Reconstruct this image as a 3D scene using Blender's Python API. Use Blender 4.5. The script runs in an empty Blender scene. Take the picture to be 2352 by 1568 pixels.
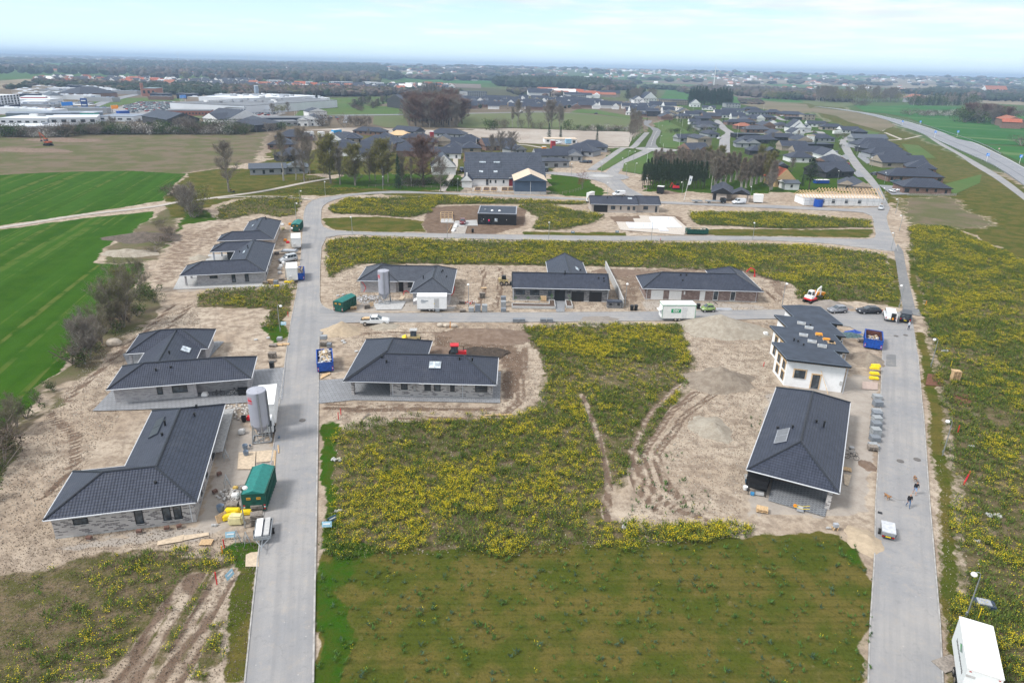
import bpy,bmesh,math,random
import numpy as np
from mathutils import Vector,Matrix,noise as mnoise
from math import sin,cos,pi
U=random.uniform
NO=bpy.data.objects.new
NM=bpy.data.meshes.new
VV=Vector
MR=Matrix.Rotation
def SI(n,k,v):n.inputs[k].default_value=v
def LK(t,a,b):t.links.new(a,b)
def TM(t,a,b):return tmath(t,'MULTIPLY',a,b)
def WN(k):return world.node_tree.nodes.new(k)
def WL(a,b):world.node_tree.links.new(a,b)
R=math.radians
random.seed(7)
nrg=np.random.default_rng(11)
NU=nrg.uniform
scn=bpy.context.scene
COL=scn.collection
# ------------------------------------------------------------------ camera
CAM_H,PITCH,ROLL,FPX=45.0,R(21.9),R(1.34),1568.0
_cp,_sp=cos(PITCH),sin(PITCH)
_r0,_u0=VV((1,0,0)),VV((0,_sp,_cp))
CAM_F=VV((0,_cp,-_sp))
CAM_R=_r0*cos(ROLL)+_u0*sin(ROLL)
CAM_U=_u0*cos(ROLL)-_r0*sin(ROLL)
cam_data=bpy.data.cameras.new('camera')
cam=NO('camera',cam_data)
COL.objects.link(cam)
cam_data.sensor_width=36
cam_data.lens=36*FPX/2352
cam_data.clip_start=0.5
cam_data.clip_end=60000
m=Matrix((CAM_R,CAM_U,-CAM_F)).transposed().to_4x4()
m.translation=VV((0,0,CAM_H))
cam.matrix_world=m
scn.camera=cam
# ------------------------------------------------------------------ light
SUN_EL,SUN_AZ=R(48),R(-112)
world=bpy.data.worlds.new('World')
scn.world=world
world.use_nodes=True
nt=world.node_tree
for n in list(nt.nodes):nt.nodes.remove(n)
wo=WN('ShaderNodeOutputWorld')
bg=WN('ShaderNodeBackground')
SI(bg,'Strength',0.12)
sky=WN('ShaderNodeTexSky')
sky.sky_type='NISHITA'
sky.sun_disc=False
sky.sun_elevation=SUN_EL
sky.sun_rotation=SUN_AZ
sky.air_density=1.0;sky.dust_density=1.5;sky.ozone_density=1.5
tc=WN('ShaderNodeTexCoord')
sep=WN('ShaderNodeSeparateXYZ')
WL(tc.outputs['Generated'],sep.inputs[0])
def wmath(op,a,b=None,c=None):
 n=WN('ShaderNodeMath');n.operation=op
 for i,v in enumerate((a,b,c)):
  if v is None:continue
  if isinstance(v,(int,float)):SI(n,i,v)
  else:WL(v,n.inputs[i])
 return n.outputs[0]
zz=wmath('MAXIMUM',wmath('ADD',sep.outputs['Z'],0.05),0.02)
px=wmath('DIVIDE',sep.outputs['X'],zz);py=wmath('DIVIDE',sep.outputs['Y'],zz)
cmb=WN('ShaderNodeCombineXYZ')
WL(px,cmb.inputs[0]);WL(py,cmb.inputs[1])
cn=WN('ShaderNodeTexNoise');SI(cn,'Scale',0.62);SI(cn,'Detail',8)
SI(cn,'Roughness',0.62)
WL(cmb.outputs[0],cn.inputs['Vector'])
cover=wmath('ADD',wmath('MULTIPLY',sep.outputs['X'],0.16),wmath('MULTIPLY',sep.outputs['Z'],0.55))
cov=wmath('ADD',cn.outputs['Fac'],cover)
cr=WN('ShaderNodeMapRange');SI(cr,1,0.45);SI(cr,2,0.72)
cr.interpolation_type='SMOOTHSTEP'
WL(cov,cr.inputs[0])
cn2=WN('ShaderNodeTexNoise');SI(cn2,'Scale',1.1);SI(cn2,'Detail',6)
WL(cmb.outputs[0],cn2.inputs['Vector'])
crm=WN('ShaderNodeValToRGB')
crm.color_ramp.elements[0].position=0.36;crm.color_ramp.elements[0].color=(0.80,0.86,0.93,1)
crm.color_ramp.elements[1].position=0.60;crm.color_ramp.elements[1].color=(1.0,1.0,1.02,1)
WL(cn2.outputs['Fac'],crm.inputs[0])
cs=WN('ShaderNodeVectorMath');cs.operation='SCALE';SI(cs,'Scale',5.2)
WL(crm.outputs[0],cs.inputs[0])
veil=WN('ShaderNodeMix');veil.data_type='RGBA';SI(veil,0,0.8)
WL(sky.outputs[0],veil.inputs[6]);SI(veil,7,(3.4,4.9,5.5,1))
mx=WN('ShaderNodeMix');mx.data_type='RGBA'
WL(cr.outputs[0],mx.inputs[0]);WL(veil.outputs[2],mx.inputs[6]);WL(cs.outputs[0],mx.inputs[7])
hz0=WN('ShaderNodeMapRange');SI(hz0,1,0.075);SI(hz0,2,0.0);WL(sep.outputs['Z'],hz0.inputs[0])
mx2=WN('ShaderNodeMix');mx2.data_type='RGBA';SI(mx2,7,(5.2,6.3,6.8,1))
WL(hz0.outputs[0],mx2.inputs[0]);WL(mx.outputs[2],mx2.inputs[6]);WL(mx2.outputs[2],bg.inputs['Color'])
WL(bg.outputs[0],wo.inputs['Surface'])
sd=bpy.data.lights.new('sun','SUN');sd.energy=2.0;sd.angle=R(14);sd.color=(1.0,0.96,0.9)
sun=NO('sun',sd);COL.objects.link(sun)
sdir=VV((sin(SUN_AZ)*cos(SUN_EL),cos(SUN_AZ)*cos(SUN_EL),sin(SUN_EL)))
sun.rotation_euler=sdir.to_track_quat('Z','Y').to_euler()
sun.location=(0,0,120)
scn.view_settings.view_transform='Standard'
scn.view_settings.look='None'
scn.view_settings.exposure=0.84
scn.view_settings.gamma=1
scn.render.engine='CYCLES'
scn.cycles.max_bounces=5
scn.cycles.transparent_max_bounces=6
scn.cycles.volume_bounces=0
# ------------------------------------------------------------------ picking points on the ground
def P(u,v,z=0.0):
 """ground point (height z) seen at pixel (u, v) of the 2352 px wide picture"""
 d=CAM_F+CAM_R*((u-1176)/FPX)-CAM_U*((v-784)/FPX)
 t=(z-CAM_H)/d.z
 return VV((d.x*t,d.y*t,z))
def crop(ox,oy,w,rw=2352.0):
 s=w/rw*2352/4096;a,b=ox*2352/4096,oy*2352/4096
 return lambda x,y,z=0.0:P(a+x*s,b+y*s,z)
C0=P
CA=crop(0,150,1024);CB=crop(900,150,1024);CC=crop(1800,250,1024);CD=crop(2500,250,900)
CE=crop(3200,250,896,2342)
CF=crop(600,700,800,2349);CG=crop(1200,700,900);CH=crop(1900,700,900);CI=crop(2500,900,1200)
CJ=crop(0,900,900);CK=crop(300,1250,900);CL=crop(100,1550,1200);CM=crop(1200,1200,1000,2351)
CN=crop(0,1900,1200,2264);CO=crop(800,1900,400,1792)
CQ=crop(1200,1600,1400);CR=crop(2800,1500,900);CS=crop(3400,1500,696,1819)
CT=crop(3200,2000,896,1922);CU=crop(3400,1100,696,2183)
# ------------------------------------------------------------------ materials
MATS={}
def _bsdf(name):
 mt=bpy.data.materials.new(name);mt.use_nodes=True
 return mt,mt.node_tree,mt.node_tree.nodes['Principled BSDF']
def N(t,kind,**kw):
 n=t.nodes.new('ShaderNode'+kind)
 for k,v in kw.items():
  if k in n.inputs:SI(n,k,v)
  else:setattr(n,k,v)
 return n
def mixc(t,fac,a,b,mode='MIX'):
 n=t.nodes.new('ShaderNodeMix');n.data_type='RGBA';n.blend_type=mode
 for i,v in((0,fac),(6,a),(7,b)):
  if isinstance(v,(int,float)):SI(n,i,v)
  elif isinstance(v,tuple):SI(n,i,(*v[:3],1))
  else:LK(t,v,n.inputs[i])
 return n.outputs[2]
def tmath(t,op,a,b=None,c=None,clamp=False):
 n=t.nodes.new('ShaderNodeMath');n.operation=op;n.use_clamp=clamp
 for i,v in enumerate((a,b,c)):
  if v is None:continue
  if isinstance(v,(int,float)):SI(n,i,v)
  else:LK(t,v,n.inputs[i])
 return n.outputs[0]
def ramp(t,fac,lo,hi):
 n=t.nodes.new('ShaderNodeMapRange');SI(n,1,lo);SI(n,2,hi)
 n.interpolation_type='SMOOTHSTEP';LK(t,fac,n.inputs[0]);return n.outputs[0]
def noise_out(t,vec,scale,detail=4,rough=0.6):
 n=N(t,'TexNoise');SI(n,'Scale',scale);SI(n,'Detail',detail)
 SI(n,'Roughness',rough)
 if vec is not None:LK(t,vec,n.inputs['Vector'])
 return n.outputs['Fac']
def aniso(t,vec,deg,sx,sy):
 """turn the ground plane by deg, then stretch it"""
 a=N(t,'Mapping');SI(a,'Rotation',(0,0,R(-deg)));LK(t,vec,a.inputs[0])
 b_=N(t,'Mapping');SI(b_,'Scale',(sx,sy,1));LK(t,a.outputs[0],b_.inputs[0]);return b_.outputs[0]
def mat(name,col,rough=0.6,metal=0.0,var=0.12,scale=3.0,spec=0.4,emit=None):
 """painted or plain surface with slight uneven tone"""
 if name in MATS:return MATS[name]
 mt,t,b=_bsdf(name)
 g=N(t,'NewGeometry')
 nz=noise_out(t,g.outputs['Position'],scale,5)
 lo=tuple(max(0,c*(1-var))for c in col);hi=tuple(min(1,c*(1+var))for c in col)
 LK(t,mixc(t,ramp(t,nz,0.3,0.7),lo,hi),b.inputs['Base Color'])
 SI(b,'Roughness',rough);SI(b,'Metallic',metal)
 SI(b,'Specular IOR Level',spec)
 if emit:SI(b,'Emission Color',(*emit,1));SI(b,'Emission Strength',1)
 MATS[name]=mt
 return mt
def mat_roof(name,a,bcol,colw=0.30,roww=0.36,rough=0.5):
 mt,t,b=_bsdf(name)
 uv=N(t,'UVMap');s=N(t,'SeparateXYZ');LK(t,uv.outputs[0],s.inputs[0])
 fu=tmath(t,'FRACT',tmath(t,'DIVIDE',s.outputs[0],colw));fv=tmath(t,'FRACT',tmath(t,'DIVIDE',s.outputs[1],roww))
 rib=tmath(t,'SINE',TM(t,fu,6.2832))
 h=tmath(t,'ADD',TM(t,rib,0.022),TM(t,fv,-0.034))
 bp=N(t,'Bump');SI(bp,'Strength',1.0);SI(bp,'Distance',1.0)
 LK(t,h,bp.inputs['Height']);LK(t,bp.outputs[0],b.inputs['Normal'])
 g=N(t,'NewGeometry');nz=noise_out(t,g.outputs['Position'],0.8,6);nf=noise_out(t,g.outputs['Position'],9,2)
 c=mixc(t,ramp(t,nz,0.3,0.7),a,bcol)
 c=mixc(t,TM(t,nf,0.35),c,tuple(x*1.5 for x in bcol))
 vt=N(t,'TexWhiteNoise');cb2=N(t,'CombineXYZ');LK(t,tmath(t,'FLOOR',tmath(t,'DIVIDE',s.outputs[0],colw)),cb2.inputs[0]);LK(t,tmath(t,'FLOOR',tmath(t,'DIVIDE',s.outputs[1],roww)),cb2.inputs[1]);LK(t,cb2.outputs[0],vt.inputs['Vector'])
 c=mixc(t,TM(t,vt.outputs['Value'],0.35),c,tuple(x*1.7 for x in bcol))
 c=mixc(t,TM(t,ramp(t,noise_out(t,g.outputs['Position'],0.35,7,.7),.52,.72),0.3),c,(0.10,0.105,0.12))
 joint=tmath(t,'GREATER_THAN',fv,0.84)
 c=mixc(t,TM(t,joint,0.75),c,(0.006,0.007,0.01))
 LK(t,c,b.inputs['Base Color']);SI(b,'Roughness',rough);SI(b,'Specular IOR Level',0.35)
 MATS[name]=mt;return mt
def mat_brick(name,c1,c2,mortar,dark=None,darkamt=0.62,bw=0.24,bh=0.075):
 mt,t,b=_bsdf(name)
 uv=N(t,'UVMap')
 br=N(t,'TexBrick');SI(br,'Scale',1);SI(br,'Brick Width',bw)
 SI(br,'Row Height',bh);SI(br,'Mortar Size',0.012)
 SI(br,'Color1',(*c1,1));SI(br,'Color2',(*c2,1));SI(br,'Mortar',(*mortar,1))
 LK(t,uv.outputs[0],br.inputs['Vector'])
 c=br.outputs['Color']
 if dark:
  br2=N(t,'TexBrick');SI(br2,'Scale',1);SI(br2,'Brick Width',0.48)
  SI(br2,'Row Height',0.15);SI(br2,'Mortar Size',0.02)
  SI(br2,'Color1',(0,0,0,1));SI(br2,'Color2',(1,1,1,1));SI(br2,'Mortar',(0,0,0,1))
  LK(t,uv.outputs[0],br2.inputs['Vector'])
  c=mixc(t,ramp(t,br2.outputs['Color'],darkamt,darkamt+0.06),c,dark)
 g=N(t,'NewGeometry');nz=noise_out(t,g.outputs['Position'],0.7,5)
 c=mixc(t,TM(t,ramp(t,nz,0.35,0.75),0.25),c,tuple(x*0.72 for x in c1))
 LK(t,c,b.inputs['Base Color']);SI(b,'Roughness',0.85);SI(b,'Specular IOR Level',0.2)
 bp=N(t,'Bump');SI(bp,'Strength',0.5);SI(bp,'Distance',0.01)
 LK(t,br.outputs['Fac'],bp.inputs['Height']);bp.invert=True;LK(t,bp.outputs[0],b.inputs['Normal'])
 MATS[name]=mt;return mt
def mat_pave(name,c1,c2,joint,size=0.6):
 mt,t,b=_bsdf(name)
 g=N(t,'NewGeometry')
 br=N(t,'TexBrick');SI(br,'Scale',1);SI(br,'Brick Width',size)
 SI(br,'Row Height',size);SI(br,'Mortar Size',0.035)
 SI(br,'Color1',(*c1,1));SI(br,'Color2',(*c2,1));SI(br,'Mortar',(*joint,1))
 LK(t,g.outputs['Position'],br.inputs['Vector'])
 nz=noise_out(t,g.outputs['Position'],0.5,6)
 c=mixc(t,TM(t,ramp(t,nz,0.4,0.7),0.3),br.outputs['Color'],joint)
 LK(t,c,b.inputs['Base Color']);SI(b,'Roughness',0.8)
 MATS[name]=mt;return mt
def mat_asphalt(name,base,dusty,streak=True,scale=1.0):
 mt,t,b=_bsdf(name)
 g=N(t,'NewGeometry');uv=N(t,'UVMap')
 fine=noise_out(t,g.outputs['Position'],6*scale,8,0.8);big=noise_out(t,g.outputs['Position'],0.12*scale,6,0.65)
 mp=N(t,'Mapping');SI(mp,'Scale',(1.1,0.035,1));LK(t,uv.outputs[0],mp.inputs[0])
 st=noise_out(t,mp.outputs[0],1.0,5,0.6)
 c=mixc(t,ramp(t,big,0.35,0.68),base,dusty)
 mid_=noise_out(t,g.outputs['Position'],0.9*scale,7,0.75);c=mixc(t,TM(t,ramp(t,mid_,0.50,0.68),0.55),c,(0.40,0.355,0.31))
 c=mixc(t,TM(t,ramp(t,mid_,0.46,0.32),0.4),c,tuple(x*.62 for x in base))
 if streak:c=mixc(t,TM(t,ramp(t,st,0.42,0.66),0.38),c,tuple(x*0.74 for x in base))
 c=mixc(t,TM(t,ramp(t,fine,0.2,0.8),0.3),c,tuple(x*0.7 for x in base))
 vo=N(t,'TexVoronoi',feature='DISTANCE_TO_EDGE');SI(vo,'Scale',0.11)
 wn=N(t,'TexNoise');SI(wn,'Scale',0.5);SI(wn,'Detail',5)
 add=N(t,'VectorMath',operation='ADD');sc=N(t,'VectorMath',operation='SCALE');SI(sc,'Scale',5.0)
 LK(t,g.outputs['Position'],wn.inputs['Vector']);LK(t,wn.outputs['Color'],sc.inputs[0])
 LK(t,g.outputs['Position'],add.inputs[0]);LK(t,sc.outputs[0],add.inputs[1]);LK(t,add.outputs[0],vo.inputs['Vector'])
 crack=tmath(t,'LESS_THAN',vo.outputs['Distance'],0.004)
 c=mixc(t,TM(t,crack,0.2),c,tuple(x*0.5 for x in base))
 sp=N(t,'TexVoronoi');SI(sp,'Scale',0.9);LK(t,g.outputs['Position'],sp.inputs['Vector'])
 c=mixc(t,TM(t,tmath(t,'LESS_THAN',sp.outputs['Distance'],0.06),0.4),c,tuple(min(1,x*1.5)for x in dusty))
 LK(t,c,b.inputs['Base Color']);SI(b,'Roughness',0.85);SI(b,'Specular IOR Level',0.25)
 MATS[name]=mt;return mt
def mat_glass(name,col=(0.03,0.04,0.05)):
 if name in MATS:return MATS[name]
 mt,t,b=_bsdf(name)
 g=N(t,'NewGeometry');nz=noise_out(t,g.outputs['Position'],1.3,3)
 LK(t,mixc(t,ramp(t,nz,0.4,0.65),col,tuple(min(1,x*2.2+0.01)for x in col)),b.inputs['Base Color'])
 SI(b,'Roughness',0.08);SI(b,'Specular IOR Level',0.7)
 MATS[name]=mt;return mt
def mat_attr(name,rough=0.9,spec=0.15,attr='Col',transl=0.0):
 """vertex attribute 'Col' holds the plain base colour of each leaf, flower or pebble"""
 if name in MATS:return MATS[name]
 mt,t,b=_bsdf(name)
 a=N(t,'VertexColor');a.layer_name=attr
 LK(t,a.outputs[0],b.inputs['Base Color']);SI(b,'Roughness',rough);SI(b,'Specular IOR Level',spec)
 MATS[name]=mt;return mt
def mat_field(name,c1,c2,c3=None,scale=0.02,fine=0.6,stripe=None,streakc=None):
 """grassland or crop seen from far: two patchy tones, drill rows or tracks"""
 mt,t,b=_bsdf(name)
 g=N(t,'NewGeometry');big=noise_out(t,g.outputs['Position'],scale,8,0.62);f=noise_out(t,g.outputs['Position'],fine,4,0.7)
 c=mixc(t,ramp(t,big,0.35,0.65),c1,c2)
 c=mixc(t,TM(t,ramp(t,f,0.35,0.75),0.5),c,c3 or tuple(x*0.7 for x in c1))
 if stripe:
  rot,period,amt=stripe;ns=noise_out(t,aniso(t,g.outputs['Position'],rot,1/period,.004),1.0,4,0.55)
  c=mixc(t,TM(t,ramp(t,ns,0.52,0.68),amt),c,streakc or c2)
 LK(t,c,b.inputs['Base Color']);SI(b,'Roughness',0.95);SI(b,'Specular IOR Level',0.1)
 MATS[name]=mt;return mt
ROOF=mat_roof('dark_roof_tile',(0.021,0.027,0.045),(0.036,0.043,0.066),rough=0.48)
ROOF2=mat_roof('slate_blue_roof_tile',(0.038,0.045,0.062),(0.060,0.068,0.088),rough=0.5)
ROOFF=mat_roof('distant_dark_roof_tile',(0.014,0.019,0.034),(0.027,0.035,0.058),0.6,0.9)
ROOFR=mat_roof('red_roof_tile',(0.28,0.07,0.035),(0.38,0.11,0.06),0.4,0.5,0.8)
ROOFO=mat_roof('orange_roof_tile',(0.27,0.095,0.055),(0.34,0.13,0.08),0.6,0.9,0.8)
BITU=mat('roofing_felt',(0.042,0.054,0.078),0.75,var=0.2,scale=0.6)
RIDGE=mat('ridge_tile_glaze',(0.020,0.024,0.034),0.4)
BR_LIGHT=mat_brick('pale_speckled_brick',(0.50,0.47,0.46),(0.42,0.40,0.40),(0.46,0.44,0.43),(0.13,0.12,0.13))
BR_PLAIN=mat_brick('pale_grey_brick',(0.46,0.45,0.46),(0.38,0.37,0.39),(0.42,0.41,0.42),(0.30,0.29,0.31))
BR_BEIGE=mat_brick('pale_beige_brick',(0.50,0.43,0.38),(0.44,0.38,0.34),(0.46,0.41,0.37))
BR_GREY=mat_brick('mid_grey_brick',(0.20,0.20,0.21),(0.13,0.13,0.145),(0.22,0.22,0.22),(0.07,0.07,0.08))
BR_BROWN=mat_brick('brown_brick',(0.25,0.16,0.14),(0.16,0.10,0.09),(0.30,0.26,0.24),(0.38,0.30,0.27),0.7)
BR_RED=mat_brick('red_brick',(0.28,0.12,0.09),(0.20,0.09,0.07),(0.3,0.24,0.22))
WHITE=mat('white_paint',(0.80,0.80,0.80),0.5,var=0.05)
RENDER=mat('white_render_wall',(0.72,0.72,0.73),0.85,var=0.07,scale=0.8)
PRIMER=mat('white_insulation_render',(0.80,0.81,0.83),0.9,var=0.06,scale=1.2)
BLACKW=mat('black_cladding',(0.014,0.014,0.016),0.6)
DARKF=mat('anthracite_frame',(0.012,0.014,0.017),0.45)
GLASS=mat_glass('window_glass');GLASSL=mat_glass('skylight_glass',(0.30,0.34,0.38))
ZINC=mat('galvanised_steel',(0.42,0.45,0.48),0.42,0.75,scale=8)
STEEL=mat('grey_painted_steel',(0.36,0.38,0.42),0.45,var=0.06)
RUBBER=mat('black_rubber',(0.012,0.012,0.012),0.8)
PLASTIC=mat('black_plastic',(0.015,0.016,0.018),0.45)
WOOD=mat('fresh_timber',(0.60,0.42,0.24),0.8,var=0.2,scale=6)
WOODG=mat('weathered_timber',(0.27,0.235,0.205),0.85,var=0.3,scale=5)
PLY=mat('plywood_sheet',(0.52,0.42,0.31),0.8,var=0.15)
YELLOW=mat('yellow_plastic_wrap',(0.80,0.60,0.02),0.5,var=0.15)
GREENC=mat('dark_green_container_paint',(0.008,0.075,0.055),0.5,var=0.3)
GREENT=mat('green_tarpaulin',(0.012,0.17,0.15),0.55,var=0.15)
BLUEC=mat('blue_container_paint',(0.008,0.07,0.36),0.45,var=0.25)
RED=mat('red_paint',(0.60,0.02,0.03),0.5);ORANGE=mat('orange_paint',(0.75,0.28,0.02),0.5)
CONC=mat('concrete',(0.42,0.42,0.42),0.85,var=0.15);CONCL=mat('pale_concrete',(0.46,0.46,0.46),0.85,var=0.1)
CHROME=mat('bright_metal',(0.6,0.6,0.62),0.25,0.9)
LAMPW=mat('opal_lamp_glass',(0.85,0.85,0.85),0.25,var=0.02)
YPLATE=mat('yellow_number_plate',(0.75,0.55,0.02),0.5);TAIL=mat('red_lamp_lens',(0.40,0.01,0.01),0.25);HEADL=mat('clear_lamp_lens',(0.6,0.62,0.65),0.15)
PAVE=mat_pave('grey_paving_slab',(0.27,0.28,0.30),(0.23,0.24,0.26),(0.15,0.15,0.16))
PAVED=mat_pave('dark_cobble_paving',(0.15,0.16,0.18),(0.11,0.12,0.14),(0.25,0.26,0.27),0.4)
ASPH=mat_asphalt('worn_asphalt',(0.27,0.272,0.285),(0.355,0.34,0.33))
ASPHD=mat_asphalt('darker_asphalt',(0.17,0.175,0.185),(0.22,0.22,0.22),False)
ASPHM=mat_asphalt('motorway_asphalt',(0.24,0.25,0.28),(0.29,0.30,0.32),True,0.5)
GRAVEL=mat('compacted_gravel',(0.34,0.31,0.28),0.95,var=0.25,scale=1.5)
ATTR=mat_attr('foliage_colours');ATTRS=mat_attr('mixed_small_things',0.8,0.2)
# ------------------------------------------------------------------ mesh building
class MB:
 def __init__(s):s.v=[];s.f=[];s.m=[]
 def add(s,pts,faces,m=0):
  o=len(s.v);s.v+=[tuple(p)for p in pts]
  for f in faces:s.f.append(tuple(i+o for i in f));s.m.append(m)
 def quad(s,pts,m=0):s.add(pts,[tuple(range(len(pts)))],m)
 def box(s,c,d,rz=0.0,m=0,top=1.0,rx=0.0,ry=0.0):
  """box centred on c; top < 1 narrows its upper face"""
  hx,hy,hz=d[0]/2,d[1]/2,d[2]/2
  pts=[VV((x*hx*(top if z>0 else 1),y*hy*(top if z>0 else 1),z*hz))for z in(-1,1)for x,y in((-1,-1),(1,-1),(1,1),(-1,1))]
  if rz or rx or ry:
   M=MR(rz,3,'Z')@MR(ry,3,'Y')@MR(rx,3,'X');pts=[M@p for p in pts]
  c=Vector(c)
  s.add([p+c for p in pts],[(3,2,1,0),(4,5,6,7),(0,1,5,4),(1,2,6,5),(2,3,7,6),(3,0,4,7)],m);return s
 def prism(s,poly,z0,z1,m=0,mt=None,zs=None):
  n=len(poly);zt=zs or[z1]*n
  s.add([(p[0],p[1],z0)for p in poly]+[(p[0],p[1],z)for p,z in zip(poly,zt)],[tuple(range(n-1,-1,-1))]+[(i,(i+1)%n,n+(i+1)%n,n+i)for i in range(n)],m)
  s.add([(p[0],p[1],z)for p,z in zip(poly,zt)],[tuple(range(n))],m if mt is None else mt);return s
 def tube(s,a,b,r0,r1=None,n=8,m=0,caps=True):
  a,b=Vector(a),Vector(b);r1=r0 if r1 is None else r1
  d=(b-a)
  if d.length<1e-6:return s
  q=d.to_track_quat('Z','Y');pts=[]
  for c,r in((a,r0),(b,r1)):
   for i in range(n):
    an=2*pi*i/n;pts.append(c+q@VV((r*cos(an),r*sin(an),0)))
  fs=[(i,(i+1)%n,n+(i+1)%n,n+i)for i in range(n)]
  if caps:fs+=[tuple(range(n-1,-1,-1)),tuple(range(n,2*n))]
  s.add(pts,fs,m);return s
 def path(s,pts,r,n=6,m=0):
  for a,b in zip(pts,pts[1:]):s.tube(a,b,r,r,n,m)
  return s
 def lathe(s,c,prof,n=16,m=0):
  """prof: (radius, z) pairs from bottom to top"""
  o=[];
  for r,z in prof:
   for i in range(n):
    an=2*pi*i/n;o.append((c[0]+r*cos(an),c[1]+r*sin(an),c[2]+z))
  fs=[]
  for k in range(len(prof)-1):
   for i in range(n):fs.append((k*n+i,k*n+(i+1)%n,(k+1)*n+(i+1)%n,(k+1)*n+i))
  fs+=[tuple(range(n-1,-1,-1)),tuple(range((len(prof)-1)*n,len(prof)*n))]
  s.add(o,fs,m);return s
 def profile(s,prof,y0,y1,m=0,inset=0.0):
  """closed (x, z) outline extruded along y"""
  n=len(prof)
  s.add([(x,y0,z)for x,z in prof]+[(x,y1,z)for x,z in prof],[tuple(range(n)),tuple(range(2*n-1,n-1,-1))]+[(i,n+i,n+(i+1)%n,(i+1)%n)for i in range(n)],m)
def mesh_of(name,mb,mats,smooth=False):
 me=NM(name);me.from_pydata(mb.v,[],mb.f)
 for mt in(mats if isinstance(mats,(list,tuple))else[mats]):me.materials.append(mt)
 nf=len(me.polygons)
 if nf:
  me.polygons.foreach_set('material_index',mb.m)
  uvl=me.uv_layers.new(name='UVMap');nl=len(me.loops)
  nrm=np.zeros(nf*3);me.polygons.foreach_get('normal',nrm);nrm=nrm.reshape(-1,3)
  tot=np.zeros(nf,dtype=int);me.polygons.foreach_get('loop_total',tot)
  vi=np.zeros(nl,dtype=int);me.loops.foreach_get('vertex_index',vi)
  co=np.zeros(len(me.vertices)*3);me.vertices.foreach_get('co',co);co=co.reshape(-1,3)
  u=np.stack([-nrm[:,1],nrm[:,0],np.zeros(nf)],1);l=np.linalg.norm(u,axis=1);flat=l<0.02
  u[flat]=(1,0,0);l[flat]=1;u/=l[:,None];v=np.cross(nrm,u)
  fi=np.repeat(np.arange(nf),tot);pc=co[vi]
  uv=np.stack([(pc*u[fi]).sum(1),(pc*v[fi]).sum(1)],1)
  uvl.data.foreach_set('uv',uv.astype(np.float32).ravel())
  if smooth:me.polygons.foreach_set('use_smooth',[True]*nf)
 me.update()
 return me
def link(o,parent=None,loc=(0,0,0),rz=0.0):
 COL.objects.link(o);o.location=loc;o.rotation_euler=(0,0,rz)
 if parent is not None:o.parent=parent
 return o
def obj(name,mb,mats,parent=None,loc=(0,0,0),rz=0.0,smooth=False):
 return link(NO(name,mesh_of(name,mb,mats,smooth)),parent,loc,rz)
def tag(o,label,cat,group=None,kind=None):
 if label:o['label']=label
 if cat:o['category']=cat
 if group:o['group']=group
 if kind:o['kind']=kind
 return o
def thing(name,label,cat,loc=(0,0,0),rz=0.0,group=None):
 o=link(NO(name,None),None,loc,rz);o.empty_display_size=0.2
 return tag(o,label,cat,group)
def dup(root,loc,rz,label=None,scale=None,group=None):
 def cp(o,par):
  c=o.copy();COL.objects.link(c);c.parent=par
  for ch in list(o.children):cp(ch,c)
  return c
 r=cp(root,None);r.location=loc;r.rotation_euler=(0,0,rz)
 if scale:r.scale=scale if isinstance(scale,tuple)else(scale,)*3
 if label:r['label']=label
 if group:r['group']=group
 return r
def struct(name,mb,mats,**k):
 o=obj(name,mb,mats,**k);o['kind']='structure';return o
def text_mesh(body,size,m,parent,name='lettering',M=None,depth=0.012,bold=0.0,label=None):
 cu=bpy.data.curves.new('t','FONT');cu.body=body;cu.size=size;cu.extrude=depth;cu.offset=bold
 cu.align_x='CENTER';cu.align_y='CENTER'
 to=NO('t',cu);COL.objects.link(to)
 bpy.context.view_layer.update()
 me=bpy.data.meshes.new_from_object(to.evaluated_get(bpy.context.evaluated_depsgraph_get()))
 bpy.data.objects.remove(to)
 me.materials.clear();me.materials.append(m);me.name=name
 o=NO(name,me);COL.objects.link(o);o.parent=parent
 if M is not None:o.matrix_local=M
 return o
def ori(loc,face,tilt=0):
 """matrix that stands XY-plane art up at loc, facing the local heading 'face' (degrees, -90 = towards the camera side)"""
 return Matrix.Translation(loc)@MR(R(face+90),4,'Z')@MR(R(90-tilt),4,'X')
def pip(px,py,poly):
 """points in polygon, numpy"""
 ins=np.zeros(px.shape,bool);n=len(poly)
 for i in range(n):
  x0,y0=poly[i][0],poly[i][1];x1,y1=poly[(i+1)%n][0],poly[(i+1)%n][1]
  if y0==y1:continue
  c=((y0>py)!=(y1>py))&(px<(x1-x0)*(py-y0)/(y1-y0)+x0)
  ins^=c
 return ins
def vnoise(x,y,seed=0):
 xi=np.floor(x).astype(np.int64);yi=np.floor(y).astype(np.int64);fx=x-xi;fy=y-yi
 fx=fx*fx*(3-2*fx);fy=fy*fy*(3-2*fy)
 def h(a,b):
  n=(a*374761393+b*668265263+seed*1442695041)&0xffffffff
  n=((n^(n>>13))*1274126177)&0xffffffff
  return((n^(n>>16))&0xffff)/65535.0
 return(h(xi,yi)*(1-fx)+h(xi+1,yi)*fx)*(1-fy)+(h(xi,yi+1)*(1-fx)+h(xi+1,yi+1)*fx)*fy
def fbm(x,y,s,o=4,seed=0):
 a=0;amp=1;t=0
 for i in range(o):
  a=a+amp*vnoise(x/s+i*17.3,y/s-i*9.1,seed+i);t+=amp;amp*=0.5;s*=0.5
 return a/t
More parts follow.
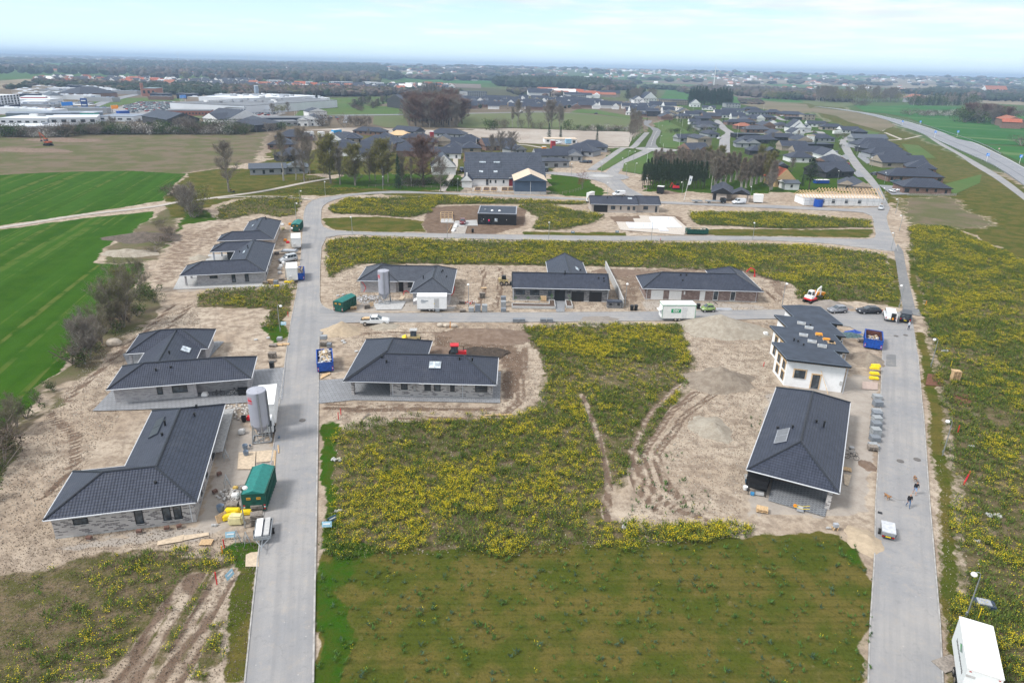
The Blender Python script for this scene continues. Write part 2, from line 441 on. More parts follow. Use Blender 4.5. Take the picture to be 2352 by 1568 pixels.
# ------------------------------------------------------------------ ground
def D(*pts):return[C0(u,v)for u,v in pts]
def K(c,*pts):return[c(u,v)for u,v in pts]
RAPE=[D((1190,748),(1400,744),(1560,746),(1575,790),(1590,850),(1575,900),(1520,980),(1470,1070),(1410,1130),(1405,1190),(1440,1205),(1600,1200),(1715,1205),(1715,1230),(1500,1256),(1200,1274),(900,1276),(762,1282),(755,1200),(765,1060),(775,985),(870,965),(960,957),(1180,952),(1235,925),(1262,860),(1235,800)),D((748,560),(770,548),(830,543),(1100,553),(1600,557),(1900,566),(2035,585),(2050,640),(2055,698),(1960,690),(1840,690),(1830,655),(1700,622),(1400,612),(1180,608),(830,605),(790,622),(755,640),(748,600)),D((750,478),(800,456),(1000,451),(1350,465),(1345,470),(1100,468),(1005,470),(985,490),(940,501),(850,493),(760,490)),D((1192,474),(1250,465),(1300,480),(1390,495),(1370,510),(1290,528),(1225,528),(1238,500)),D((1580,487),(1800,488),(2000,508),(2003,522),(1800,525),(1600,516)),D((2085,518),(2180,520),(2352,600),(2700,740),(3000,1568),(2215,1568),(2200,1300),(2190,1180),(2165,950),(2145,800),(2120,700),(2100,620)),D((0,1300),(180,1270),(420,1262),(540,1270),(520,1400),(500,1568),(-200,1568),(-500,1330)),D((500,478),(560,455),(690,450),(684,495),(640,498),(600,490),(500,508)),D((460,672),(560,664),(680,655),(665,690),(640,760),(605,752),(610,705),(450,705)),D((620,442),(700,432),(840,434),(745,446),(690,447)),D((1430,1205),(1560,1195),(1700,1208),(1705,1222),(1560,1235),(1440,1228)),]
ZONES=[(6,1,2,D((-500,300),(0,305),(300,303),(620,300),(600,330),(590,370),(480,390),(428,399),(300,392),(0,402),(-500,420))),(3,1,.6,D((-500,600),(0,527),(200,500),(350,484),(348,505),(300,540),(262,552),(225,590),(215,602),(260,606),(330,604),(322,640),(262,690),(215,760),(150,830),(110,890),(70,930),(-300,1250),(-900,1300))),(3,1,.6,D((-500,420),(0,402),(150,394),(300,392),(428,399),(400,425),(380,460),(200,488),(0,518),(-500,580))),(6,.9,2,D((215,760),(262,690),(322,640),(380,668),(390,692),(330,740),(270,790),(190,870),(110,920),(70,1000),(0,1080),(-300,1400),(-900,1400),(-300,1250),(70,930),(150,830))),(6,.8,2,D((348,484),(420,470),(420,520),(400,570),(345,606),(330,604),(262,606),(220,598),(262,552),(300,540),(348,505))),(1,1,2,D((430,400),(520,385),(700,400),(900,430),(1060,445),(1060,452),(800,445),(740,450),(690,447),(560,452),(480,470),(430,500),(390,500),(380,462))),(0,.8,2,D((760,428),(790,395),(1060,400),(1060,440),(900,436))),(0,.7,1,D((345,606),(400,570),(430,515),(500,505),(470,480),(430,480),(400,540))),(0,.8,2,D((1256,446),(1256,400),(1340,403),(1400,446),(1380,452))),(0,.85,3,D((1390,345),(1480,300),(1530,270),(1480,235),(1800,240),(1960,300),(2160,430),(2030,450),(1990,420),(1960,440),(1700,445),(1480,440),(1500,400),(1420,385))),(1,.8,3,D((610,360),(640,330),(700,350),(840,300),(1180,300),(1430,320),(1330,350),(1250,400),(1060,400),(600,400))),(1,.9,3,D((2020,445),(2170,430),(1975,320),(1880,262),(1760,235),(1900,238),(2010,268),(2352,430),(2700,560),(3200,900),(2700,740),(2352,600),(2180,520),(2085,518),(2060,480))),(6,.8,2,D((2062,452),(2180,450),(2290,520),(2180,522),(2080,516))),(1,1,.8,D((735,1262),(1200,1252),(1500,1240),(1700,1228),(1900,1218),(1960,1250),(2003,1320),(1998,1600),(720,1600))),(0,.75,1.5,D((738,1180),(770,1230),(900,1275),(870,1300),(790,1310),(830,1568),(725,1600),(732,1300))),(0,.3,2.5,D((1000,1300),(1500,1290),(1700,1400),(1300,1568),(1000,1500))),(0,.8,.5,D((740,965),(785,962),(775,1100),(775,1250),(736,1240))),(1,1,.3,D((2098,760),(2113,814),(2128,927),(2158,1169),(2168,1430),(2176,1600),(2245,1600),(2214,1430),(2189,1169),(2160,927),(2139,814),(2122,760))),(0,.7,.4,D((2160,1169),(2170,1430),(2180,1430),(2172,1169),(2140,927),(2132,927))),(1,.9,.5,D((555,1270),(598,1250),(575,1568),(515,1568),(530,1400))),(0,.7,.5,D((500,1240),(600,1240),(590,1290),(540,1330),(520,1290))),(1,1,.6,D((742,500),(860,497),(980,507),(1030,531),(850,532),(760,526),(744,515))),(1,.9,.6,D((1200,532),(1440,533),(1440,546),(1200,541))),(1,.9,.6,D((1590,526),(2006,526),(2000,546),(1640,540))),(1,.9,.5,D((2036,588),(2062,600),(2072,705),(2035,700),(2050,650))),(1,.9,.5,D((2078,540),(2100,600),(2140,760),(2108,708),(2088,640))),(0,.8,.5,D((600,750),(650,735),(668,770),(632,790))),(0,.6,.4,D((1960,1200),(1985,1210),(1960,1260),(1995,1300),(1950,1300),(1935,1250))),(2,.9,.8,D((1000,756),(1060,752),(1130,756),(1212,810),(1200,895),(1155,938),(735,945),(735,927),(1147,927),(1152,820),(1000,815))),(2,.5,1.5,D((420,530),(560,505),(480,560),(420,630),(380,668),(340,640),(370,590))),(2,.55,1.2,D((1400,620),(1460,614),(1740,612),(1830,660),(1810,700),(1750,640),(1480,630),(1470,700),(1425,690))),(2,.85,.4,D((985,474),(1100,470),(1212,478),(1205,520),(1100,546),(985,540),(968,520))),(2,.6,.8,D((1390,496),(1530,490),(1570,498),(1585,528),(1440,536),(1420,520))),(2,.35,2,D((150,940),(330,950),(290,1050),(130,1100),(40,1060))),(2,.8,1.2,D((1940,1060),(2005,1060),(1990,1130),(1955,1125))),(2,.7,.8,D((1975,900),(1995,905),(1985,1040),(1965,1040))),(5,.9,.6,D((460,1200),(520,930),(632,1010),(605,1160),(560,1205),(450,1240),(120,1262),(100,1240))),(5,.8,.6,D((820,690),(1050,676),(1060,700),(1050,714),(800,714))),(5,.7,.8,D((1470,685),(1760,700),(1770,712),(1475,712))),(5,.8,.8,D((1955,860),(2022,862),(2010,1180),(1930,1190),(1690,1180),(1700,1080),(1760,900))),(5,.7,.6,D((405,655),(460,650),(660,640),(680,655),(500,665),(400,668))),]
ZONES=[(4,.8 if i==6 else 1,.8,rp)for i,rp in enumerate(RAPE)]+ZONES
def smooth(pts,n=3):
 """Catmull-Rom through the points"""
 out=[]
 for i in range(len(pts)-1):
  p0=pts[max(0,i-1)];p1=pts[i];p2=pts[i+1];p3=pts[min(len(pts)-1,i+2)]
  for k in range(n):
   s=k/n
   out.append(tuple(0.5*((2*p1[j])+(-p0[j]+p2[j])*s+(2*p0[j]-5*p1[j]+4*p2[j]-p3[j])*s*s+(-p0[j]+3*p1[j]-3*p2[j]+p3[j])*s**3)for j in(0,1)))
 out.append(tuple(pts[-1][:2]));return out
def axis(lo,hi,base):
 a=list(base)
 st=a[1]-a[0];x=a[0];s=st
 while x>lo:s*=1.045;x-=s;a.insert(0,x)
 s=a[-1]-a[-2];x=a[-1]
 while x<hi:s*=1.045;x+=s;a.append(x)
 return np.array(a)
gx=axis(-13000,13000,np.concatenate([np.arange(-150,-75,1.0),np.arange(-75,80,0.5),np.arange(80,190,1.0)]))
gy=axis(20,16000,np.concatenate([np.arange(36,160,0.5),np.arange(160,340,1.0)]))
gy=np.concatenate([[-400,-100,0,20],gy[gy>30]])
GX,GY=np.meshgrid(gx,gy);px_,py_=GX.ravel(),GY.ravel()
wob=[fbm(px_,py_,5.0,4,3)-0.5,fbm(px_,py_,5.0,4,91)-0.5]
chan=np.zeros((8,px_.size));STACK=[5,2,4,6,1,0,3];JIT={5:2,2:2,4:2.2,6:4,1:.8,0:1.0,3:.8}
for ch,w,amp,poly in ZONES:
 qx=px_+wob[0]*amp*4;qy=py_+wob[1]*amp*4
 xs=[p[0]for p in poly];ys=[p[1]for p in poly]
 sel=(qx>min(xs))&(qx<max(xs))&(qy>min(ys))&(qy<max(ys));idx=np.nonzero(sel)[0]
 k_=np.zeros(idx.size)
 for jx,jy in((.5,.2),(-.5,.3),(.1,-.6),(-.2,.7)):k_+=pip(qx[idx]+jx*JIT[ch],qy[idx]+jy*JIT[ch],poly)*.25
 for c in STACK[STACK.index(ch)+1:]:chan[c,idx]*=(1-w*k_)
 chan[ch,idx]=np.maximum(chan[ch,idx]*(1-k_),w*k_)
RUTS=[D((1335,905),(1365,980),(1392,1060),(1398,1150),(1402,1195)),D((1560,885),(1500,940),(1462,1010),(1455,1075),(1470,1125),(1515,1175)),D((1600,900),(1545,945),(1500,1005),(1482,1060),(1492,1110),(1540,1160),(1620,1190)),D((1640,905),(1580,950),(1535,1005),(1512,1060),(1522,1105),(1570,1150)),D((270,1568),(330,1470),(380,1390),(430,1325)),D((310,1568),(368,1470),(415,1390),(462,1322)),D((365,1568),(425,1460),(478,1370),(505,1318)),D((405,1568),(462,1460),(510,1370),(530,1320)),D((1110,612),(1112,660),(1098,706)),D((1150,615),(1148,660),(1138,706)),D((120,950),(170,1000),(160,1080),(90,1140)),D((800,770),(900,762),(1040,768),(1120,790)),D((1210,800),(1200,870),(1160,950),(900,962)),D((400,700),(330,760),(250,830),(150,920)),D((440,700),(370,765),(300,830)),D((1600,640),(1720,650),(1790,690))]
def rut_dist(x,y):
 d=np.full(x.shape,1e9)
 for pl in RUTS:
  q=smooth([p[:2]for p in pl],3)
  for a,b_ in zip(q,q[1:]):
   dx,dy=b_[0]-a[0],b_[1]-a[1];t_=np.clip(((x-a[0])*dx+(y-a[1])*dy)/(dx*dx+dy*dy),0,1);d=np.minimum(d,np.hypot(x-a[0]-t_*dx,y-a[1]-t_*dy))
 return d
rd=np.full(px_.shape,1e9);nr_=np.nonzero((np.abs(px_)<90)&(py_<200)&(py_>30))[0];rd[nr_]=rut_dist(px_[nr_]+wob[0][nr_]*1.2,py_[nr_]+wob[1][nr_]*1.2)
w_r=np.clip(.95-rd,0,1)*.9
for c in(0,1,3,4,6):chan[c]*=1-w_r
chan[2]=np.maximum(chan[2],.7*np.exp(-((rd-.35)/.36)**2))
near=(np.abs(px_)<200)&(py_<345)&(py_>30)
gz=np.zeros_like(px_)
rough=(fbm(px_,py_,1.6,3,5)-0.5)*0.16+(fbm(px_,py_,14,2,8)-0.5)*0.10
rough-=.09*np.exp(-(rd/.4)**2)-.05*np.exp(-((rd-.75)/.3)**2)
gz[near]=(rough*(0.35+chan[4]*0.9+chan[2]*0.4-chan[5]*0.25-chan[3]*0.15))[near]-0.06
far=np.clip((py_-2600)/2500,0,1)**1.2
gz+=far*(fbm(px_,py_,3800,4,21)*55+4)+np.clip((py_-9000)/5000,0,1)*34
me=NM('ground')
nx,ny=len(gx),len(gy)
me.vertices.add(px_.size);me.vertices.foreach_set('co',np.stack([px_,py_,gz],1).astype(np.float32).ravel())
ii=(np.arange(ny-1)[:,None]*nx+np.arange(nx-1)[None,:]).ravel()
q=np.stack([ii,ii+1,ii+nx+1,ii+nx],1).astype(np.int32)
me.loops.add(q.size);me.loops.foreach_set('vertex_index',q.ravel())
me.polygons.add(len(q));me.polygons.foreach_set('loop_start',np.arange(0,q.size,4,dtype=np.int32));me.polygons.foreach_set('loop_total',np.full(len(q),4,dtype=np.int32))
for nm,cs_ in(('ZoneA',(0,1,2,3)),('ZoneB',(4,5,6,7))):
 at=me.color_attributes.new(nm,'FLOAT_COLOR','POINT')
 at.data.foreach_set('color',np.stack([chan[c]for c in cs_],1).astype(np.float32).ravel())
me.update();me.validate()
me.polygons.foreach_set('use_smooth',[True]*len(me.polygons))
mt,t,b=_bsdf('ground_surface')
g=N(t,'NewGeometry');pos=g.outputs['Position']
n_big=noise_out(t,pos,0.07,6,0.6);n_mid=noise_out(t,pos,0.6,7,0.68);n_fine=noise_out(t,pos,4.0,6,0.75);n_mid2=noise_out(t,pos,0.22,6,0.6)
n_trk=noise_out(t,aniso(t,pos,22,.9,.07),1.0,5,0.6)
base=mixc(t,ramp(t,n_big,0.34,0.66),(0.37,0.295,0.225),(0.485,0.41,0.33))
base=mixc(t,TM(t,ramp(t,n_mid,0.42,0.62),0.8),base,(0.225,0.175,0.135))
base=mixc(t,TM(t,ramp(t,n_mid2,0.52,0.68),0.5),base,(0.20,0.15,0.11))
base=mixc(t,TM(t,ramp(t,n_trk,0.52,0.66),0.35),base,(0.26,0.21,0.17))
base=mixc(t,TM(t,ramp(t,n_fine,0.50,0.70),0.5),base,(0.20,0.16,0.13))
base=mixc(t,TM(t,ramp(t,n_fine,0.46,0.30),0.3),base,(0.55,0.51,0.46))
za=N(t,'VertexColor');za.layer_name='ZoneA';zb=N(t,'VertexColor');zb.layer_name='ZoneB'
sa=N(t,'SeparateColor');LK(t,za.outputs[0],sa.inputs[0]);sb=N(t,'SeparateColor');LK(t,zb.outputs[0],sb.inputs[0])
ws=[sa.outputs[0],sa.outputs[1],sa.outputs[2],za.outputs['Alpha'],sb.outputs[0],sb.outputs[1],sb.outputs[2]]
def ragged(w,n,k=0.9):
 return ramp(t,tmath(t,'ADD',w,TM(t,tmath(t,'SUBTRACT',n,0.5),k)),0.38,0.62)
gr=mixc(t,ramp(t,n_mid,0.35,0.7),(0.40,0.36,0.32),(0.33,0.29,0.255))
gr=mixc(t,TM(t,ramp(t,n_fine,0.5,0.75),0.3),gr,(0.24,0.21,0.19))
c=mixc(t,ragged(ws[5],n_mid,0.5),base,gr)
ds=mixc(t,ramp(t,n_mid,0.35,0.65),(0.095,0.060,0.042),(0.19,0.135,0.10))
ds=mixc(t,TM(t,ramp(t,n_fine,0.5,0.7),0.5),ds,(0.09,0.065,0.05))
c=mixc(t,TM(t,ragged(ws[2],n_mid,0.6),0.9),c,ds)
rb=mixc(t,ramp(t,n_mid,0.38,0.62),(0.180,0.135,0.088),(0.088,0.088,0.030))
rb=mixc(t,TM(t,ramp(t,n_fine,0.45,0.62),0.7),rb,(0.060,0.062,0.022))
rb=mixc(t,TM(t,ramp(t,n_mid2,0.60,0.74),0.7),rb,(0.33,0.27,0.21))
c=mixc(t,ragged(ws[4],n_mid,0.5),c,rb)
pa=mixc(t,ramp(t,n_big,0.4,0.6),(0.155,0.125,0.085),(0.095,0.105,0.040))
pa=mixc(t,TM(t,ramp(t,n_fine,0.4,0.7),0.5),pa,(0.19,0.15,0.11))
c=mixc(t,ragged(ws[6],n_mid2),c,pa)
ol=mixc(t,ramp(t,n_mid2,0.40,0.60),(0.130,0.108,0.030),(0.070,0.086,0.014))
ol=mixc(t,TM(t,ramp(t,n_fine,0.45,0.70),0.6),ol,(0.034,0.042,0.008))
ol=mixc(t,TM(t,ramp(t,n_mid,0.60,0.76),0.5),ol,(0.25,0.20,0.135))
ol=mixc(t,TM(t,ramp(t,noise_out(t,aniso(t,pos,92,2.2,.03),1,3,.5),.45,.65),.3),ol,(.038,.05,.01))
c=mixc(t,ragged(ws[1],n_mid,0.8),c,ol)
lu=mixc(t,ramp(t,n_mid,0.35,0.65),(0.030,0.088,0.006),(0.055,0.080,0.010))
lu=mixc(t,TM(t,ramp(t,n_fine,0.45,0.75),0.6),lu,(0.028,0.060,0.010))
c=mixc(t,ragged(ws[0],n_mid2),c,lu)
rowd=CJ(1040,640)-CJ(0,1560);RA=90-math.degrees(math.atan2(rowd.y,rowd.x))
n_row=noise_out(t,aniso(t,pos,-RA,.55,.008),1.0,3,0.55);n_row2=noise_out(t,aniso(t,pos,-RA,.16,.006),1.0,4,0.6)
cp_=mixc(t,ramp(t,n_mid2,0.35,0.65),(0.027,0.080,0.005),(0.040,0.096,0.007))
cp_=mixc(t,TM(t,ramp(t,n_fine,0.4,0.7),0.5),cp_,(0.016,0.052,0.004))
cp_=mixc(t,TM(t,TM(t,ramp(t,n_row,0.54,0.62),ramp(t,n_mid2,0.34,0.56)),0.45),cp_,(0.16,0.16,0.05))
cp_=mixc(t,TM(t,ramp(t,n_row2,.4,.6),.5),cp_,(.045,.115,.012))
c=mixc(t,ragged(ws[3],n_fine,0.5),c,cp_)
vo=N(t,'TexVoronoi');SI(vo,'Scale',0.0028)
mpv=N(t,'Mapping');SI(mpv,'Scale',(0.8,0.5,1));SI(mpv,'Rotation',(0,0,0.6));LK(t,pos,mpv.inputs[0]);LK(t,mpv.outputs[0],vo.inputs['Vector'])
cr_=N(t,'ValToRGB');els=cr_.color_ramp.elements;cr_.color_ramp.interpolation='CONSTANT'
cols=[(0,(0.055,0.125,0.03)),(0.2,(0.17,0.135,0.10)),(0.34,(0.07,0.115,0.035)),(0.5,(0.085,0.085,0.05)),(0.64,(0.26,0.22,0.16)),(0.76,(0.05,0.14,0.035)),(0.9,(0.10,0.12,0.05))]
els[0].color=(*cols[0][1],1);els[1].position=cols[1][0];els[1].color=(*cols[1][1],1)
for p_,c_ in cols[2:]:e_=els.new(p_);e_.color=(*c_,1)
sv=N(t,'SeparateColor');LK(t,vo.outputs['Color'],sv.inputs[0]);LK(t,sv.outputs[0],cr_.inputs[0])
n_f=noise_out(t,pos,0.012,6,0.65)
ff=mixc(t,TM(t,ramp(t,n_f,0.4,0.65),0.45),cr_.outputs[0],(0.075,0.075,0.045))
sp_=N(t,'SeparateXYZ');LK(t,pos,sp_.inputs[0])
dist=N(t,'VectorMath',operation='LENGTH');LK(t,pos,dist.inputs[0])
fsw=ramp(t,dist.outputs['Value'],330,470)
anyz=tmath(t,'MAXIMUM',tmath(t,'MAXIMUM',ws[0],ws[1]),tmath(t,'MAXIMUM',ws[3],ws[6]))
fsw=TM(t,fsw,tmath(t,'SUBTRACT',1.0,anyz,clamp=True))
c=mixc(t,fsw,c,ff)
LK(t,c,b.inputs['Base Color']);SI(b,'Roughness',1.0);SI(b,'Specular IOR Level',0.03)
bp=N(t,'Bump');SI(bp,'Distance',0.16);SI(bp,'Strength',0.9)
hsum=tmath(t,'ADD',TM(t,n_fine,0.6),n_mid)
LK(t,hsum,bp.inputs['Height']);LK(t,bp.outputs[0],b.inputs['Normal'])
me.materials.append(mt)
go=NO('ground',me);COL.objects.link(go);go['kind']='structure'
# ------------------------------------------------------------------ roads, paths, paving
_zi=[0]
def sheet(name,pts,m,z=0.03,ang=0.0):
 _zi[0]+=1;z=z+0.004*(_zi[0]%12)
 ca,sa_=cos(-ang),sin(-ang);mb=MB()
 loc=[(p[0]*ca-p[1]*sa_,p[0]*sa_+p[1]*ca,0.0)for p in pts]
 a=sum(loc[i][0]*loc[(i+1)%len(loc)][1]-loc[(i+1)%len(loc)][0]*loc[i][1]for i in range(len(loc)))
 mb.quad(loc if a>0 else loc[::-1])
 return struct(name,mb,m,loc=(0,0,z),rz=ang)
def kerb(pts,w=0.12,h=0.10,m=None,name='kerb'):
 mb=MB();z0=-0.1
 for a,b_ in zip(pts,pts[1:]):
  a=VV((a[0],a[1],0));b_=VV((b_[0],b_[1],0));d=b_-a
  if d.length<.05:continue
  mb.box(((a.x+b_.x)/2,(a.y+b_.y)/2,(h+z0)/2),(d.length+0.02,w,h-z0),math.atan2(d.y,d.x))
 return struct(name,mb,m or mat('kerb_stone',(.35,.34,.33),.9,var=.25,scale=1.2))
AL=R(14.7)
Lw=D((562,1568),(597,1240),(620,1080),(632,1000),(655,830),(668,740),(680,680),(686,640),(693,570),(697,505),(700,482),(709,467),(733,456),(804,445.6),(898,438.6),(996,441.6),(1206,449),(1289,453),(1344,456))
Lw=[P(545,1760)]+Lw
Li=D((1344,459.8),(1206,454.4),(1062,447.2),(952,444),(865,445),(812,449.4),(766,460),(746,470),(738.5,480),(737.2,500),(738,513),(744,522),(766,529.4),(843,533.4),(975,536),(1206,540),(1435,542.6),(1640,541.9),(1850,546),(1960,549.4),(1992,549),(2009,546),(2012,536),(2007,516),(2003,497),(1985,489),(1952,486),(1765,478),(1532,468.5),(1344,459.8))
sheet('road',smooth(Lw,2)+smooth(D((1344,459.8),(1206,454.4),(1062,447.2),(952,444),(865,445),(812,449.4),(766,460),(746,470),(738.5,480),(737.2,500),(738,513),(744,522),(748,548),(738,568),(734.7,617),(733.6,680),(736.5,697),(736,745),(733,774),(731,900),(728,1100),(724,1300),(719,1568)),2)+[P(716,1760)],ASPH,ang=AL)
sheet('road',D((744,521.8),(766,529.4),(843,533.4),(975,536),(1206,540),(1435,542.6),(1640,541.9),(1850,546),(1933,548.2),(1992,549),(2009,546),(2012,536),(2007,516),(2003,497),(2035,497),(2039,517),(2062.5,577),(2047.9,576.9),(1962.9,566.6),(1904,559.3),(1757.8,551.4),(1607,552.5),(1310,553.2),(1205,551.4),(996,545.9),(820.8,538.7),(777,540.4),(744,546)),ASPH,ang=R(-89))
sheet('road',D((736,697),(751,708.5),(788,717.3),(909,719.5),(1206,718),(1473,716.2),(1787,711.6),(1952,714.9),(2066,716.7),(2095,723),(2097,741),(2108,814.7),(2030,802),(1995,775),(1952,750.6),(1781,732.2),(1596.7,735.1),(1435.5,737.1),(1178,739.8),(909,739.6),(782,741.5),(745,760),(733,774)),ASPH,ang=R(-89))
RL=[P(2024,795),P(2027.3,802),P(2025.4,842),P(2024.7,861.3),P(2022.5,927),P(2019,1015),P(2015.9,1081),P(2011.4,1148),P(2008.7,1277),P(1998,1443),P(1994,1568),P(1988,1760)]
RR=[P(2172,1760),P(2165.3,1568),P(2158.6,1429.5),P(2145.2,1269),P(2134.5,1148),P(2132.3,1114),P(2121.4,956),P(2117,918.7),P(2108,814.7),P(2097,741)]
dR=P(2134.5,1148)-P(2117,918.7);AR=math.atan2(dR.x,-dR.y)
sheet('road',RL+RR,ASPH,ang=AR)
sheet('footpath',D((2065.7,716.7),(2111.5,726),(2115,724),(2111,711),(2102,708.5),(2093,670),(2084,631.6),(2074.2,577),(2062,560),(2053.7,576.9),(2062,631.6),(2073.9,710.3)),ASPHD)
sheet('road',K(CE,(410,850),(470,960),(560,1100),(700,1240),(780,1330),(880,1510),(945,1530),(830,1290),(760,1200),(650,1080),(560,960),(500,850),(470,810),(430,800)),ASPH)
sheet('road',D((2030,475),(1952,480),(1765,471),(1532,463.2),(1344,456),(1344,459.8),(1532,468.5),(1765,478),(1952,486),(1985,489),(2003,497),(2036,498),(2044,479)),ASPH,ang=R(-88))
kerb(smooth(Lw[:15],2));kerb(smooth(D((733.6,680),(736.5,697),(751,708.5),(788,717.3),(909,719.5),(1206,718),(1473,716.2),(1787,711.6),(1952,714.9)),3))
kerb(D((748,548),(738,568),(734.7,617),(733.6,680)));kerb(D((733,774),(731,900),(728,1100),(724,1300),(719,1568)),0.16)
kerb(smooth(Li[:26],2));kerb(RL[1:]);kerb(RR[:-1])
kerb(D((2048,577),(1963,566.6),(1904,559.3),(1758,551.4),(1607,552.5),(1310,553.2),(996,546),(821,538.7),(777,540.4),(748,548)))
kerb(D((2062.5,577),(2039,517),(2036,498)))
kerb(D((909,739.6),(1178,739.8),(1435,737),(1597,735)))
TRK=mat('pale_gravel_track',(0.42,0.38,0.34),0.95,var=0.15)
def ribbon(name,pts,w,m,z=0.03):
 pts=smooth([tuple(p[:2])for p in pts],4);l=[];r=[]
 for i,p in enumerate(pts):
  a=pts[max(0,i-1)];b_=pts[min(len(pts)-1,i+1)];dx,dy=b_[0]-a[0],b_[1]-a[1];L_=math.hypot(dx,dy)or 1
  l.append((p[0]-dy/L_*w/2,p[1]+dx/L_*w/2));r.append((p[0]+dy/L_*w/2,p[1]-dx/L_*w/2))
 mb=MB();_zi[0]+=1;z+=0.004*(_zi[0]%12)
 for i in range(len(pts)-1):mb.quad([(*r[i],z),(*r[i+1],z),(*l[i+1],z),(*l[i],z)])
 return struct(name,mb,m)
ribbon('farm_track',D((-400,575),(0,523),(180,495),(345,476),(400,466),(480,456),(600,440),(700,420),(760,410)),2.6,TRK)
ribbon('footpath',D((500,456),(560,452),(640,452),(720,459)),1.6,TRK)
ribbon('farm_track',D((1015,440),(1046,380),(1040,330)),2.5,TRK)
def disc(c,r,n=28):return[(c[0]+r*cos(2*pi*i/n),c[1]+r*sin(2*pi*i/n))for i in range(n)]
rb1=CC(1388,1045);rb2=CC(1870,797)
sheet('roundabout',disc(rb1,12.5),ASPH);sheet('roundabout',disc(rb2,11),ASPH)
for c_,r_ in((rb1,5.6),(rb2,5.0)):
 mb=MB();mb.prism(disc(c_,r_),-0.05,0.16);struct('roundabout_island',mb,mat('pale_island_setts',(0.36,0.35,0.34),0.9))
 mb=MB();mb.prism(disc(c_,r_*.68),0.1,0.22);struct('roundabout_island',mb,CONC)
sheet('road',K(CC,(1230,1050),(1420,1110),(1560,1225),(1790,1228),(1640,1150),(1560,1075),(1480,1050)),ASPH)
sheet('road',K(CC,(1430,1010),(1480,960),(1600,890),(1720,830),(1790,800),(1880,800),(1820,835),(1700,890),(1640,920),(1565,990),(1540,1030)),ASPH)
sheet('road',K(CC,(1790,790),(1810,740),(1850,670),(1865,630),(1840,600),(1785,575),(1775,550),(1800,530),(1855,535),(1850,552),(1820,570),(1850,590),(1910,605),(1940,630),(1925,670),(1895,710),(1890,750),(1920,790)),ASPHD)
sheet('road',K(CC,(1855,535),(1600,512),(1400,490),(1100,462),(800,452),(140,466),(140,474),(800,460),(1100,470),(1400,500),(1600,520),(1780,532)),ASPHD)
sheet('road',K(CC,(1300,1000),(1250,1022),(900,1005),(840,1000),(840,1018),(900,1025),(1250,1062),(1320,1080)),ASPH)
sheet('road',K(CC,(1900,785),(2090,800),(2200,805),(2200,818),(2090,815),(1900,830)),ASPH)
ribbon('cycle_path',K(CC,(1300,990),(1350,950),(1470,870),(1590,790),(1680,780),(1740,720),(1810,645)),4.0,ASPH)
ribbon('cycle_path',K(CC,(1690,790),(1500,782),(1000,800),(700,760),(450,745)),3.0,TRK)
ribbon('cycle_path',K(CC,(0,610),(220,612),(420,625),(700,640),(1200,655),(1640,665)),3.5,TRK)
ribbon('road',K(CD,(1035,945),(1040,860),(1050,780),(1100,740),(1030,690),(980,630),(940,600)),7,ASPH)
ribbon('road',K(CD,(1050,745),(1400,745),(1800,740),(2000,720),(2060,745)),6,ASPH)
ribbon('road',K(CD,(1560,560),(1640,600),(1700,610)),6,ASPH)
ribbon('road',K(CE,(430,820),(500,800),(470,780)),5,ASPH)
for pts in(((820,1280),(1000,1290),(1150,1380),(960,1385)),((740,1155),(880,1165),(880,1185),(760,1180)),((620,940),(700,1000),(800,1040),(700,1060),(600,985)),((470,880),(500,830),(560,830),(600,900)),((540,1140),(620,1130),(680,1200),(600,1200)),((480,960),(420,980),(430,1010),(530,1020))):
 sheet('driveway',K(CE,*pts),PAVE,z=0.05)
mwl=K(CE,(150,462),(400,492),(600,522),(760,560),(900,600),(1060,660),(1250,735),(1430,810),(1620,895),(1800,975),(2000,1065),(2170,1170),(2342,1290));mwr=K(CE,(150,460),(400,482),(600,512),(780,540),(950,580),(1130,620),(1330,680),(1500,735),(1670,790),(1850,850),(2050,945),(2200,1020),(2342,1098))
mwl.append(mwl[-1]+(mwl[-1]-mwl[-2])*2);mwr.append(mwr[-1]+(mwr[-1]-mwr[-2])*2)
def ladder(name,A,B,m,z=0.06,f0=0.0,f1=1.0):
 mb=MB();A=smooth([p[:2]for p in A],3);B=smooth([p[:2]for p in B],3)
 for i in range(len(A)-1):
  q=[VV((*A[i],z)),VV((*A[i+1],z)),VV((*B[i+1],z)),VV((*B[i],z))]
  mb.quad([q[0].lerp(q[3],f1),q[1].lerp(q[2],f1),q[1].lerp(q[2],f0),q[0].lerp(q[3],f0)][::-1])
 return struct(name,mb,m)
ladder('motorway',mwl,mwr,ASPHM)
LINE=mat('road_marking_paint',(0.75,0.75,0.76),0.6,var=0.1)
ladder('road_marking',mwl,mwr,LINE,0.075,0.03,0.055);ladder('road_marking',mwl,mwr,LINE,0.075,0.955,0.975)
ladder('road_marking',mwl,mwr,mat('dark_rumble_strip',(0.11,0.11,0.12),0.8),0.075,0.40,0.43)
mb=MB();A=smooth([p[:2]for p in mwl],3);B=smooth([p[:2]for p in mwr],3)
for i in range(len(A)-1):
 a0,a1,b0,b1=VV((*A[i],0.08)),VV((*A[i+1],0.08)),VV((*B[i],0.08)),VV((*B[i+1],0.08))
 s0,s1=a0.lerp(b0,.7),a1.lerp(b1,.7);n_=max(1,int((s1-s0).length/15))
 w_=(b0-a0).normalized()*0.12
 for k in range(n_):
  p0=s0.lerp(s1,k/n_);p1=s0.lerp(s1,(k+.35)/n_);mb.quad([p0-w_,p1-w_,p1+w_,p0+w_][::-1])
struct('road_marking',mb,LINE)
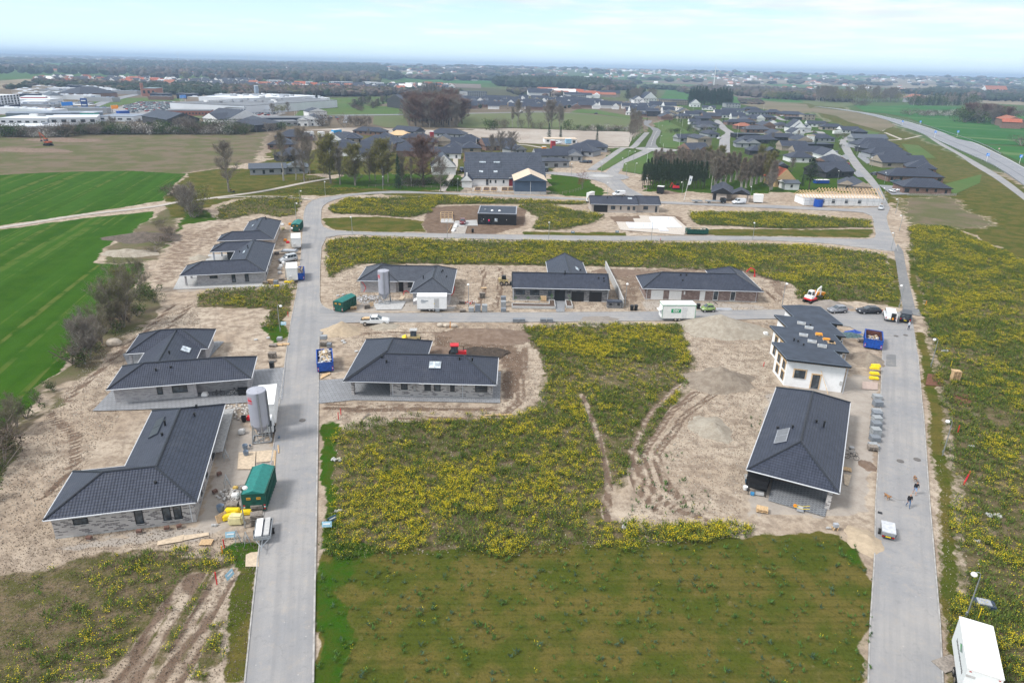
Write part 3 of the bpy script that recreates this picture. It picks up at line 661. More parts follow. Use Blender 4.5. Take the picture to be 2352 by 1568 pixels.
spl=K(CE,(880,610),(1010,660),(1110,688),(1280,745),(1440,850),(1650,965),(1800,1070),(2000,1190),(2170,1310),(2342,1440));spr=K(CE,(900,612),(1030,660),(1125,680),(1300,742),(1470,835),(1680,950),(1850,1045),(2050,1160),(2200,1260),(2342,1370))
spl.append(spl[-1]+(spl[-1]-spl[-2])*2);spr.append(spr[-1]+(spr[-1]-spr[-2])*2)
ladder('service_road',spl,spr,ASPH,0.05)
ribbon('footpath',K(CE,(520,620),(700,650),(940,668),(900,690),(850,718)),2.5,TRK);ribbon('footpath',K(CE,(890,735),(1000,780),(1050,805),(920,815)),2.5,TRK);ribbon('footpath',K(CE,(1090,805),(1270,765)),2,TRK)
mb=MB()
cl=[VV((*p,0.1))for p in smooth([p[:2]for p in K(CC,(1905,630),(1880,670),(1860,720),(1845,770))],8)]
for a_,b_ in list(zip(cl,cl[1:]))[::2]:
 w_=(b_-a_).normalized().cross(VV((0,0,1)))*0.12;mb.quad([a_-w_,b_-w_,b_+w_,a_+w_][::-1])
struct('road_marking',mb,LINE)
sheet('paved_terrace',K(CK,(180,1030),(400,800),(560,560),(500,440),(560,400),(1500,300),(1560,305),(1400,480),(1880,600),(2200,575),(2170,910),(1200,990),(600,1020)),PAVE,ang=R(14.4))
sheet('paved_drive',K(CM,(172,755),(430,736),(700,700),(1000,700),(1890,672),(1882,967),(500,940),(168,973)),PAVE)
sheet('paved_terrace',K(CF,(270,1345),(345,1200),(640,1030),(690,930),(1000,930),(1400,1100),(1340,1310),(800,1325)),CONC,ang=R(14))
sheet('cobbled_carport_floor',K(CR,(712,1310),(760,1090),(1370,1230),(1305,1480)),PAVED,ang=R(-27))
sheet('paved_walk',K(CH,(825,1315),(945,1315),(935,1430),(850,1430)),PAVE);sheet('paved_walk',K(CG,(1620,480),(1850,470),(1860,530),(1740,530),(1590,560)),CONC)
sheet('paved_drive',K(CG,(1630,540),(1750,535),(1725,615),(1575,615)),GRAVEL)
sheet('asphalt_patch',K(CI,(2048,1015),(2122,1020),(2125,1112),(2045,1105)),ASPHD,z=0.06)
FG1=mat_field('bright_green_field',(0.022,0.110,0.018),(0.040,0.135,0.024),scale=0.006,fine=0.1,stripe=(55,30,.35),streakc=(0.22,0.24,0.12))
FG2=mat_field('dull_green_field',(0.115,0.135,0.060),(0.095,0.130,0.045),(0.15,0.135,0.08),scale=0.008,fine=0.15)
FB=mat_field('bare_plot_soil',(0.34,0.29,0.25),(0.43,0.39,0.35),(0.24,0.20,0.16),scale=0.03,fine=0.3)
FBR=mat_field('brown_field',(0.16,0.13,0.11),(0.20,0.165,0.14),scale=0.01,fine=0.15)
FL_=mat_field('mown_green_slope',(0.07,0.13,0.03),(0.10,0.135,0.04),scale=0.02,fine=0.3)
FH=mat_field('dry_heath',(0.20,0.165,0.11),(0.14,0.13,0.07),(0.10,0.08,0.05),scale=0.012,fine=0.2)
PARK=mat_field('car_park_surface',(0.30,0.29,0.29),(0.24,0.24,0.25),(0.35,0.33,0.32),scale=0.02,fine=0.3)
for nm,m_,z_,cc,pts in(('field',FG2,.2,CC,((140,475),(850,462),(1100,467),(1350,486),(1640,520),(1760,560),(1780,640),(1200,625),(560,602),(170,605),(60,590))),('field',FG2,.2,CB,((1370,725),(1640,718),(1700,830),(1480,830),(1360,800))),('slope',FL_,.2,CB,((640,722),(700,660),(900,625),(1100,620),(1620,640),(1640,712),(1150,716))),('slope',FL_,.15,CB,((900,560),(1500,545),(1700,575),(1400,620),(930,622))),('building_plot',FB,.12,CC,((110,655),(230,617),(520,607),(1640,640),(1690,655),(1640,778),(640,745),(560,700),(300,692))),('building_plot',FB,.1,CB,((1120,830),(1480,838),(2160,860),(2200,850),(2352,865),(2352,930),(1900,920),(1180,880),(980,860),(740,850))),('field',FG1,.2,CE,((560,452),(900,458),(1130,445),(1800,470),(2342,500),(2342,560),(2900,600),(3300,900),(2342,870),(1900,855),(1650,800),(1500,735),(1130,575),(900,535),(680,515))),('field',FG1,.2,CE,((1930,868),(2342,885),(2800,920),(3000,1300),(2342,1060),(2100,950))),('field',FG2,.1,CE,((0,405),(150,400),(600,425),(560,450),(400,470),(180,455))),('heath',FH,.1,CD,((1180,380),(1450,400),(1900,440),(1960,520),(1850,540),(1500,500),(1210,440))),('heath',FH,.1,CE,((20,500),(150,470),(600,525),(900,600),(1000,660),(850,720),(500,620),(380,560))),('field',FG1,.4,CB,((1400,345),(2352,350),(2352,430),(1770,400),(1480,392))),('field',FBR,.4,CB,((1780,418),(2352,432),(2352,470),(1820,452))),('field',FG1,.4,CC,((0,112),(540,122),(560,175),(380,190),(0,190))),('field',FG2,.4,CC,((1240,165),(1700,160),(2000,190),(2200,240),(1650,225))),('field',FG2,.4,CD,((0,205),(640,240),(640,275),(200,255),(0,235))),('field',FBR,.4,CD,((1090,335),(1560,340),(1540,378),(1200,375))),('slope',FL_,.1,CA,((300,705),(640,655),(560,700),(380,720))),('slope',FL_,.1,CA,((810,600),(1000,562),(1230,556),(1660,560),(1700,585),(1300,590),(1100,625),(900,650),(780,640))),('car_park',PARK,.15,CA,((160,690),(240,640),(560,640),(600,655),(330,705))),('car_park',PARK,.2,CA,((920,690),(1100,640),(1280,592),(1600,588),(1660,620),(1560,660),(1490,700),(1200,715))),('road',ASPHM,.25,CA,((790,652),(900,600),(1100,545),(1220,525),(1290,530),(1150,560),(990,605),(860,660))),('car_park',PARK,.2,CA,((2040,720),(2352,700),(2352,745),(2020,745))),('car_park',PARK,.2,CB,((200,680),(480,670),(560,700),(480,725),(200,725))),('road',ASPHM,.25,CB,((930,715),(1640,708),(1640,716),(1160,722),(1120,790),(1080,790),(1100,722))),('field',FG2,.15,CA,((1520,730),(1870,720),(1880,745),(1540,752))),('slope',FL_,.12,CC,((1100,462),(1180,430),(1340,436),(1640,490),(1850,520),(1700,528),(1350,475))),('slope',FL_,.1,CC,((1860,560),(2000,540),(2200,640),(2100,700),(2200,800),(1960,780),(1920,740),(1950,640))),('slope',FL_,.1,CC,((1600,930),(1830,840),(1900,850),(1760,1030),(1580,1000))),('slope',FL_,.1,CC,((1350,985),(1590,810),(1720,812),(1480,960),(1400,1000))),('slope',FL_,.1,CE,((600,690),(840,735),(780,770),(640,740))),('slope',FL_,.1,CE,((1060,850),(1240,870),(1420,1000),(1180,1000))),('slope',FL_,.1,CE,((1490,1280),(1900,1170),(1880,1260),(1620,1380)))):
 sheet(nm,K(cc,*pts),m_,z=z_)
# ------------------------------------------------------------------ houses
GUT=mat('white_gutter',(0.62,0.64,0.68),0.4,var=0.04)
SOFF=mat('white_soffit_board',(0.55,0.55,0.56),0.7)
def wing_pts(w,e,tan):
 x0,y0,x1,y1,ax,ea,eb=w
 if ax=='x':
  h=(y1-y0)/2;ym=(y0+y1)/2;top=e+h*tan
  A=(x0+(h if ea=='h' else 0),ym,top);B=(x1-(h if eb=='h' else 0),ym,top)
  c=[(x0,y0,e),(x1,y0,e),(x1,y1,e),(x0,y1,e)]
  return c,A,B
 h=(x1-x0)/2;xm=(x0+x1)/2;top=e+h*tan
 A=(xm,y0+(h if ea=='h' else 0),top);B=(xm,y1-(h if eb=='h' else 0),top)
 c=[(x1,y0,e),(x1,y1,e),(x0,y1,e),(x0,y0,e)]
 return c,A,B
def add_roof(mb,w,e,tan,k=0,th=0.16):
 e=e+k*0.004
 c,A,B=wing_pts(w,e,tan);ea,eb=w[5],w[6]
 lo=[(p[0],p[1],p[2]-th)for p in c]
 mb.add([*c,A,B],[(0,1,5,4),(2,3,4,5)],0)
 mb.add([c[3],c[0],A],[(0,1,2)],0 if ea=='h' else 1)
 mb.add([c[1],c[2],B],[(0,1,2)],0 if eb=='h' else 1)
 mb.add([*lo,*c],[(0,1,5,4),(1,2,6,5),(2,3,7,6),(3,0,4,7)],2)
 mb.add(lo,[(3,2,1,0)],3)
def window(par,x,y,z,w,h,f='S',bars=1,name='window',frame=None,glass=None,label=None):
 """frame standing 3 cm proud of the wall plane through (x, y); z is the lower edge"""
 rot={'S':0,'E':90,'N':180,'W':-90}[f]
 F=MB();t_=0.07
 for cx,cz,dx,dz in((0,t_/2,w,t_),(0,h-t_/2,w,t_),(-w/2+t_/2,h/2,t_,h-2*t_),(w/2-t_/2,h/2,t_,h-2*t_)):
  F.box((cx,-0.01,cz),(dx,0.09,dz))
 for i in range(1,bars):F.box((-w/2+w*i/bars,-0.012,h/2),(0.06,0.07,h-2*t_))
 fr=obj(name,F,frame or DARKF,par,(x,y,z),R(rot))
 G=MB();G.box((0,0.0,h/2),(w-2*t_+.005,0.02,h-2*t_+.005));obj('pane',G,glass or GLASS,fr)
 S=MB();S.box((0,-0.05,-0.035),(w+0.1,0.14,0.05));obj('sill',S,CONC,fr)
 return fr
def door(par,x,y,w=0.95,h=2.1,f='S',m=None,name='door',z=0.0):
 rot={'S':0,'E':90,'N':180,'W':-90}[f]
 F=MB();F.box((0,-0.01,h/2),(w,0.08,h))
 if name=='garage_door':
  for i in range(1,5):F.box((0,-0.055,h*i/5),(w-.06,0.012,0.025))
 d=obj(name,F,m or DARKF,par,(x,y,z),R(rot))
 if name=='door':
  hn=MB();hn.box((w*0.36,-0.08,1.0),(0.12,0.05,0.03));obj('handle',hn,ZINC,d)
 return d
PANEL=mat('solar_cell_glass',(.035,.038,.045),.35,spec=.5);PANELG=mat('grey_solar_glass',(.15,.155,.17),.4,spec=.5)
def roofwin(par,x,y,z,w,h,tan,face='S',n=1,m=None,name='roof_window',pane=None):
 """roof window or panel lying on a slope that falls towards 'face'"""
 rot={'S':0,'E':90,'N':180,'W':-90}[face];a=math.atan(tan)
 F=MB()
 F.box((0,0,0.04),(w,h,0.10));fr_o=obj(name,F,m or ZINC,par)
 fr_o.matrix_local=Matrix.Translation((x,y,z))@MR(R(rot),4,'Z')@MR(a,4,'X')
 for i in range(n):
  G=MB();ww=w/n-0.12;G.box((-w/2+w*(i+.5)/n,0,0.1),(ww,h-0.16,0.02));obj('pane',G,pane or GLASSL,fr_o)
 return fr_o
def house(name,label,loc,ang,wings,e=2.6,tan=0.47,wall=None,roofm=None,walls=None,inset=0.45,detail=2,gable=None,group=None,fascia=None,cat='house',nocap=()):
 th=thing(name,label,cat,(loc[0],loc[1],0),ang,group)
 rb=MB()
 for k,w in enumerate(wings):add_roof(rb,w,e,tan,k)
 wall=wall or BR_PLAIN
 rf=obj('roof',rb,[roofm or ROOF,gable or wall,fascia or DARKF,SOFF],th)
 wl=walls if walls is not None else[(w[0]+inset,w[1]+inset,w[2]-inset,w[3]-inset)for w in wings]
 wb=MB();pb=MB()
 for k,w in enumerate(wl):
  o=0.003*k;wb.prism([(w[0]-o,w[1]-o),(w[2]+o,w[1]-o),(w[2]+o,w[3]+o),(w[0]-o,w[3]+o)],-0.3,e-0.10-o)
  pb.prism([(w[0]-.02-o,w[1]-.02-o),(w[2]+.02+o,w[1]-.02-o),(w[2]+.02+o,w[3]+.02+o),(w[0]-.02-o,w[3]+.02+o)],-0.3,0.14)
 if wl:
  wo_=obj('wall',wb,wall,th)
  if detail:obj('plinth',pb,CONC,th)
 if detail>=2:
  cb=MB();gb=MB()
  def cap(a,b_):
   a,b_=Vector(a),Vector(b_);n_=max(1,int((b_-a).length/0.4))
   for i in range(n_):
    p,q_=a.lerp(b_,i/n_),a.lerp(b_,(i+1.12)/n_);p.z+=.02;q_.z+=.02
    cb.tube(p,q_,0.13,0.115,6)
  for k,w in enumerate(wings):
   c,A,B=wing_pts(w,e+k*.004,tan)
   if(Vector(A)-Vector(B)).length>.1:cap(A,B)
   for en,P_,q1,q2 in((w[5],A,c[0],c[3]),(w[6],B,c[1],c[2])):
    for q_ in(q1,q2):
     if(q_[0],q_[1])not in nocap:cap(q_,P_)
   hipa=[(c[0],c[1]),(c[2],c[3])]+([(c[3],c[0])]if w[5]=='h' else[])+([(c[1],c[2])]if w[6]=='h' else[])
   for a,b_ in hipa:
    a,b_=Vector(a),Vector(b_);n_=(b_-a).normalized().cross(VV((0,0,1)))*0.06
    gb.tube(a+n_-VV((0,0,.05)),b_+n_-VV((0,0,.05)),0.065,n=5)
  obj('ridge_tiles',cb,RIDGE,rf);obj('gutter',gb,GUT,rf)
 return th
def pipe(par,x,y,h=2.45):
 mb=MB();mb.tube((x,y,0.0),(x,y,h),0.045,n=6);mb.tube((x,y,h-.02),(x,y-.35,h+.12),0.045,n=6);return obj('downpipe',mb,GUT,par)
def vents(par,pts,z0,big=False):
 for x,y,z in pts:
  mb=MB();mb.tube((x,y,z-.2),(x,y,z+(.75 if big else.18)),.12,n=8);mb.tube((x,y,z+(.75 if big else.18)),(x,y,z+(.83 if big else.30)),.17,.15,n=8)
  obj('roof_vent',mb,PLASTIC,par)
hA=house('house','pale speckled brick L-shaped house with black tiled hip roof, nearest at the lower left',P(99,1194.7,2.6),R(14.8),[(0,0,14.0,9.0,'x','h','h'),(5.2,0,14.0,22.5,'y','h','h')],wall=BR_LIGHT,nocap=((5.2,0),(14.0,9.0)))
for x,z,w,h in((3.0,1.35,1.35,.7),(8.3,.55,.8,1.65),(10.9,.55,.8,1.65),(11.95,.55,.8,1.65)):window(hA,x,.45,z,w,h)
for y,z,w,h in((4.5,.5,.7,1.6),(8.2,.5,.8,1.6),(10.2,1.2,.8,.8),(13.0,.2,1.6,2.0),(16.6,.2,1.0,2.0),(19.6,.2,1.6,2.0)):window(hA,13.55,y,z,w,h,'E')
pipe(hA,13.2,.4);vents(hA,[(11.2,19.4,4.1),(11.3,17.2,4.1),(8.6,12.3,4.3)],0);vents(hA,[(8.4,15.0,4.0)],0,True);vents(hA,[(9.8,2.6,3.75)],0)
sp=roofwin(hA,7.3,15.6,3.65,4.4,1.25,.47,'W',2,BITU,'solar_panel',PANEL)
hB=house('house','long pale grey brick house with hip roof, paved terrace and bicycles along its wall',P(244.4,895.3,2.6),R(14.4),[(0,0,18.8,8.2,'x','h','h'),(1.9,4,10.0,17.4,'y','g','g'),(-0.8,13.0,11.0,21.6,'x','h','h')],wall=BR_PLAIN,walls=[(.55,.85,10.8,7.7),(10.7,2.3,18.3,7.7),(2.6,7,9.4,14),(1.6,13.6,10.5,21.1)])
for x,z,w,h in((6.4,.9,.75,1.15),(9.0,.95,2.0,1.1)):window(hB,x,.85,z,w,h,bars=2 if w>1.5 else 1)
for x_,y_ in((18.2,.9),(-.3,13.6),(11.0,1.0)):
 obj('pillar',MB().box((x_,y_,1.2),(.36,.36,2.6)),BR_PLAIN,hB)
roofwin(hB,8.3,11.0,3.45,1.9,1.3,.47,'E',2);vents(hB,[(5.9,2.6,3.9),(7.8,2.9,4.0),(6.7,7.9,4.4)],0);window(hB,9.4,11.5,.3,1.2,2,'E')
hC1=house('house','pale brick house with black hip roof and open corner porch, beside the white site trailers',P(412.6,633.4,2.6),R(14.1),[(0,0,17.2,8.0,'x','h','h'),(8.6,0,17.2,26.0,'y','h','h'),(3.0,19.6,12.5,26.0,'x','h','g')],wall=BR_PLAIN,nocap=((8.6,0),(17.2,8.0)),walls=[(3.1,1.2,16.6,7.5),(9.1,1.2,16.65,25.5),(7.2,20.1,12,25.5)])
for x,z,w,h in((6.4,1.35,1.6,.6),(10.4,.3,.8,1.75),(13.1,.3,.8,1.75)):window(hC1,x,1.2,z,w,h)
for x_,y_ in((.8,1.3),(.8,6.8),(3.6,20.3),(4.6,25.2)):
 obj('pillar',MB().box((x_,y_,1.2),(.34,.34,2.6)),BR_PLAIN if y_<9 else STEEL,hC1)
obj('window_wall',MB().box((7.6,19.99,1.2),(1.9,.1,2.3)),DARKF,hC1)
roofwin(hC1,11.6,12.6,4.05,2.2,.5,.47,'W',1);vents(hC1,[(12.2,15.0,4.3),(11.8,17.5,4.2),(10.2,15.5,3.4)],0)
for y in(6,12,18,22):window(hC1,16.65,y,.3,1.1,1.9,'E')
hC2=house('house','pale brick house with black L-shaped hip roof, farthest of the row left of the bend',P(498.4,553.6,2.6),R(13.1),[(0,0,13.6,6.6,'x','h','h'),(4.9,0,13.6,22.6,'y','h','h')],wall=BR_BEIGE,nocap=((4.9,0),(13.6,6.6)))
for x,z,w,h in((3.5,1.3,1.8,.6),(8.0,.3,1.3,1.8)):window(hC2,x,.45,z,w,h)
roofwin(hC2,7.4,11.5,3.85,2.2,.5,.47,'W',1);vents(hC2,[(7.8,17.6,3.9),(9.9,19.0,4.4),(10.2,17.2,4.3)],0)
hD=house('house','pale brick house with carport and double skylight in the middle of the picture',P(792.8,875.8,2.6),0.0,[(0,0,21.7,10.0,'x','h','h'),(-.3,0,10.6,16.2,'y','h','h')],wall=BR_LIGHT,nocap=((10.6,0),(0,10.0)),walls=[(6.2,1.0,21.1,9.5),(3.0,9.3,10.1,15.7),(2.9,7.3,6.3,9.4)])
for x,z,w,h in((8.3,1.05,.95,1.15),(11.7,.95,.95,1.25),(13.1,.95,.95,1.25),(15.3,.9,.65,1.25),(19.5,.95,1.8,1.1)):window(hD,x,1.0,z,w,h)
obj('meter_box',MB().box((9.8,.96,1.3),(.3,.06,.8)),ZINC,hD)
obj('pillar',MB().box((.75,1.3,1.2),(.38,.7,2.6)),BR_LIGHT,hD);pipe(hD,6.6,.95);pipe(hD,16.8,.95)
roofwin(hD,12.6,3.1,4.12,1.75,1.35,.47,'S',2);vents(hD,[(16.1,4.2,4.75),(18.0,4.1,4.7),(5.4,3.4,4.35),(4.6,4.2,4.7)],0)
hE=house('house','grey plastered house with blue-grey hip roof behind the mortar silo',P(821.5,644.8,2.6),R(1.4),[(-.1,0,8.4,10.8,'y','h','h'),(4,.2,16,9.2,'x','g','g'),(11.9,-7.7,20.2,10.0,'y','h','h')],roofm=ROOF2,wall=BR_PLAIN,walls=[(.4,.6,7.9,10.2),(7.8,1.2,12.5,8.8),(12.4,-7.2,19.7,9.5)])
obj('door',MB().box((8.9,1.15,1.2),(.95,.1,2.3)),DARKF,hE);window(hE,10.8,1.2,.9,1.0,1.2)
for x in(14.0,17.5):window(hE,x,-7.2,.9,1.0,1.2)
vents(hE,[(9.6,5.2,4.55),(17.6,3.8,4.0),(17.4,2.8,4.0),(18.6,1.2,3.4)],0);vents(hE,[(13.9,-1.0,3.5)],0,True)
for pts in(((.7,.3,2.4),(1.2,.2,1.9),(1.6,.2,1.0),(1.1,.2,.1)),((19.9,0,2.3),(20.4,-.3,1.4),(20.1,-1.0,.5),(19.6,-1.6,.1)),((10.9,-.6,.2),(10.4,-.8,.8),(9.8,-1,.8),(9.7,-1.2,.05))):
 obj('red_drain_hose',MB().path(pts,.07),RED,hE)
hF=house('house','dark grey brick house with two black garage doors and rear wing, number 29',P(1176.3,661.3,2.7),R(.6),[(0,0,20.2,8.5,'x','g','g'),(8.0,4.2,16.6,21.0,'y','g','g')],e=2.75,tan=.49,wall=BR_GREY,walls=[(.15,.3,20.05,8.2),(8.3,7,16.3,20.7)],inset=.3)
window(hF,1.7,.3,1.1,1.95,1.15,bars=3);window(hF,4.7,.3,1.1,1.95,1.15,bars=3);window(hF,7.8,.3,.95,.75,1.15)
obj('door',MB().box((9.9,.28,1.15),(2.2,.1,2.3)),DARKF,hF)
for x in(13.65,17.35):door(hF,x,.3,2.6,2.1,m=BLACKW,name='garage_door')
text_mesh('29',.75,DARKF,hF,'house_number',ori((11.75,.26,1.95),-90),.02,.01)
roofwin(hF,14.3,11.2,3.9,2.4,.75,.49,'E',1);vents(hF,[(15.2,11.6,3.5),(18.1,3.0,4.2),(19.2,3.0,4.2),(19.2,2.2,3.8)],0);vents(hF,[(11.1,4.0,4.7)],0,True)
pipe(hF,.3,.25);pipe(hF,19.9,.25)
hG=house('house','brown brick house with two white garage doors and black hip roof, beside the sign-written trailer',P(1478.6,662.4,2.6),R(-.7),[(-.2,0,25.0,9.3,'x','h','h'),(16.6,0,25.0,15.5,'y','h','h')],tan=.5,nocap=((16.6,0),(25.0,9.3)),wall=BR_BROWN,walls=[(.65,.85,24.3,8.6),(17.2,8,24.3,14.8)])
for x in(3.1,6.9):door(hG,x,.85,2.6,2.05,m=WHITE,name='garage_door')
door(hG,12.6,.85,1.1,2.1,m=WHITE);
for x in(15.4,19.0):window(hG,x,.85,.2,1.05,2.0,frame=WHITE)
obj('meter_box',MB().box((8.8,.8,1.6),(.3,.08,.7)),WHITE,hG)
pipe(hG,.9,.8);pipe(hG,23.9,.8);vents(hG,[(8.3,3.9,4.6),(9.5,3.9,4.6),(8.5,2.4,3.8)],0)
hJ=house('house','black tiled house with cobbled carport and a tilted panel, nearest house beside the right road',P(1715.4,1077.7,2.6),R(-26.8),[(0,0,9.75,25.0,'y','h','h')],tan=.53,wall=BR_LIGHT,walls=[(.6,6.5,9.2,24.5)])
obj('pillar',MB().box((8.95,1.55,1.2),(.5,2.2,2.6)),BR_LIGHT,hJ)
mb=MB();mb.box((1.3,2.6,1.15),(2.4,4.0,2.3));mb.box((1.3,.55,.9),(2.3,.1,.9));obj('shed_wall',mb,BLACKW,hJ)
for y,w in((9,1),(14,1.6),(19,1.0)):window(hJ,9.2,y,.4,w,1.8,'E')
roofwin(hJ,2.7,7.3,4.15,3.6,1.5,.53,'W',2,STEEL,'solar_panel',PANELG);vents(hJ,[(6.1,12.3,4.6),(3.6,9.3,4.6),(1.9,10.0,3.6)],0);vents(hJ,[(7.0,12.4,4.1)],0,True)
th=thing('house','white unfinished terraced block with stepped black felt roof and skylights','house',(P(1807.6,825,4.7).x,P(1807.6,825,4.7).y,0),R(-15))
hI=th
poly=[(0,0),(9.06,0),(7.45,6.05),(9.7,6.08),(8.65,13.6),(10.45,13.4),(8.8,19.7),(10.9,19.6),(8.4,28.7),(4.9,28.5),(1.5,27),(3.0,21),(-.3,21),(1.4,14.85),(-1.5,14.85),(.55,7.1),(-1.7,6.75)]
obj('roof',MB().prism(poly,4.45,4.72,1,0),[BITU,DARKF],th)
eb=MB()
for a,b_ in zip(poly,poly[1:]+poly[:1]):
 a,b_=VV((*a,4.73)),VV((*b_,4.73));eb.box(((a+b_)/2),((b_-a).length,.1,.07),math.atan2(b_.y-a.y,b_.x-a.x))
obj('roof_edge_trim',eb,mat('felt_edge_trim',(.09,.12,.16),.4),th)
wpoly=[(.35,.95),(8.6,1.0),(7.0,6.6),(9.0,6.7),(8.2,13.1),(9.9,13.6),(8.3,19.2),(10.2,20.2),(8.0,28.1),(5.1,28.0),(2.2,26.7),(3.7,20.4),(.4,20.5),(2.1,14.4),(-.8,14.3),(1.2,6.6),(-.9,6.2)]
obj('wall',MB().prism(wpoly,-.3,4.0),PRIMER,th)
obj('roof_deck',MB().prism([(x*.985+.07,y*.99+.1)for x,y in wpoly],3.9,4.46),DARKF,th)
mb=MB()
for i in range(24):mb.box((.5+i*.35,.95,4.22),(.06,.14,.4))
obj('rafter_ends',mb,WOOD,th)
mb=MB()
for a,b_ in(((.2,.9),(-1.1,6.1)),((1.1,6.9),(-1.0,14.3)),((2.0,14.8),(.2,20.4))):
 mb.tube((*a,4.2),(*b_,4.25),.09,n=4);mb.tube((*a,3.7),(*b_,4.3),.06,n=4)
obj('roof_batten',mb,WOOD,th)
def trim_window(x,y,z,w,h,f='S',bars=1,rz=None,isdoor=False):
 o=window(th,x,y,z,w,h,f,bars,'door' if isdoor else 'window')
 T=MB()
 for cx,cz,dx,dz in((0,h+.1,w+.5,.18),(-w/2-.14,h/2,.14,h+.1),(w/2+.14,h/2,.14,h+.1)):T.box((cx,-.02,cz),(dx,.06,dz))
 obj('timber_lining',T,WOOD,o)
 if rz is not None:o.rotation_euler=(0,0,rz)
 return o
trim_window(2.35,.95,1.5,1.5,1.3,'S',2);trim_window(4.75,.96,.1,1.0,2.25,'S',1,isdoor=True)
wa=math.atan2(6.2-.95,-.9-.35)-pi
for f_,z in((.22,2.4),(.22,.6),(.66,2.4),(.66,.6)):
 trim_window(.35-1.25*f_-.03,.95+5.25*f_,z,1.0,1.25,rz=wa)
wa2=math.atan2(14.3-6.6,-.8-1.2)-pi
for f_ in(.2,.45,.75):
 for z in(.5,2.4):trim_window(1.2-2.0*f_-.03,6.6+7.7*f_,z,1.0,1.3,rz=wa2)
for x,y in((7.9,6.62),(9.2,13.3),(9.4,19.6)):
 for z in(.4,2.7):window(th,x,y,z,1.5,1.2,'S',3)
for x,y in((8.8,.6),(9.4,6.5),(10.1,13.8)):
 obj('support_post',MB().tube((x,y,0),(x,y,4.4),.07,n=6),STEEL,th)
for x,y in((3.9,17.6),(4.9,15.6),(3.6,11.6),(4.6,8.9),(5.9,7.3)):
 s_=obj('skylight',MB().box((0,0,.12),(1.35,1.0,.25)),CONCL,th,(x,y,4.72),R(-8));g_=MB();g_.box((0,0,.265),(1.15,.8,.03));obj('pane',g_,mat_glass('rooflight_glass',(.16,.18,.20)),s_)
vents(th,[(5.3,17.0,4.75),(2.4,8.2,4.75),(3.1,6.9,4.75)],0);vents(th,[(1.8,8.5,4.4)],0,True)
obj('meter_box',MB().box((8.3,.93,1.5),(.3,.1,.6)),CONCL,th)
tag(obj('plank',MB().tube((5.2,.85,3.2),(6.6,-.6,0),.05,n=4),WOOD,None,th.location,th.rotation_euler[2]),'long timber prop leaning on the white unfinished block','plank')
for i,(x,y,n_)in enumerate(((6.1,12.6,4),(7.0,10.6,3),(7.6,9.5,1))):
 w_=MR(R(-15),3,'Z')@VV((x,y,0))+th.location
 t_=thing('felt_rolls',('four','three','single')[i]+' orange-wrapped rolls on a pallet lying on the stepped felt roof' if i<2 else 'black tool bag on a yellow pallet lying on the stepped felt roof','building material',(w_.x,w_.y,4.72),R(-15),'pallets lying on the felt roof')
 mb=MB()
 for k in range(5):mb.box((0,-.4+k*.2,.1),(1.2,.1,.04))
 for k in(-.5,0,.5):mb.box((k,0,.04),(.1,.9,.08))
 obj('pallet',mb,WOOD,t_)
 mb=MB()
 if i<2:
  for k in range(n_):mb.tube((-.5,-.3+k*.2,.24),(.5,-.3+k*.2,.24),.12,n=10)
  obj('roll',mb,ORANGE,t_)
 else:mb.box((0,0,.3),(.7,.45,.35),top=.8);obj('bag',mb,PLASTIC,t_)
th=thing('house','black clad flat-roofed house with pale parapet edge and two domed rooflights','house',(P(1097.3,515.2).x,P(1097.3,515.2).y,0),R(-.5))
obj('wall',MB().prism([(0,0),(11.8,0),(11.8,12.2),(0,12.2)],-.2,3.25),BLACKW,th)
obj('roof',MB().prism([(.25,.25),(11.55,.25),(11.55,11.95),(.25,11.95)],3.2,3.32),BITU,th)
mb=MB()
for c_,d_ in(((5.9,.1,3.4),(12,.3,.22)),((5.9,12.1,3.4),(12,.3,.22)),((.1,6.1,3.4),(.3,11.7,.22)),((11.7,6.1,3.4),(.3,11.7,.22))):mb.box(c_,d_)
obj('parapet',mb,mat('grey_parapet_cap',(.30,.32,.37),.4),th)
for x in(4.2,6.5):
 obj('rooflight',MB().lathe((x,4.5,3.3),[(.42,0),(.42,.2),(.3,.36),(.05,.42)]),LAMPW,th)
obj('roof_vent',MB().lathe((2.0,4.4,3.3),[(.2,0),(.2,.5),(.28,.5),(.1,.65)]),CHROME,th)
door(th,2.8,0,1.0,2.1);window(th,1.2,0,1.0,.45,1.1);window(th,5.6,0,1.0,1.05,1.05,bars=1,glass=GLASSL)
for x in(1.8,8.8):
 obj('wall_lamp',MB().box((x,-.06,1.6),(.14,.12,.25)),WHITE,th)
hL=house('house','pale beige brick bungalow with wide black garage door and low gable roofs',P(1358,486.6),R(1.2),[(-.5,-.45,15.8,8.6,'x','g','g'),(15.2,.6,23.6,9.8,'x','g','g')],e=2.7,tan=.45,wall=BR_BEIGE,walls=[(0,0,15.3,8.1),(15.2,1.1,23.2,9.4)],fascia=DARKF)
door(hL,3.1,0,4.7,2.4,m=BLACKW,name='garage_door')
for x,z,w,h in((7.3,.95,1.5,1.2),(9.9,.9,.55,1.2),(12.6,.85,.9,1.2),(14.4,.85,.9,1.2)):window(hL,x,0,z,w,h,bars=2 if w>1.2 else 1)
window(hL,18.6,1.1,.9,1.6,1.15,bars=3);window(hL,22.2,1.1,.1,.7,2.0);roofwin(hL,13.3,3.0,4.2,1.5,.9,.45,'S',2)
vents(hL,[(6.9,3.4,4.4),(10.7,3.6,4.5)],0);vents(hL,[(5.5,2.8,4.1)],0,True)
o_=CD(1840,1490);o2=CD(2700,1500);ang=math.atan2(o2.y-o_.y,o2.x-o_.x)
th=thing('house','white insulated house shell with bare timber roof trusses and scaffolding','house',(o_.x,o_.y,0),ang)
L_=(o2-o_).length
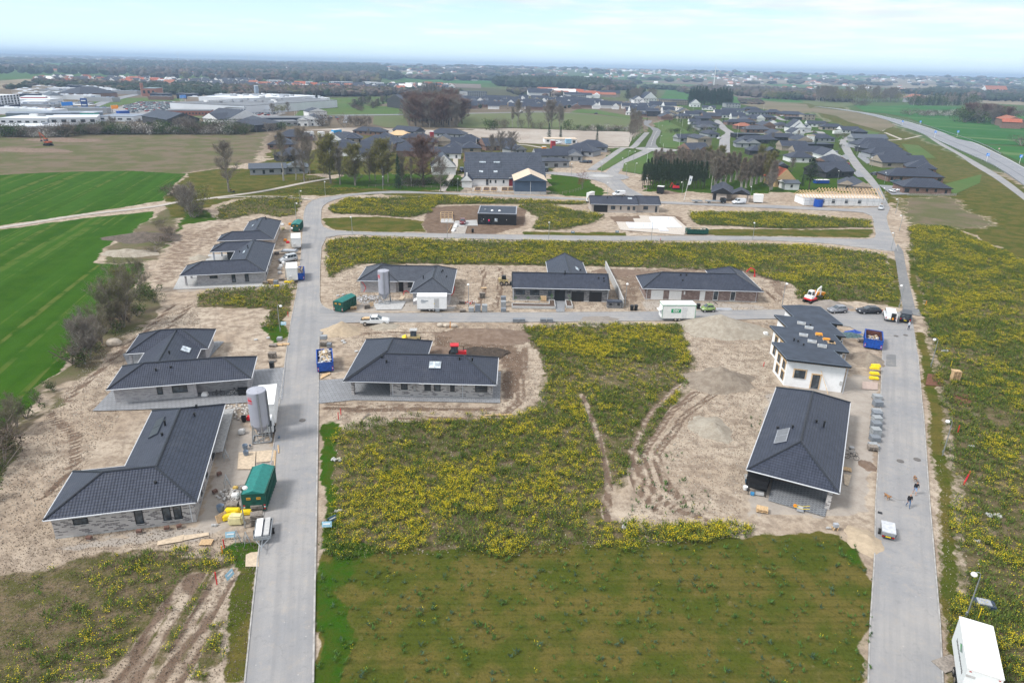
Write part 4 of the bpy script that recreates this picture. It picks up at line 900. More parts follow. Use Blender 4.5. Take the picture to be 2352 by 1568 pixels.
obj('wall',MB().prism([(1,0),(L_-1,0),(L_-1,8),(1,8)],-.2,2.7),PRIMER,th)
mb=MB()
for i in range(int(L_/1.2)):
 x=.6+i*1.2;hh=2.9 if x>7 else 2.0
 mb.box((x,2.0,2.8+hh/2),(.13,math.hypot(4.3,hh)+.3,.12),rx=math.atan2(hh,4.2));mb.box((x,6.2,2.8+hh/2),(.13,math.hypot(4.3,hh)+.3,.12),rx=-math.atan2(hh,4.2));mb.box((x,4,2.78),(.09,8.8,.1));mb.box((x,4,2.8+hh/2),(.08,.08,hh))
for z,y in((2.86,-.2),(2.86,8.2)):mb.box((L_/2,y,z),(L_,.08,.08))
obj('roof_truss',mb,WOOD,th)
for x in(8,12,17,22):window(th,x,0,.9,1.2,1.2)
mb=MB()
for i in range(int(L_/2.4)+1):
 for y in(-1.2,-2.1):mb.tube((i*2.4,y,0),(i*2.4,y,3.4),.04,n=4)
 mb.tube((i*2.4,-1.2,2),(i*2.4,-2.1,2),.03,n=4)
for z in(2.0,2.9):mb.tube((0,-2.1,z),(L_,-2.1,z),.03,n=4)
mb.box((L_/2,-1.65,1.95),(L_,.8,.05));obj('scaffolding',mb,ZINC,th)
fl=CD(905,1440);fr=CD(1003,1448);bl=CD(822,1370)
def from_px(a,b_):return math.atan2(b_.y-a.y,b_.x-a.x)
an=from_px(fl,fr)
hO=house('house','pale brick gable house with dark cladding panels and deep carport, beside the white banner',fl,an+R(4),[(-.6,-.5,7.6,17,'y','g','g'),(7.0,.5,13.5,8.5,'y','g','g')],e=2.8,tan=.5,wall=BR_BEIGE,walls=[(0,0,5.2,16.5),(5.1,4,7.0,16.5)],gable=BLACKW,detail=1)
for x_,y_ in((13,.8),(13,8.2)):
 obj('pillar',MB().box((x_,y_,1.3),(.4,.4,2.8)),BR_BEIGE,hO)
for y in(4,8,12):window(hO,0,y,.8,1.1,1.3,'W')
obj('cladding_panel',MB().box((.9,-.03,1.4),(1.2,.05,2.5)),BLACKW,hO)
mb=MB();mb.prism(K(CH,(1575,500),(1850,510),(1818,448),(1950,440),(2060,450),(2165,552),(1985,552),(2025,590),(1935,588),(1915,565),(1610,560)),0,.28)
t_=thing('foundation_slab','white insulated foundation slab with pipe stubs on the empty plot','foundation');obj('slab',mb,mat('white_foundation_board',(.66,.68,.74),.8),t_)
mb=MB()
for q_ in((1760,545),(1820,548),(1940,480),(2020,475),(2040,490),(2090,470)):
 p_=CH(*q_);mb.tube((p_.x,p_.y,.2),(p_.x,p_.y,1.1),.06,n=6)
obj('pipe_stub',mb,STEEL,t_)
sheet('gravel_pad',K(CH,(1475,490),(1670,495),(1650,455),(1730,455),(1710,425),(2080,435),(2240,570),(2180,630),(1520,575)),mat('pale_gravel_pad',(.50,.45,.40),.95,var=.12),z=.05)
wl=K(CH,(1362,975),(1400,1060),(1450,1160),(1500,1270),(1545,1385))
mb=MB()
for a,b_ in zip(wl,wl[1:]):mb.box(((a.x+b_.x)/2,(a.y+b_.y)/2,.9),((b_-a).length+.05,.25,1.8),math.atan2((b_-a).y,(b_-a).x))
tag(obj('retaining_wall',mb,CONC),'long grey concrete boundary wall right of house number 29','wall')
p_=CH(1455,1390);t_=thing('shed','small dark brick bin shed with tiled lid at the end of the boundary wall','shed',(p_.x,p_.y,0))
obj('wall',MB().box((0,.6,.6),(2.9,1.3,1.25)),BR_GREY,t_);obj('roof',MB().box((0,.6,1.32),(3.1,1.5,.16)),ROOF,t_)
for x in(-.8,.8):
 obj('hatch',MB().box((x,-.06,.8),(.5,.06,.4)),DARKF,t_)
def planter(label,pts):
 w=K(CH,*pts);t_=thing('raised_bed',label,'raised bed',(w[0].x,w[0].y,0));lp=[(p.x-w[0].x,p.y-w[0].y)for p in w]
 mb=MB()
 for a,b_ in zip(lp,lp[1:]+lp[:1]):
  d=math.hypot(b_[0]-a[0],b_[1]-a[1]);mb.box(((a[0]+b_[0])/2,(a[1]+b_[1])/2,.25),(d+.14,.15,.5),math.atan2(b_[1]-a[1],b_[0]-a[0]))
 obj('kerb_edge',mb,CONCL,t_)
 a_=sum(lp[i][0]*lp[(i+1)%len(lp)][1]-lp[(i+1)%len(lp)][0]*lp[i][1]for i in range(len(lp)))
 obj('soil',MB().prism(lp if a_>0 else lp[::-1],0,.38),mat('dark_bed_soil',(.09,.06,.045),.95,var=.3),t_)
planter('long L-shaped concrete raised bed in front of the window side of number 29',((388,1360),(388,1392),(838,1398),(828,1325),(775,1325),(775,1368)))
planter('short concrete raised bed between front door and garages of number 29',((945,1325),(955,1390),(1018,1392),(1000,1328)))
for q_ in((418,1355),(550,1355),(676,1362),(800,1330),(802,1350),(977,1335),(990,1370)):
 p_=CH(*q_);t_=thing('ball_tree','small ball-headed sapling in a raised bed of number 29','tree',(p_.x,p_.y,.2),0,'ball trees in the raised beds')
 obj('trunk',MB().tube((0,0,0),(0,0,1.1),.03,n=5),WOODG,t_)
 mb=MB()
 for k in range(60):
  v_=Vector(nrg.normal(size=3)).normalized()*.28;mb.quad([v_+VV((0,0,1.3))+Vector(nrg.normal(size=3))*.06 for _ in range(3)])
 obj('crown',mb,mat('sapling_leaf',(.05,.12,.03),.8),t_)
# ------------------------------------------------------------------ houses of the estates behind
GREYW=mat('pale_grey_wall',(.30,.31,.33),.85,var=.1);BEIGEW=mat('beige_wall',(.33,.28,.23),.85,var=.12,scale=1)
BRICKW=mat('far_brown_brick',(.20,.125,.10),.9,var=.2,scale=1.5);YELLW=mat('ochre_wall',(.55,.38,.20),.85);DARKW=mat('dark_wall',(.045,.045,.05),.8)
WALLS={'w':RENDER,'g':GREYW,'b':BRICKW,'c':BEIGEW,'k':BLACKW,'d':DARKW,'y':YELLW}
RFS={'d':ROOFF,'r':ROOFR,'o':ROOFO,'t':WOOD,'s':ROOF2,'z':mat('grey_sheet_roof',(.07,.085,.11),.5,var=.15),'p':mat('pale_sheet_roof',(.62,.50,.38),.6,var=.1)}
mw=MB();mw.box((0,0,.6),(1.2,.08,1.2));MWIN=mesh_of('window',mw,mat_glass('far_window_glass',(.02,.025,.03)))
mw=MB();mw.box((0,0,.6),(1.2,.08,1.2));MWINW=mesh_of('window',mw,DARKF)
def mid(cc,l,r,dep,kind,wall,label,roof='d',h=2.6,tan=.5,nwin=None,chim=False,wing=None,wz=.9,depth_wing=6):
 a,b_=cc(*l),cc(*r);L=(b_-a).length;ang=math.atan2(b_.y-a.y,b_.x-a.x)
 th=thing('house',label,'house',(a.x,a.y,0),ang,'houses of the estates behind')
 W=WALLS[wall];rm=RFS[roof];rb=MB();o=.5
 if kind=='f':
  obj('wall',MB().prism([(0,0),(L,0),(L,dep),(0,dep)],-.3,h),W,th)
  obj('roof',MB().prism([(-.2,-.2),(L+.2,-.2),(L+.2,dep+.2),(-.2,dep+.2)],h,h+.3),rm if roof!='d' else BITU,th)
 else:
  ws=[]
  if kind=='h':ws=[(-o,-o,L+o,dep+o,'x','h','h')]
  if kind=='g':ws=[(-o,-o,L+o,dep+o,'x','g','g')]
  if kind=='G':ws=[(-o,-o,L+o,dep+o,'y','g','g')]
  if kind=='P':ws=[(-o,-o,L+o,dep+o,'y','h','h')]
  if dep>L and kind in 'hg':ws=[(-o,-o,L+o,dep+o,'y',kind,kind)]
  if L<dep and kind=='h':ws=[(-o,-o,L+o,dep+o,'y','h','h')]
  base_w=[(0,0,L,dep)]
  if wing:
   x0,x1,fd,en=wing;x0*=L;x1*=L
   if fd>0:ws.append((x0-o,-fd-o,x1+o,dep*.55,'y',en,'g'));base_w.append((x0,-fd,x1,dep*.6))
   else:ws.append((x0-o,dep*.4,x1+o,dep-fd,'y','g',en));base_w.append((x0,dep*.4,x1,dep-fd-.5))
  for k,w in enumerate(ws):add_roof(rb,w,h+.05,tan,k,.2)
  obj('roof',rb,[rm,W,DARKF,SOFF],th)
  wb=MB()
  for k,w in enumerate(base_w):
   e_=.004*k;wb.prism([(w[0]-e_,w[1]-e_),(w[2]+e_,w[1]-e_),(w[2]+e_,w[3]+e_),(w[0]-e_,w[3]+e_)],-.3,h-.05-e_)
  obj('wall',wb,W,th)
 nwin=int(L/3.6)if nwin is None else nwin
 for i in range(nwin):
  x=L*(i+.5)/nwin+U(-.4,.4)
  if wing and wing[2]>0 and wing[0]*L-.7<x<wing[1]*L+.7:y=-wing[2]-.02
  else:y=-.02
  w_=link(NO('window',MWIN),th,(x,y,wz));w_.scale=(random.choice((.8,1,1.5)),1,random.choice((1,1,1.35)if wz<1 else(1,)))
  if w_.scale[2]>1.2:w_.location.z=.35
 if h>4.4:
  for i in range(nwin):link(NO('window',MWIN),th,(L*(i+.5)/nwin,-.02,3.4))
 if chim:
  obj('chimney',MB().box((L*.45,dep/2,h+2.7),(.6,.6,1.6)),W,th)
 return th
M2=[((232,1265),(562,1258),9,'g','g','long grey house with sheet-metal gable roof in front of the left bare trees',dict(roof='z',tan=.35)),((562,1252),(760,1250),10,'g','g','taller end section of the grey sheet-roofed house behind the bare trees',dict(roof='z',tan=.4)),((395,1028),(640,1030),12,'h','b','dark hip-roofed brick house beside the small lawn with a goal frame',{}),((460,950),(740,958),14,'h','b','topmost left dark-roofed brick house beside the dirt slope',{}),((452,1125),(640,1135),14,'h','d','dark hip-roofed house just behind the grey sheet-roofed house',dict(wing=(.3,.8,4,'h'))),((985,945),(1150,962),10,'h','b','pyramid-roofed house left of the blue lorry road',{}),((1090,965),(1262,966),10,'h','c','pyramid-roofed beige house right behind the white-walled one',dict(wing=(.2,.8,3,'h'))),((1002,1028),(1200,1030),9,'h','w','white-walled bungalow with two skylights among the pyramid roofs',{}),((1178,892),(1450,906),9,'h','b','long brick bungalow alone behind the left estate, left of the timber roof',{}),((1545,885),(1745,905),10,'g','d','dark gable house with three rooflights at the back of the left estate',{}),((1735,905),(1838,905),9,'f','g','pale grey flat-roofed carport block at the back of the left estate',{}),((1490,935),(1690,942),10,'h','w','white house with bare brown battened roof in the left estate',dict(roof='t')),((1880,915),(2180,930),11,'h','g','long dark hip-roofed house at the right back of the left estate',{}),((1610,965),(1900,968),9,'h','c','low dark-roofed house behind the red cabin',{}),((1390,955),(1530,958),12,'h','b','dark hip house below the battened roof, left side',{}),((1260,990),(1590,1010),12,'h','g','wide dark hip house behind the yellow-green tree tops',dict(wing=(.6,.95,4,'h'))),((1610,1032),(1760,1036),12,'h','c','beige-walled dark hip house right of the tall green-tinged trees',{}),((1740,1000),(1950,1005),10,'h','c','dark hip house behind the reddish bare tree',{}),((1930,1112),(2165,1116),10,'g','w','dark gable house with white end wall left of the farm',{}),((2000,1055),(2180,1062),12,'h','g','house with gabled front wing and rooflights right of the reddish bare tree',dict(wing=(.2,.6,4,'g'))),((2170,1060),(2352,1062),12,'h','c','wide dark hip house with open carport above the farm',dict(nwin=1)),((2170,980),(2352,978),10,'h','c','beige gabled house at the top right of the left estate',dict(wing=(.3,.7,3,'g'))),((1905,1262),(2120,1262),12,'G','w','white farmhouse gable with chimney half hidden by bare trees',dict(h=3.2,tan=.95,chim=True,wz=3.3)),]
M3=[((330,812),(610,806),14,'g','b','broad dark gabled house behind the farm, above the bare tree tops',{}),((600,852),(700,845),12,'G','g','grey gable-end house right behind the farm roof',{}),((1020,845),(1310,868),13,'h','g','large dark hip house in the row right of the farm, middle one',{}),((1150,815),(1440,826),13,'h','g','farthest large dark hip house right of the farm',{}),((1085,905),(1215,908),14,'G','g','pale grey gable-end house right of the farm with blue sheds beside it',{}),((935,870),(1190,880),10,'g','g','dark gable house directly behind the pale gable-end house',{}),((795,905),(1080,905),11,'g','g','house with two rows of solar panels behind the farm',{}),((845,968),(1092,966),10,'h','g','grey flat-hipped house with dark door and three windows beside the farm',dict(tan=.22,h=3)),]
M4=[((560,835),(760,835),9,'g','g','long dark gable house with conservatory beside the grassy bank',{}),((755,888),(898,888),16,'g','c','two-storey beige gable block right of the conservatory house',dict(h=5.2,tan=.35,nwin=1)),((585,930),(665,935),5,'f','d','dark flat carport beside the second roundabout',dict(nwin=0)),((682,962),(885,955),12,'g','b','brown brick house with crossing dark gables above the bare grove',dict(wing=(.25,.7,3,'g'))),((1155,888),(1290,893),11,'G','g','pale grey house with white gable and dark window beside the estate street',dict(nwin=1)),((1270,888),(1412,893),9,'g','g','low pale wing with three windows joined to the white gable house',{}),((1225,850),(1585,850),9,'h','d','long dark hip house with blue solar panels beyond the white gable',{}),((1145,788),(1405,792),9,'f','k','black flat-roofed house with white carport on the estate street',{}),((1475,820),(1822,826),9,'h','d','long dark hip house left of the white tower house',{}),((1065,655),(1370,660),9,'h','b','brick hip house behind the red-roofed one, with hedge',{}),((1182,700),(1325,700),9,'h','b','only orange-tiled hip house in the right estate',dict(roof='o')),((1262,735),(1525,738),10,'h','b','grey-roofed brick hip house in front of the orange-tiled one',dict(roof='s')),((1288,600),(1578,606),9,'h','b','long brick hip house with white window frames in the middle of the right estate',{}),((1480,668),(1600,672),9,'G','w','white gable house with two rooflights left of the twin white gables',{}),((1580,692),(1720,694),10,'h','w','white-walled hip house directly left of the twin white gables',{}),((1718,728),(1880,732),13,'g','w','large white house with twin steep gables in the right estate',dict(h=3.6,tan=.9,wing=(.25,.85,2,'g'))),((1880,730),(1940,730),12,'G','w','small white steep gable annex right of the twin-gabled house',dict(h=2.8,tan=.9,nwin=0)),((1905,672),(2095,678),9,'g','w','long white bungalow with dark gable roof right of the twin gables',{}),((2055,705),(2290,712),9,'h','c','beige bungalow with rooflight band near the motorway slope',{}),((1858,602),(1985,604),9,'f','c','beige flat-roofed cube house with tall windows at the estate edge',dict(h=5)),((1705,602),(1850,604),8,'f','d','dark flat-roofed house left of the beige cube house',{}),((1580,560),(1850,575),11,'h','b','wide dark hip-roof cluster at the upper right of the estate',{}),((1480,545),(1640,548),11,'h','b','dark hip house left of the upper right cluster',{}),((852,572),(965,576),8,'f','w','white flat-fronted two-storey cube house in the right estate',dict(h=5,roof='p')),((948,578),(1165,582),12,'g','w','white-gabled long house with dark roof beside the white cube',dict(h=2.8,tan=.8)),((1160,560),(1250,562),9,'h','c','small dark hip house right of the white-gabled long house',{}),((1008,522),(1245,530),9,'g','w','long white bungalow with four rooflights in the back row',{}),((803,495),(945,500),9,'g','w','white house with small front gables in the back row',dict(wing=(.4,.8,2,'g'))),((1285,548),(1490,552),11,'h','g','grey house with dark hip roof in the middle back row',{}),((1240,508),(1410,512),9,'h','b','low dark hip house in the far back row, centre',{}),((383,580),(532,585),12,'h','c','beige brick house with front gable left of the flag poles',dict(wing=(.3,.9,3,'g'))),((553,590),(695,590),9,'h','c','dark-roofed bungalow behind the three white flag poles',{}),((228,565),(370,568),8,'f','d','dark and white two-storey box house at the estate corner',dict(h=5)),((450,512),(560,520),8,'f','w','white two-storey flat-roofed house in the back rows',dict(h=5.2,roof='p')),((560,545),(700,548),12,'G','c','beige gable house right of the white flat-roofed one',{}),((100,565),(230,568),9,'h','b','brick bungalow at the left end of the right estate',{}),((5,548),(75,552),9,'G','w','white gable house at the far left end of the right estate',{}),((305,518),(445,522),11,'h','b','dark hip house in front of the long apartment block',{}),((90,510),(250,514),11,'h','b','dark hip house left in front of the apartment block',{}),((740,615),(900,616),8,'g','d','dark gable house beside the curving estate street',{}),((675,652),(790,655),9,'g','w','low dark house with white edge trim behind the hedge',{}),((770,690),(985,685),11,'h','g','dark hip house below the curving estate street',{}),((778,715),(960,716),9,'h','g','grey-roofed bungalow with front gables at the hedge',dict(roof='s',wing=(.3,.6,2,'g'))),((870,788),(985,788),14,'h','g','dark pyramid roof just behind the conservatory house',{}),((700,548),(850,552),9,'h','d','dark hip house behind the white cube house',{}),((1298,970),(1490,975),10,'h','d','dark house with front gable behind the bare grove',{}),((1480,980),(1605,985),11,'G','k','black gable end of the house behind the bare grove',dict(nwin=0)),((1728,1045),(1975,1050),11,'h','w','white-walled dark hip house above the bare grove, right side',{}),((1940,962),(2175,985),7,'f','g','dark skillion-roofed house above the white-walled hip house',dict(roof='z')),((1975,1068),(2200,1095),12,'h','b','dark hip house behind the large pine tree',dict(wing=(.1,.6,3,'g'))),((2190,1070),(2305,1074),12,'G','b','pinkish brick gable house beside the red car on the estate street',dict(nwin=1)),((1745,898),(2175,900),9,'f','k','long low black flat-roofed house on the estate lawn',{}),((1665,892),(1748,894),7,'f','k','small black flat extension left of the long low black house',dict(nwin=0)),((1925,830),(2190,835),10,'h','g','dark hip house behind the white tower front',{}),((1905,830),(1975,832),3,'f','w','white square tower front of the dark hip house',dict(h=4.2,nwin=1,roof='p')),((1560,1300),(1760,1302),11,'g','y','ochre cottage with steep red tiled roof behind the white shed',dict(roof='r',h=3.0,tan=.95)),((1668,1330),(1815,1332),6,'g','w','white shed with grey roof in front of the red-tiled cottage',dict(roof='z',tan=.3)),((1590,1140),(1700,1145),14,'G','d','dark gable house just behind the red-tiled cottage',{}),]
M5=[((250,1208),(555,1198),14,'g','d','big charcoal house with pale roof seam right of the large pine',dict(wing=(0,.5,1,'g'))),((388,1338),(560,1352),11,'g','c','low beige wing behind the truss-roofed shell',{}),((540,1362),(730,1372),16,'G','c','beige gable house with dark hip roof behind the truss-roofed shell',{}),((912,1245),(1490,1262),11,'h','b','long brown brick hip house second from the front beside the street, blue car outside',{}),((1072,1365),(1570,1385),11,'h','b','front brick hip house below the motorway slope with hedge along it',{}),((1108,1148),(1415,1168),12,'h','b','dark hip house with gabled wing third row from the front, beside the white van',dict(wing=(.35,.95,2,'h'))),((855,1100),(1325,1106),12,'g','c','beige gable house with wide open double carport',dict(nwin=3)),((840,1040),(1165,1045),10,'h','g','low dark hip house with pale edge roof window behind the carport house',{}),((728,1000),(1150,1008),11,'h','g','long grey hip house left of the allotment slope, fifth from the front',{}),((690,948),(1060,950),12,'h','d','dark hip house behind the long grey one in the street row',{}),((605,905),(1020,915),15,'h','g','large grey-walled house with a big flat roof window in the street row',dict(wing=(.1,.5,2,'h'))),((555,832),(910,840),10,'g','g','grey gable house with small double rooflight at the top of the street row',dict(roof='z')),((435,742),(620,746),10,'g','w','white-gabled bungalow with a caravan beside it',{}),((560,760),(700,765),9,'h','d','dark hip roof between the white-gabled bungalow and the grey gable house',{}),]
for cc,tb in((CB,M2),(CC,M3),(CD,M4),(CE,M5)):
 for l,r,dep,kd,wl_,lb,kw in tb:mid(cc,l,r,dep,kd,wl_,lb,**kw)
# ---- farm: two long dark-roofed barns, white cottage, blue barn
def farm(l,r,dep,e,tan,wallm,roofm,label,axis='g',win=()):
 a,b_=CC(*l),CC(*r);L=(b_-a).length;ang=math.atan2(b_.y-a.y,b_.x-a.x)
 th=thing('barn',label,'barn',(a.x,a.y,0),ang)
 rb=MB();add_roof(rb,(-.4,-.4,L+.4,dep+.4,'x' if axis=='g' else 'y','g','g'),e,tan,0,.2);obj('roof',rb,[roofm,wallm,DARKF,SOFF],th)
 wb=MB();wb.prism([(0,0),(L,0),(L,dep),(0,dep)],-.3,e-.05);obj('wall',wb,wallm,th)
 return th,L
FARMR=mat_roof('farm_roof_tile',(.030,.038,.055),(.055,.065,.09),.9,.9)
t1,L1=farm((140,1130),(870,1138),12,2.8,.92,RENDER,FARMR,'long white farm building with dark tiled roof and arched red gate')
for i,(fx,w,h)in enumerate(((.275,1.0,2.2),(.315,.7,1.2),(.38,.7,1.2),(.48,.7,1.2),(.5,.7,1.2))[:4]):window(t1,L1*fx,0,.3 if h>2 else 1.1,w,h)
mb=MB();mb.box((L1*.585,-.04,1.3),(2.4,.08,2.6));mb.lathe((0,0,0),[(.01,0),(.01,.01)],3);obj('arched_gate',mb,mat('dark_red_paint',(.22,.015,.02),.6),t1)
mb=MB()
for k in range(13):
 a0=pi*k/12;mb.box((L1*.585+1.5*cos(a0),-.08,2.6+.8*sin(a0)),(.3,.1,.3))
obj('arch_trim',mb,RENDER,t1)
for fx in(.2,.38):roofwin(t1,L1*fx,2.3,5.3,1.6,1.0,.92,'S',2)
for fx in(.22,.4):
 obj('ridge_light',MB().box((L1*fx,6,8.55),(2.6,1.3,.5)),GLASSL,t1)
t2,L2=farm((150,1012),(840,1012),11,3.4,.85,BRICKW,FARMR,'second long dark-roofed barn standing parallel behind the white farm building')
mb=MB();add_roof(mb,(L2*.76,-1,L2*.96,6,'y','h','g'),3.4,1.1,2,.2);obj('cross_roof',mb,[FARMR,BRICKW,DARKF,SOFF],t2)
t3,L3=farm((108,1148),(200,1150),6,2.6,.95,RENDER,ROOFF,'small white steep-gabled outhouse at the left end of the farm','G')
obj('chimney',MB().box((L3/2,.3,5.0),(.7,.7,1.4)),RENDER,t3)
BLUEW=mat('slate_blue_cladding',(.055,.085,.135),.7,var=.08,scale=.5)
t4,L4=farm((592,1210),(882,1214),15,5.0,.42,BLUEW,RFS['p'],'slate blue barn with tan roof and gable facing the road','G')
obj('plinth',MB().prism([(-.05,-.05),(L4+.05,-.05),(L4+.05,3),(-.05,3)],-.2,1.0),CONC,t4)
obj('corner_trim',MB().box((L4/2,-.12,3.0),(.1,.1,6)),WHITE,t4)
sp=roofwin(t4,L4*.25,5,6.2,3.4,2.4,.42,'W',2);
# ---- industrial and public buildings
def block(cc,l,r,dep,h,wallm,label,cat='warehouse',roofm=None,parapet=True,win=0,wh=1.0,rows=1,door_n=0,roofstuff=0,name=None):
 a,b_=cc(*l),cc(*r);L=(b_-a).length;ang=math.atan2(b_.y-a.y,b_.x-a.x)
 th=thing(name or cat.replace(' ','_'),label,cat,(a.x,a.y,0),ang);h*=.58
 obj('wall',MB().prism([(0,0),(L,0),(L,dep),(0,dep)],-.5,h),wallm,th)
 obj('roof',MB().prism([(-.1,-.1),(L+.1,-.1),(L+.1,dep+.1),(-.1,dep+.1)],h,h+.3),roofm or BITU,th)
 for rw in range(rows):
  for i in range(win):
   w_=link(NO('window',MWIN),th,(L*(i+.5)/win,-.06,h*(rw+.35)/rows));w_.scale=(L/win*.5/1.2,1,wh)
 for i in range(roofstuff):
  mb=MB();x,y=U(.1,.9)*L,U(.15,.85)*dep;s_=U(3,8)
  mb.box((x,y,h+1),(s_,s_*.6,1.4));obj('roof_unit',mb,random.choice([GREYW,WHITE,STEEL]),th)
 for i in range(door_n):
  obj('gate',MB().box((L*(i+.5)/door_n,-.08,h*.3),(min(8,L/door_n*.5),.1,h*.5)),DARKF,th)
 return th
WHF=mat('white_factory_cladding',(.62,.65,.70),.6,var=.06,scale=.05);GRF=mat('grey_factory_roof',(.16,.17,.19),.8,var=.2,scale=.05);WRF=mat('white_factory_roof',(.60,.63,.68),.7,var=.08,scale=.05);SOL=mat('ribbed_grey_roof',(.20,.23,.29),.5,var=.15,scale=.1)
DKB=mat('deep_blue_cladding',(.02,.03,.07),.6)
block(CA,(0,690),(205,668),40,22,WHF,'six-storey white hotel block at the left edge','hotel',WRF,win=7,rows=6,wh=1.4)
block(CA,(195,640),(420,640),70,8,WHF,'white store with red fascia lettering beside the hotel','store',WRF,win=5,rows=1,wh=1.5)
tt=block(CA,(200,612),(425,612),30,11,mat('red_fascia',(.45,.03,.04),.6),'red banded upper part of the store beside the hotel','store',WRF)
block(CA,(420,628),(585,612),50,9,WHF,'white curved-front hall right of the red fascia store','hall',WRF,roofstuff=1)
pb_=mid(CA,(470,612),(590,610),30,'P','w','pyramid-roofed entrance of the left shopping park',roof='z',h=8,tan=.5,nwin=0)
pb_=mid(CA,(540,560),(740,570),50,'P','b','brick building with broad dark hip roof in the shopping park',roof='d',h=6,tan=.4,nwin=3)
block(CA,(60,745),(950,735),22,6,SOL,'long low hall with ribbed grey roof in front of the car park','hall',SOL)
block(CA,(0,800),(440,805),30,7,WHF,'long white flat hall with red entrance frame, nearest in the shopping park','hall',WRF,win=6,roofstuff=2)
block(CA,(460,805),(900,800),30,8,WHF,'white store row with green and blue signs in the shopping park','store',WRF,win=5,wh=1.6)
block(CA,(0,880),(560,870),24,6,WHF,'low white shed behind the hedge at the far left','shed',WRF,win=6,roofstuff=1)
block(CA,(900,770),(1230,775),30,6,WHF,'flat white hall with blue sign behind the field hedge','hall',SOL,win=4)
block(CA,(1105,745),(1200,740),4,9,BLUEC,'blue sign board wall on the flat white hall','sign board',BLUEC)
block(CA,(745,750),(870,752),8,8,mat('teal_sign_panel',(.05,.30,.25),.6),'teal store front panel in the shopping park','store',WRF)
block(CA,(1520,720),(1940,722),18,7,mat('red_brick_far',(.30,.12,.09),.9),'low red brick office front of the big factory','office',GRF,win=14)
block(CA,(1570,680),(2250,715),150,13,WHF,'huge white factory hall with striped dark roof','factory',GRF,roofstuff=16)
block(CA,(1830,600),(2352,625),120,11,WHF,'white factory hall behind the striped roof','factory',WRF,roofstuff=14)
block(CA,(2080,712),(2260,715),22,10,WHF,'white office block with brick corner at the factory','office',WRF,win=8,rows=2)
block(CB,(0,715),(200,716),30,10,WHF,'white office with window bands left of the factory yard','office',GRF,win=8,rows=2)
block(CB,(200,700),(480,700),50,6,WHF,'low white factory annex with skylights','factory',WRF,roofstuff=8)
block(CB,(480,668),(735,640),60,10,WHF,'white factory wing with tall dark gate','factory',WRF,roofstuff=8,door_n=1)
block(CB,(740,640),(900,640),30,12,WHF,'tall white silo-like factory end block with black chimney','factory',WRF,roofstuff=3)
block(CB,(0,600),(450,610),100,10,WHF,'farthest white factory hall with pale roof','factory',WRF,roofstuff=14)
block(CB,(288,560),(318,560),10,26,mat('pale_blue_tower',(.30,.36,.45),.7),'tall pale blue tower beside the factory','tower',WRF)
block(CB,(840,600),(856,600),5,20,BLACKW,'slim black chimney on the factory','chimney',BLACKW)
block(CB,(332,785),(770,782),20,6,DKB,'long deep blue showroom with white roof edge','showroom',GRF,win=6)
block(CB,(370,818),(680,812),18,5,GREYW,'low grey workshop in front of the deep blue showroom','workshop',GRF,win=5)
mid(CA,(1545,825),(1840,812),45,'g','d','large dark-roofed barn hall with white roof strips by the field hedge',h=5,tan=.35,nwin=3)
mid(CA,(1870,790),(2100,815),30,'g','w','white showroom with gabled front and dark roof by the hedge',h=4.5,tan=.4,wing=(.3,.9,6,'g'))
mid(CA,(2160,840),(2352,842),35,'h','d','wide dark hip hall right of the gabled showroom',h=4.5,tan=.35,nwin=4)
mid(CB,(100,862),(300,872),30,'h','d','dark hip hall at the left end behind the hedge',h=4.5,tan=.35,nwin=3)
mid(CB,(670,812),(880,815),22,'g','w','white gabled workshop beside the field road',h=4.5,tan=.35,wing=(.1,.5,4,'g'))
mid(CB,(775,765),(942,762),16,'g','w','two-storey dark-roofed office beside the field road',h=7,tan=.3)
mid(CB,(1490,640),(1660,665),80,'g','d','large dark warehouse roof right of the wooded mound',h=8,tan=.25,nwin=0)
block(CA,(1310,540),(1435,542),30,16,mat('red_brick_church',(.33,.15,.11),.9),'tall red brick modern church beyond the car park','church',mat('copper_grey_roof',(.2,.26,.3),.6),win=3,wh=3)
block(CA,(1305,540),(1330,540),10,26,MATS['red_brick_church'],'narrow brick tower of the modern church','church tower',MATS['red_brick_church'])
for i,(a_,b_)in enumerate((((655,440),(810,442)),((960,440),(1150,445)),((1262,440),(1335,445)),((1355,448),(1460,450)),((385,425),(515,428)))):
 block(CB,a_,b_,20,12,WHF,['white slab block, leftmost but one on the wood edge','longest white slab block on the wood edge','short white slab block on the wood edge','rightmost white slab block on the wood edge','leftmost pale slab block behind the red-roofed town'][i],'apartment block',WRF,win=10,rows=3)
for cc,a_,b_,d_,h_,n_,lb in((CC,(160,318),(340,318),30,13,9,'pale grey apartment block left of the dark estate'),(CC,(1025,340),(1115,345),25,10,5,'left part of the grey balcony apartment block in the middle'),(CC,(1110,350),(1250,352),30,13,8,'right part of the grey balcony apartment block in the middle'),(CD,(345,448),(480,452),25,13,7,'left beige balcony apartment block before the pine wood'),(CD,(470,448),(655,450),30,12,10,'right beige balcony apartment block before the pine wood'),(CC,(1690,368),(1790,370),30,8,5,'white farm hall behind the pale dug slope')):
 block(cc,a_,b_,d_,h_,BEIGEW if cc is CD else GREYW,lb,'apartment block' if h_>8 else 'hall',BITU,win=n_,rows=3 if h_>8 else 1)
mid(CD,(92,428),(185,430),20,'g','w','white-walled farmhouse left of the apartment blocks',h=5,tan=.7);mid(CD,(188,422),(330,424),24,'G','w','white farm gable beside the apartment blocks',h=6,tan=.8)
mid(CD,(1050,472),(1205,476),20,'f','g','grey flat hall at the foot of the pine wood',h=5)
mid(CD,(680,465),(785,468),14,'g','w','white gabled house at the left foot of the pine wood',h=4,tan=.8)
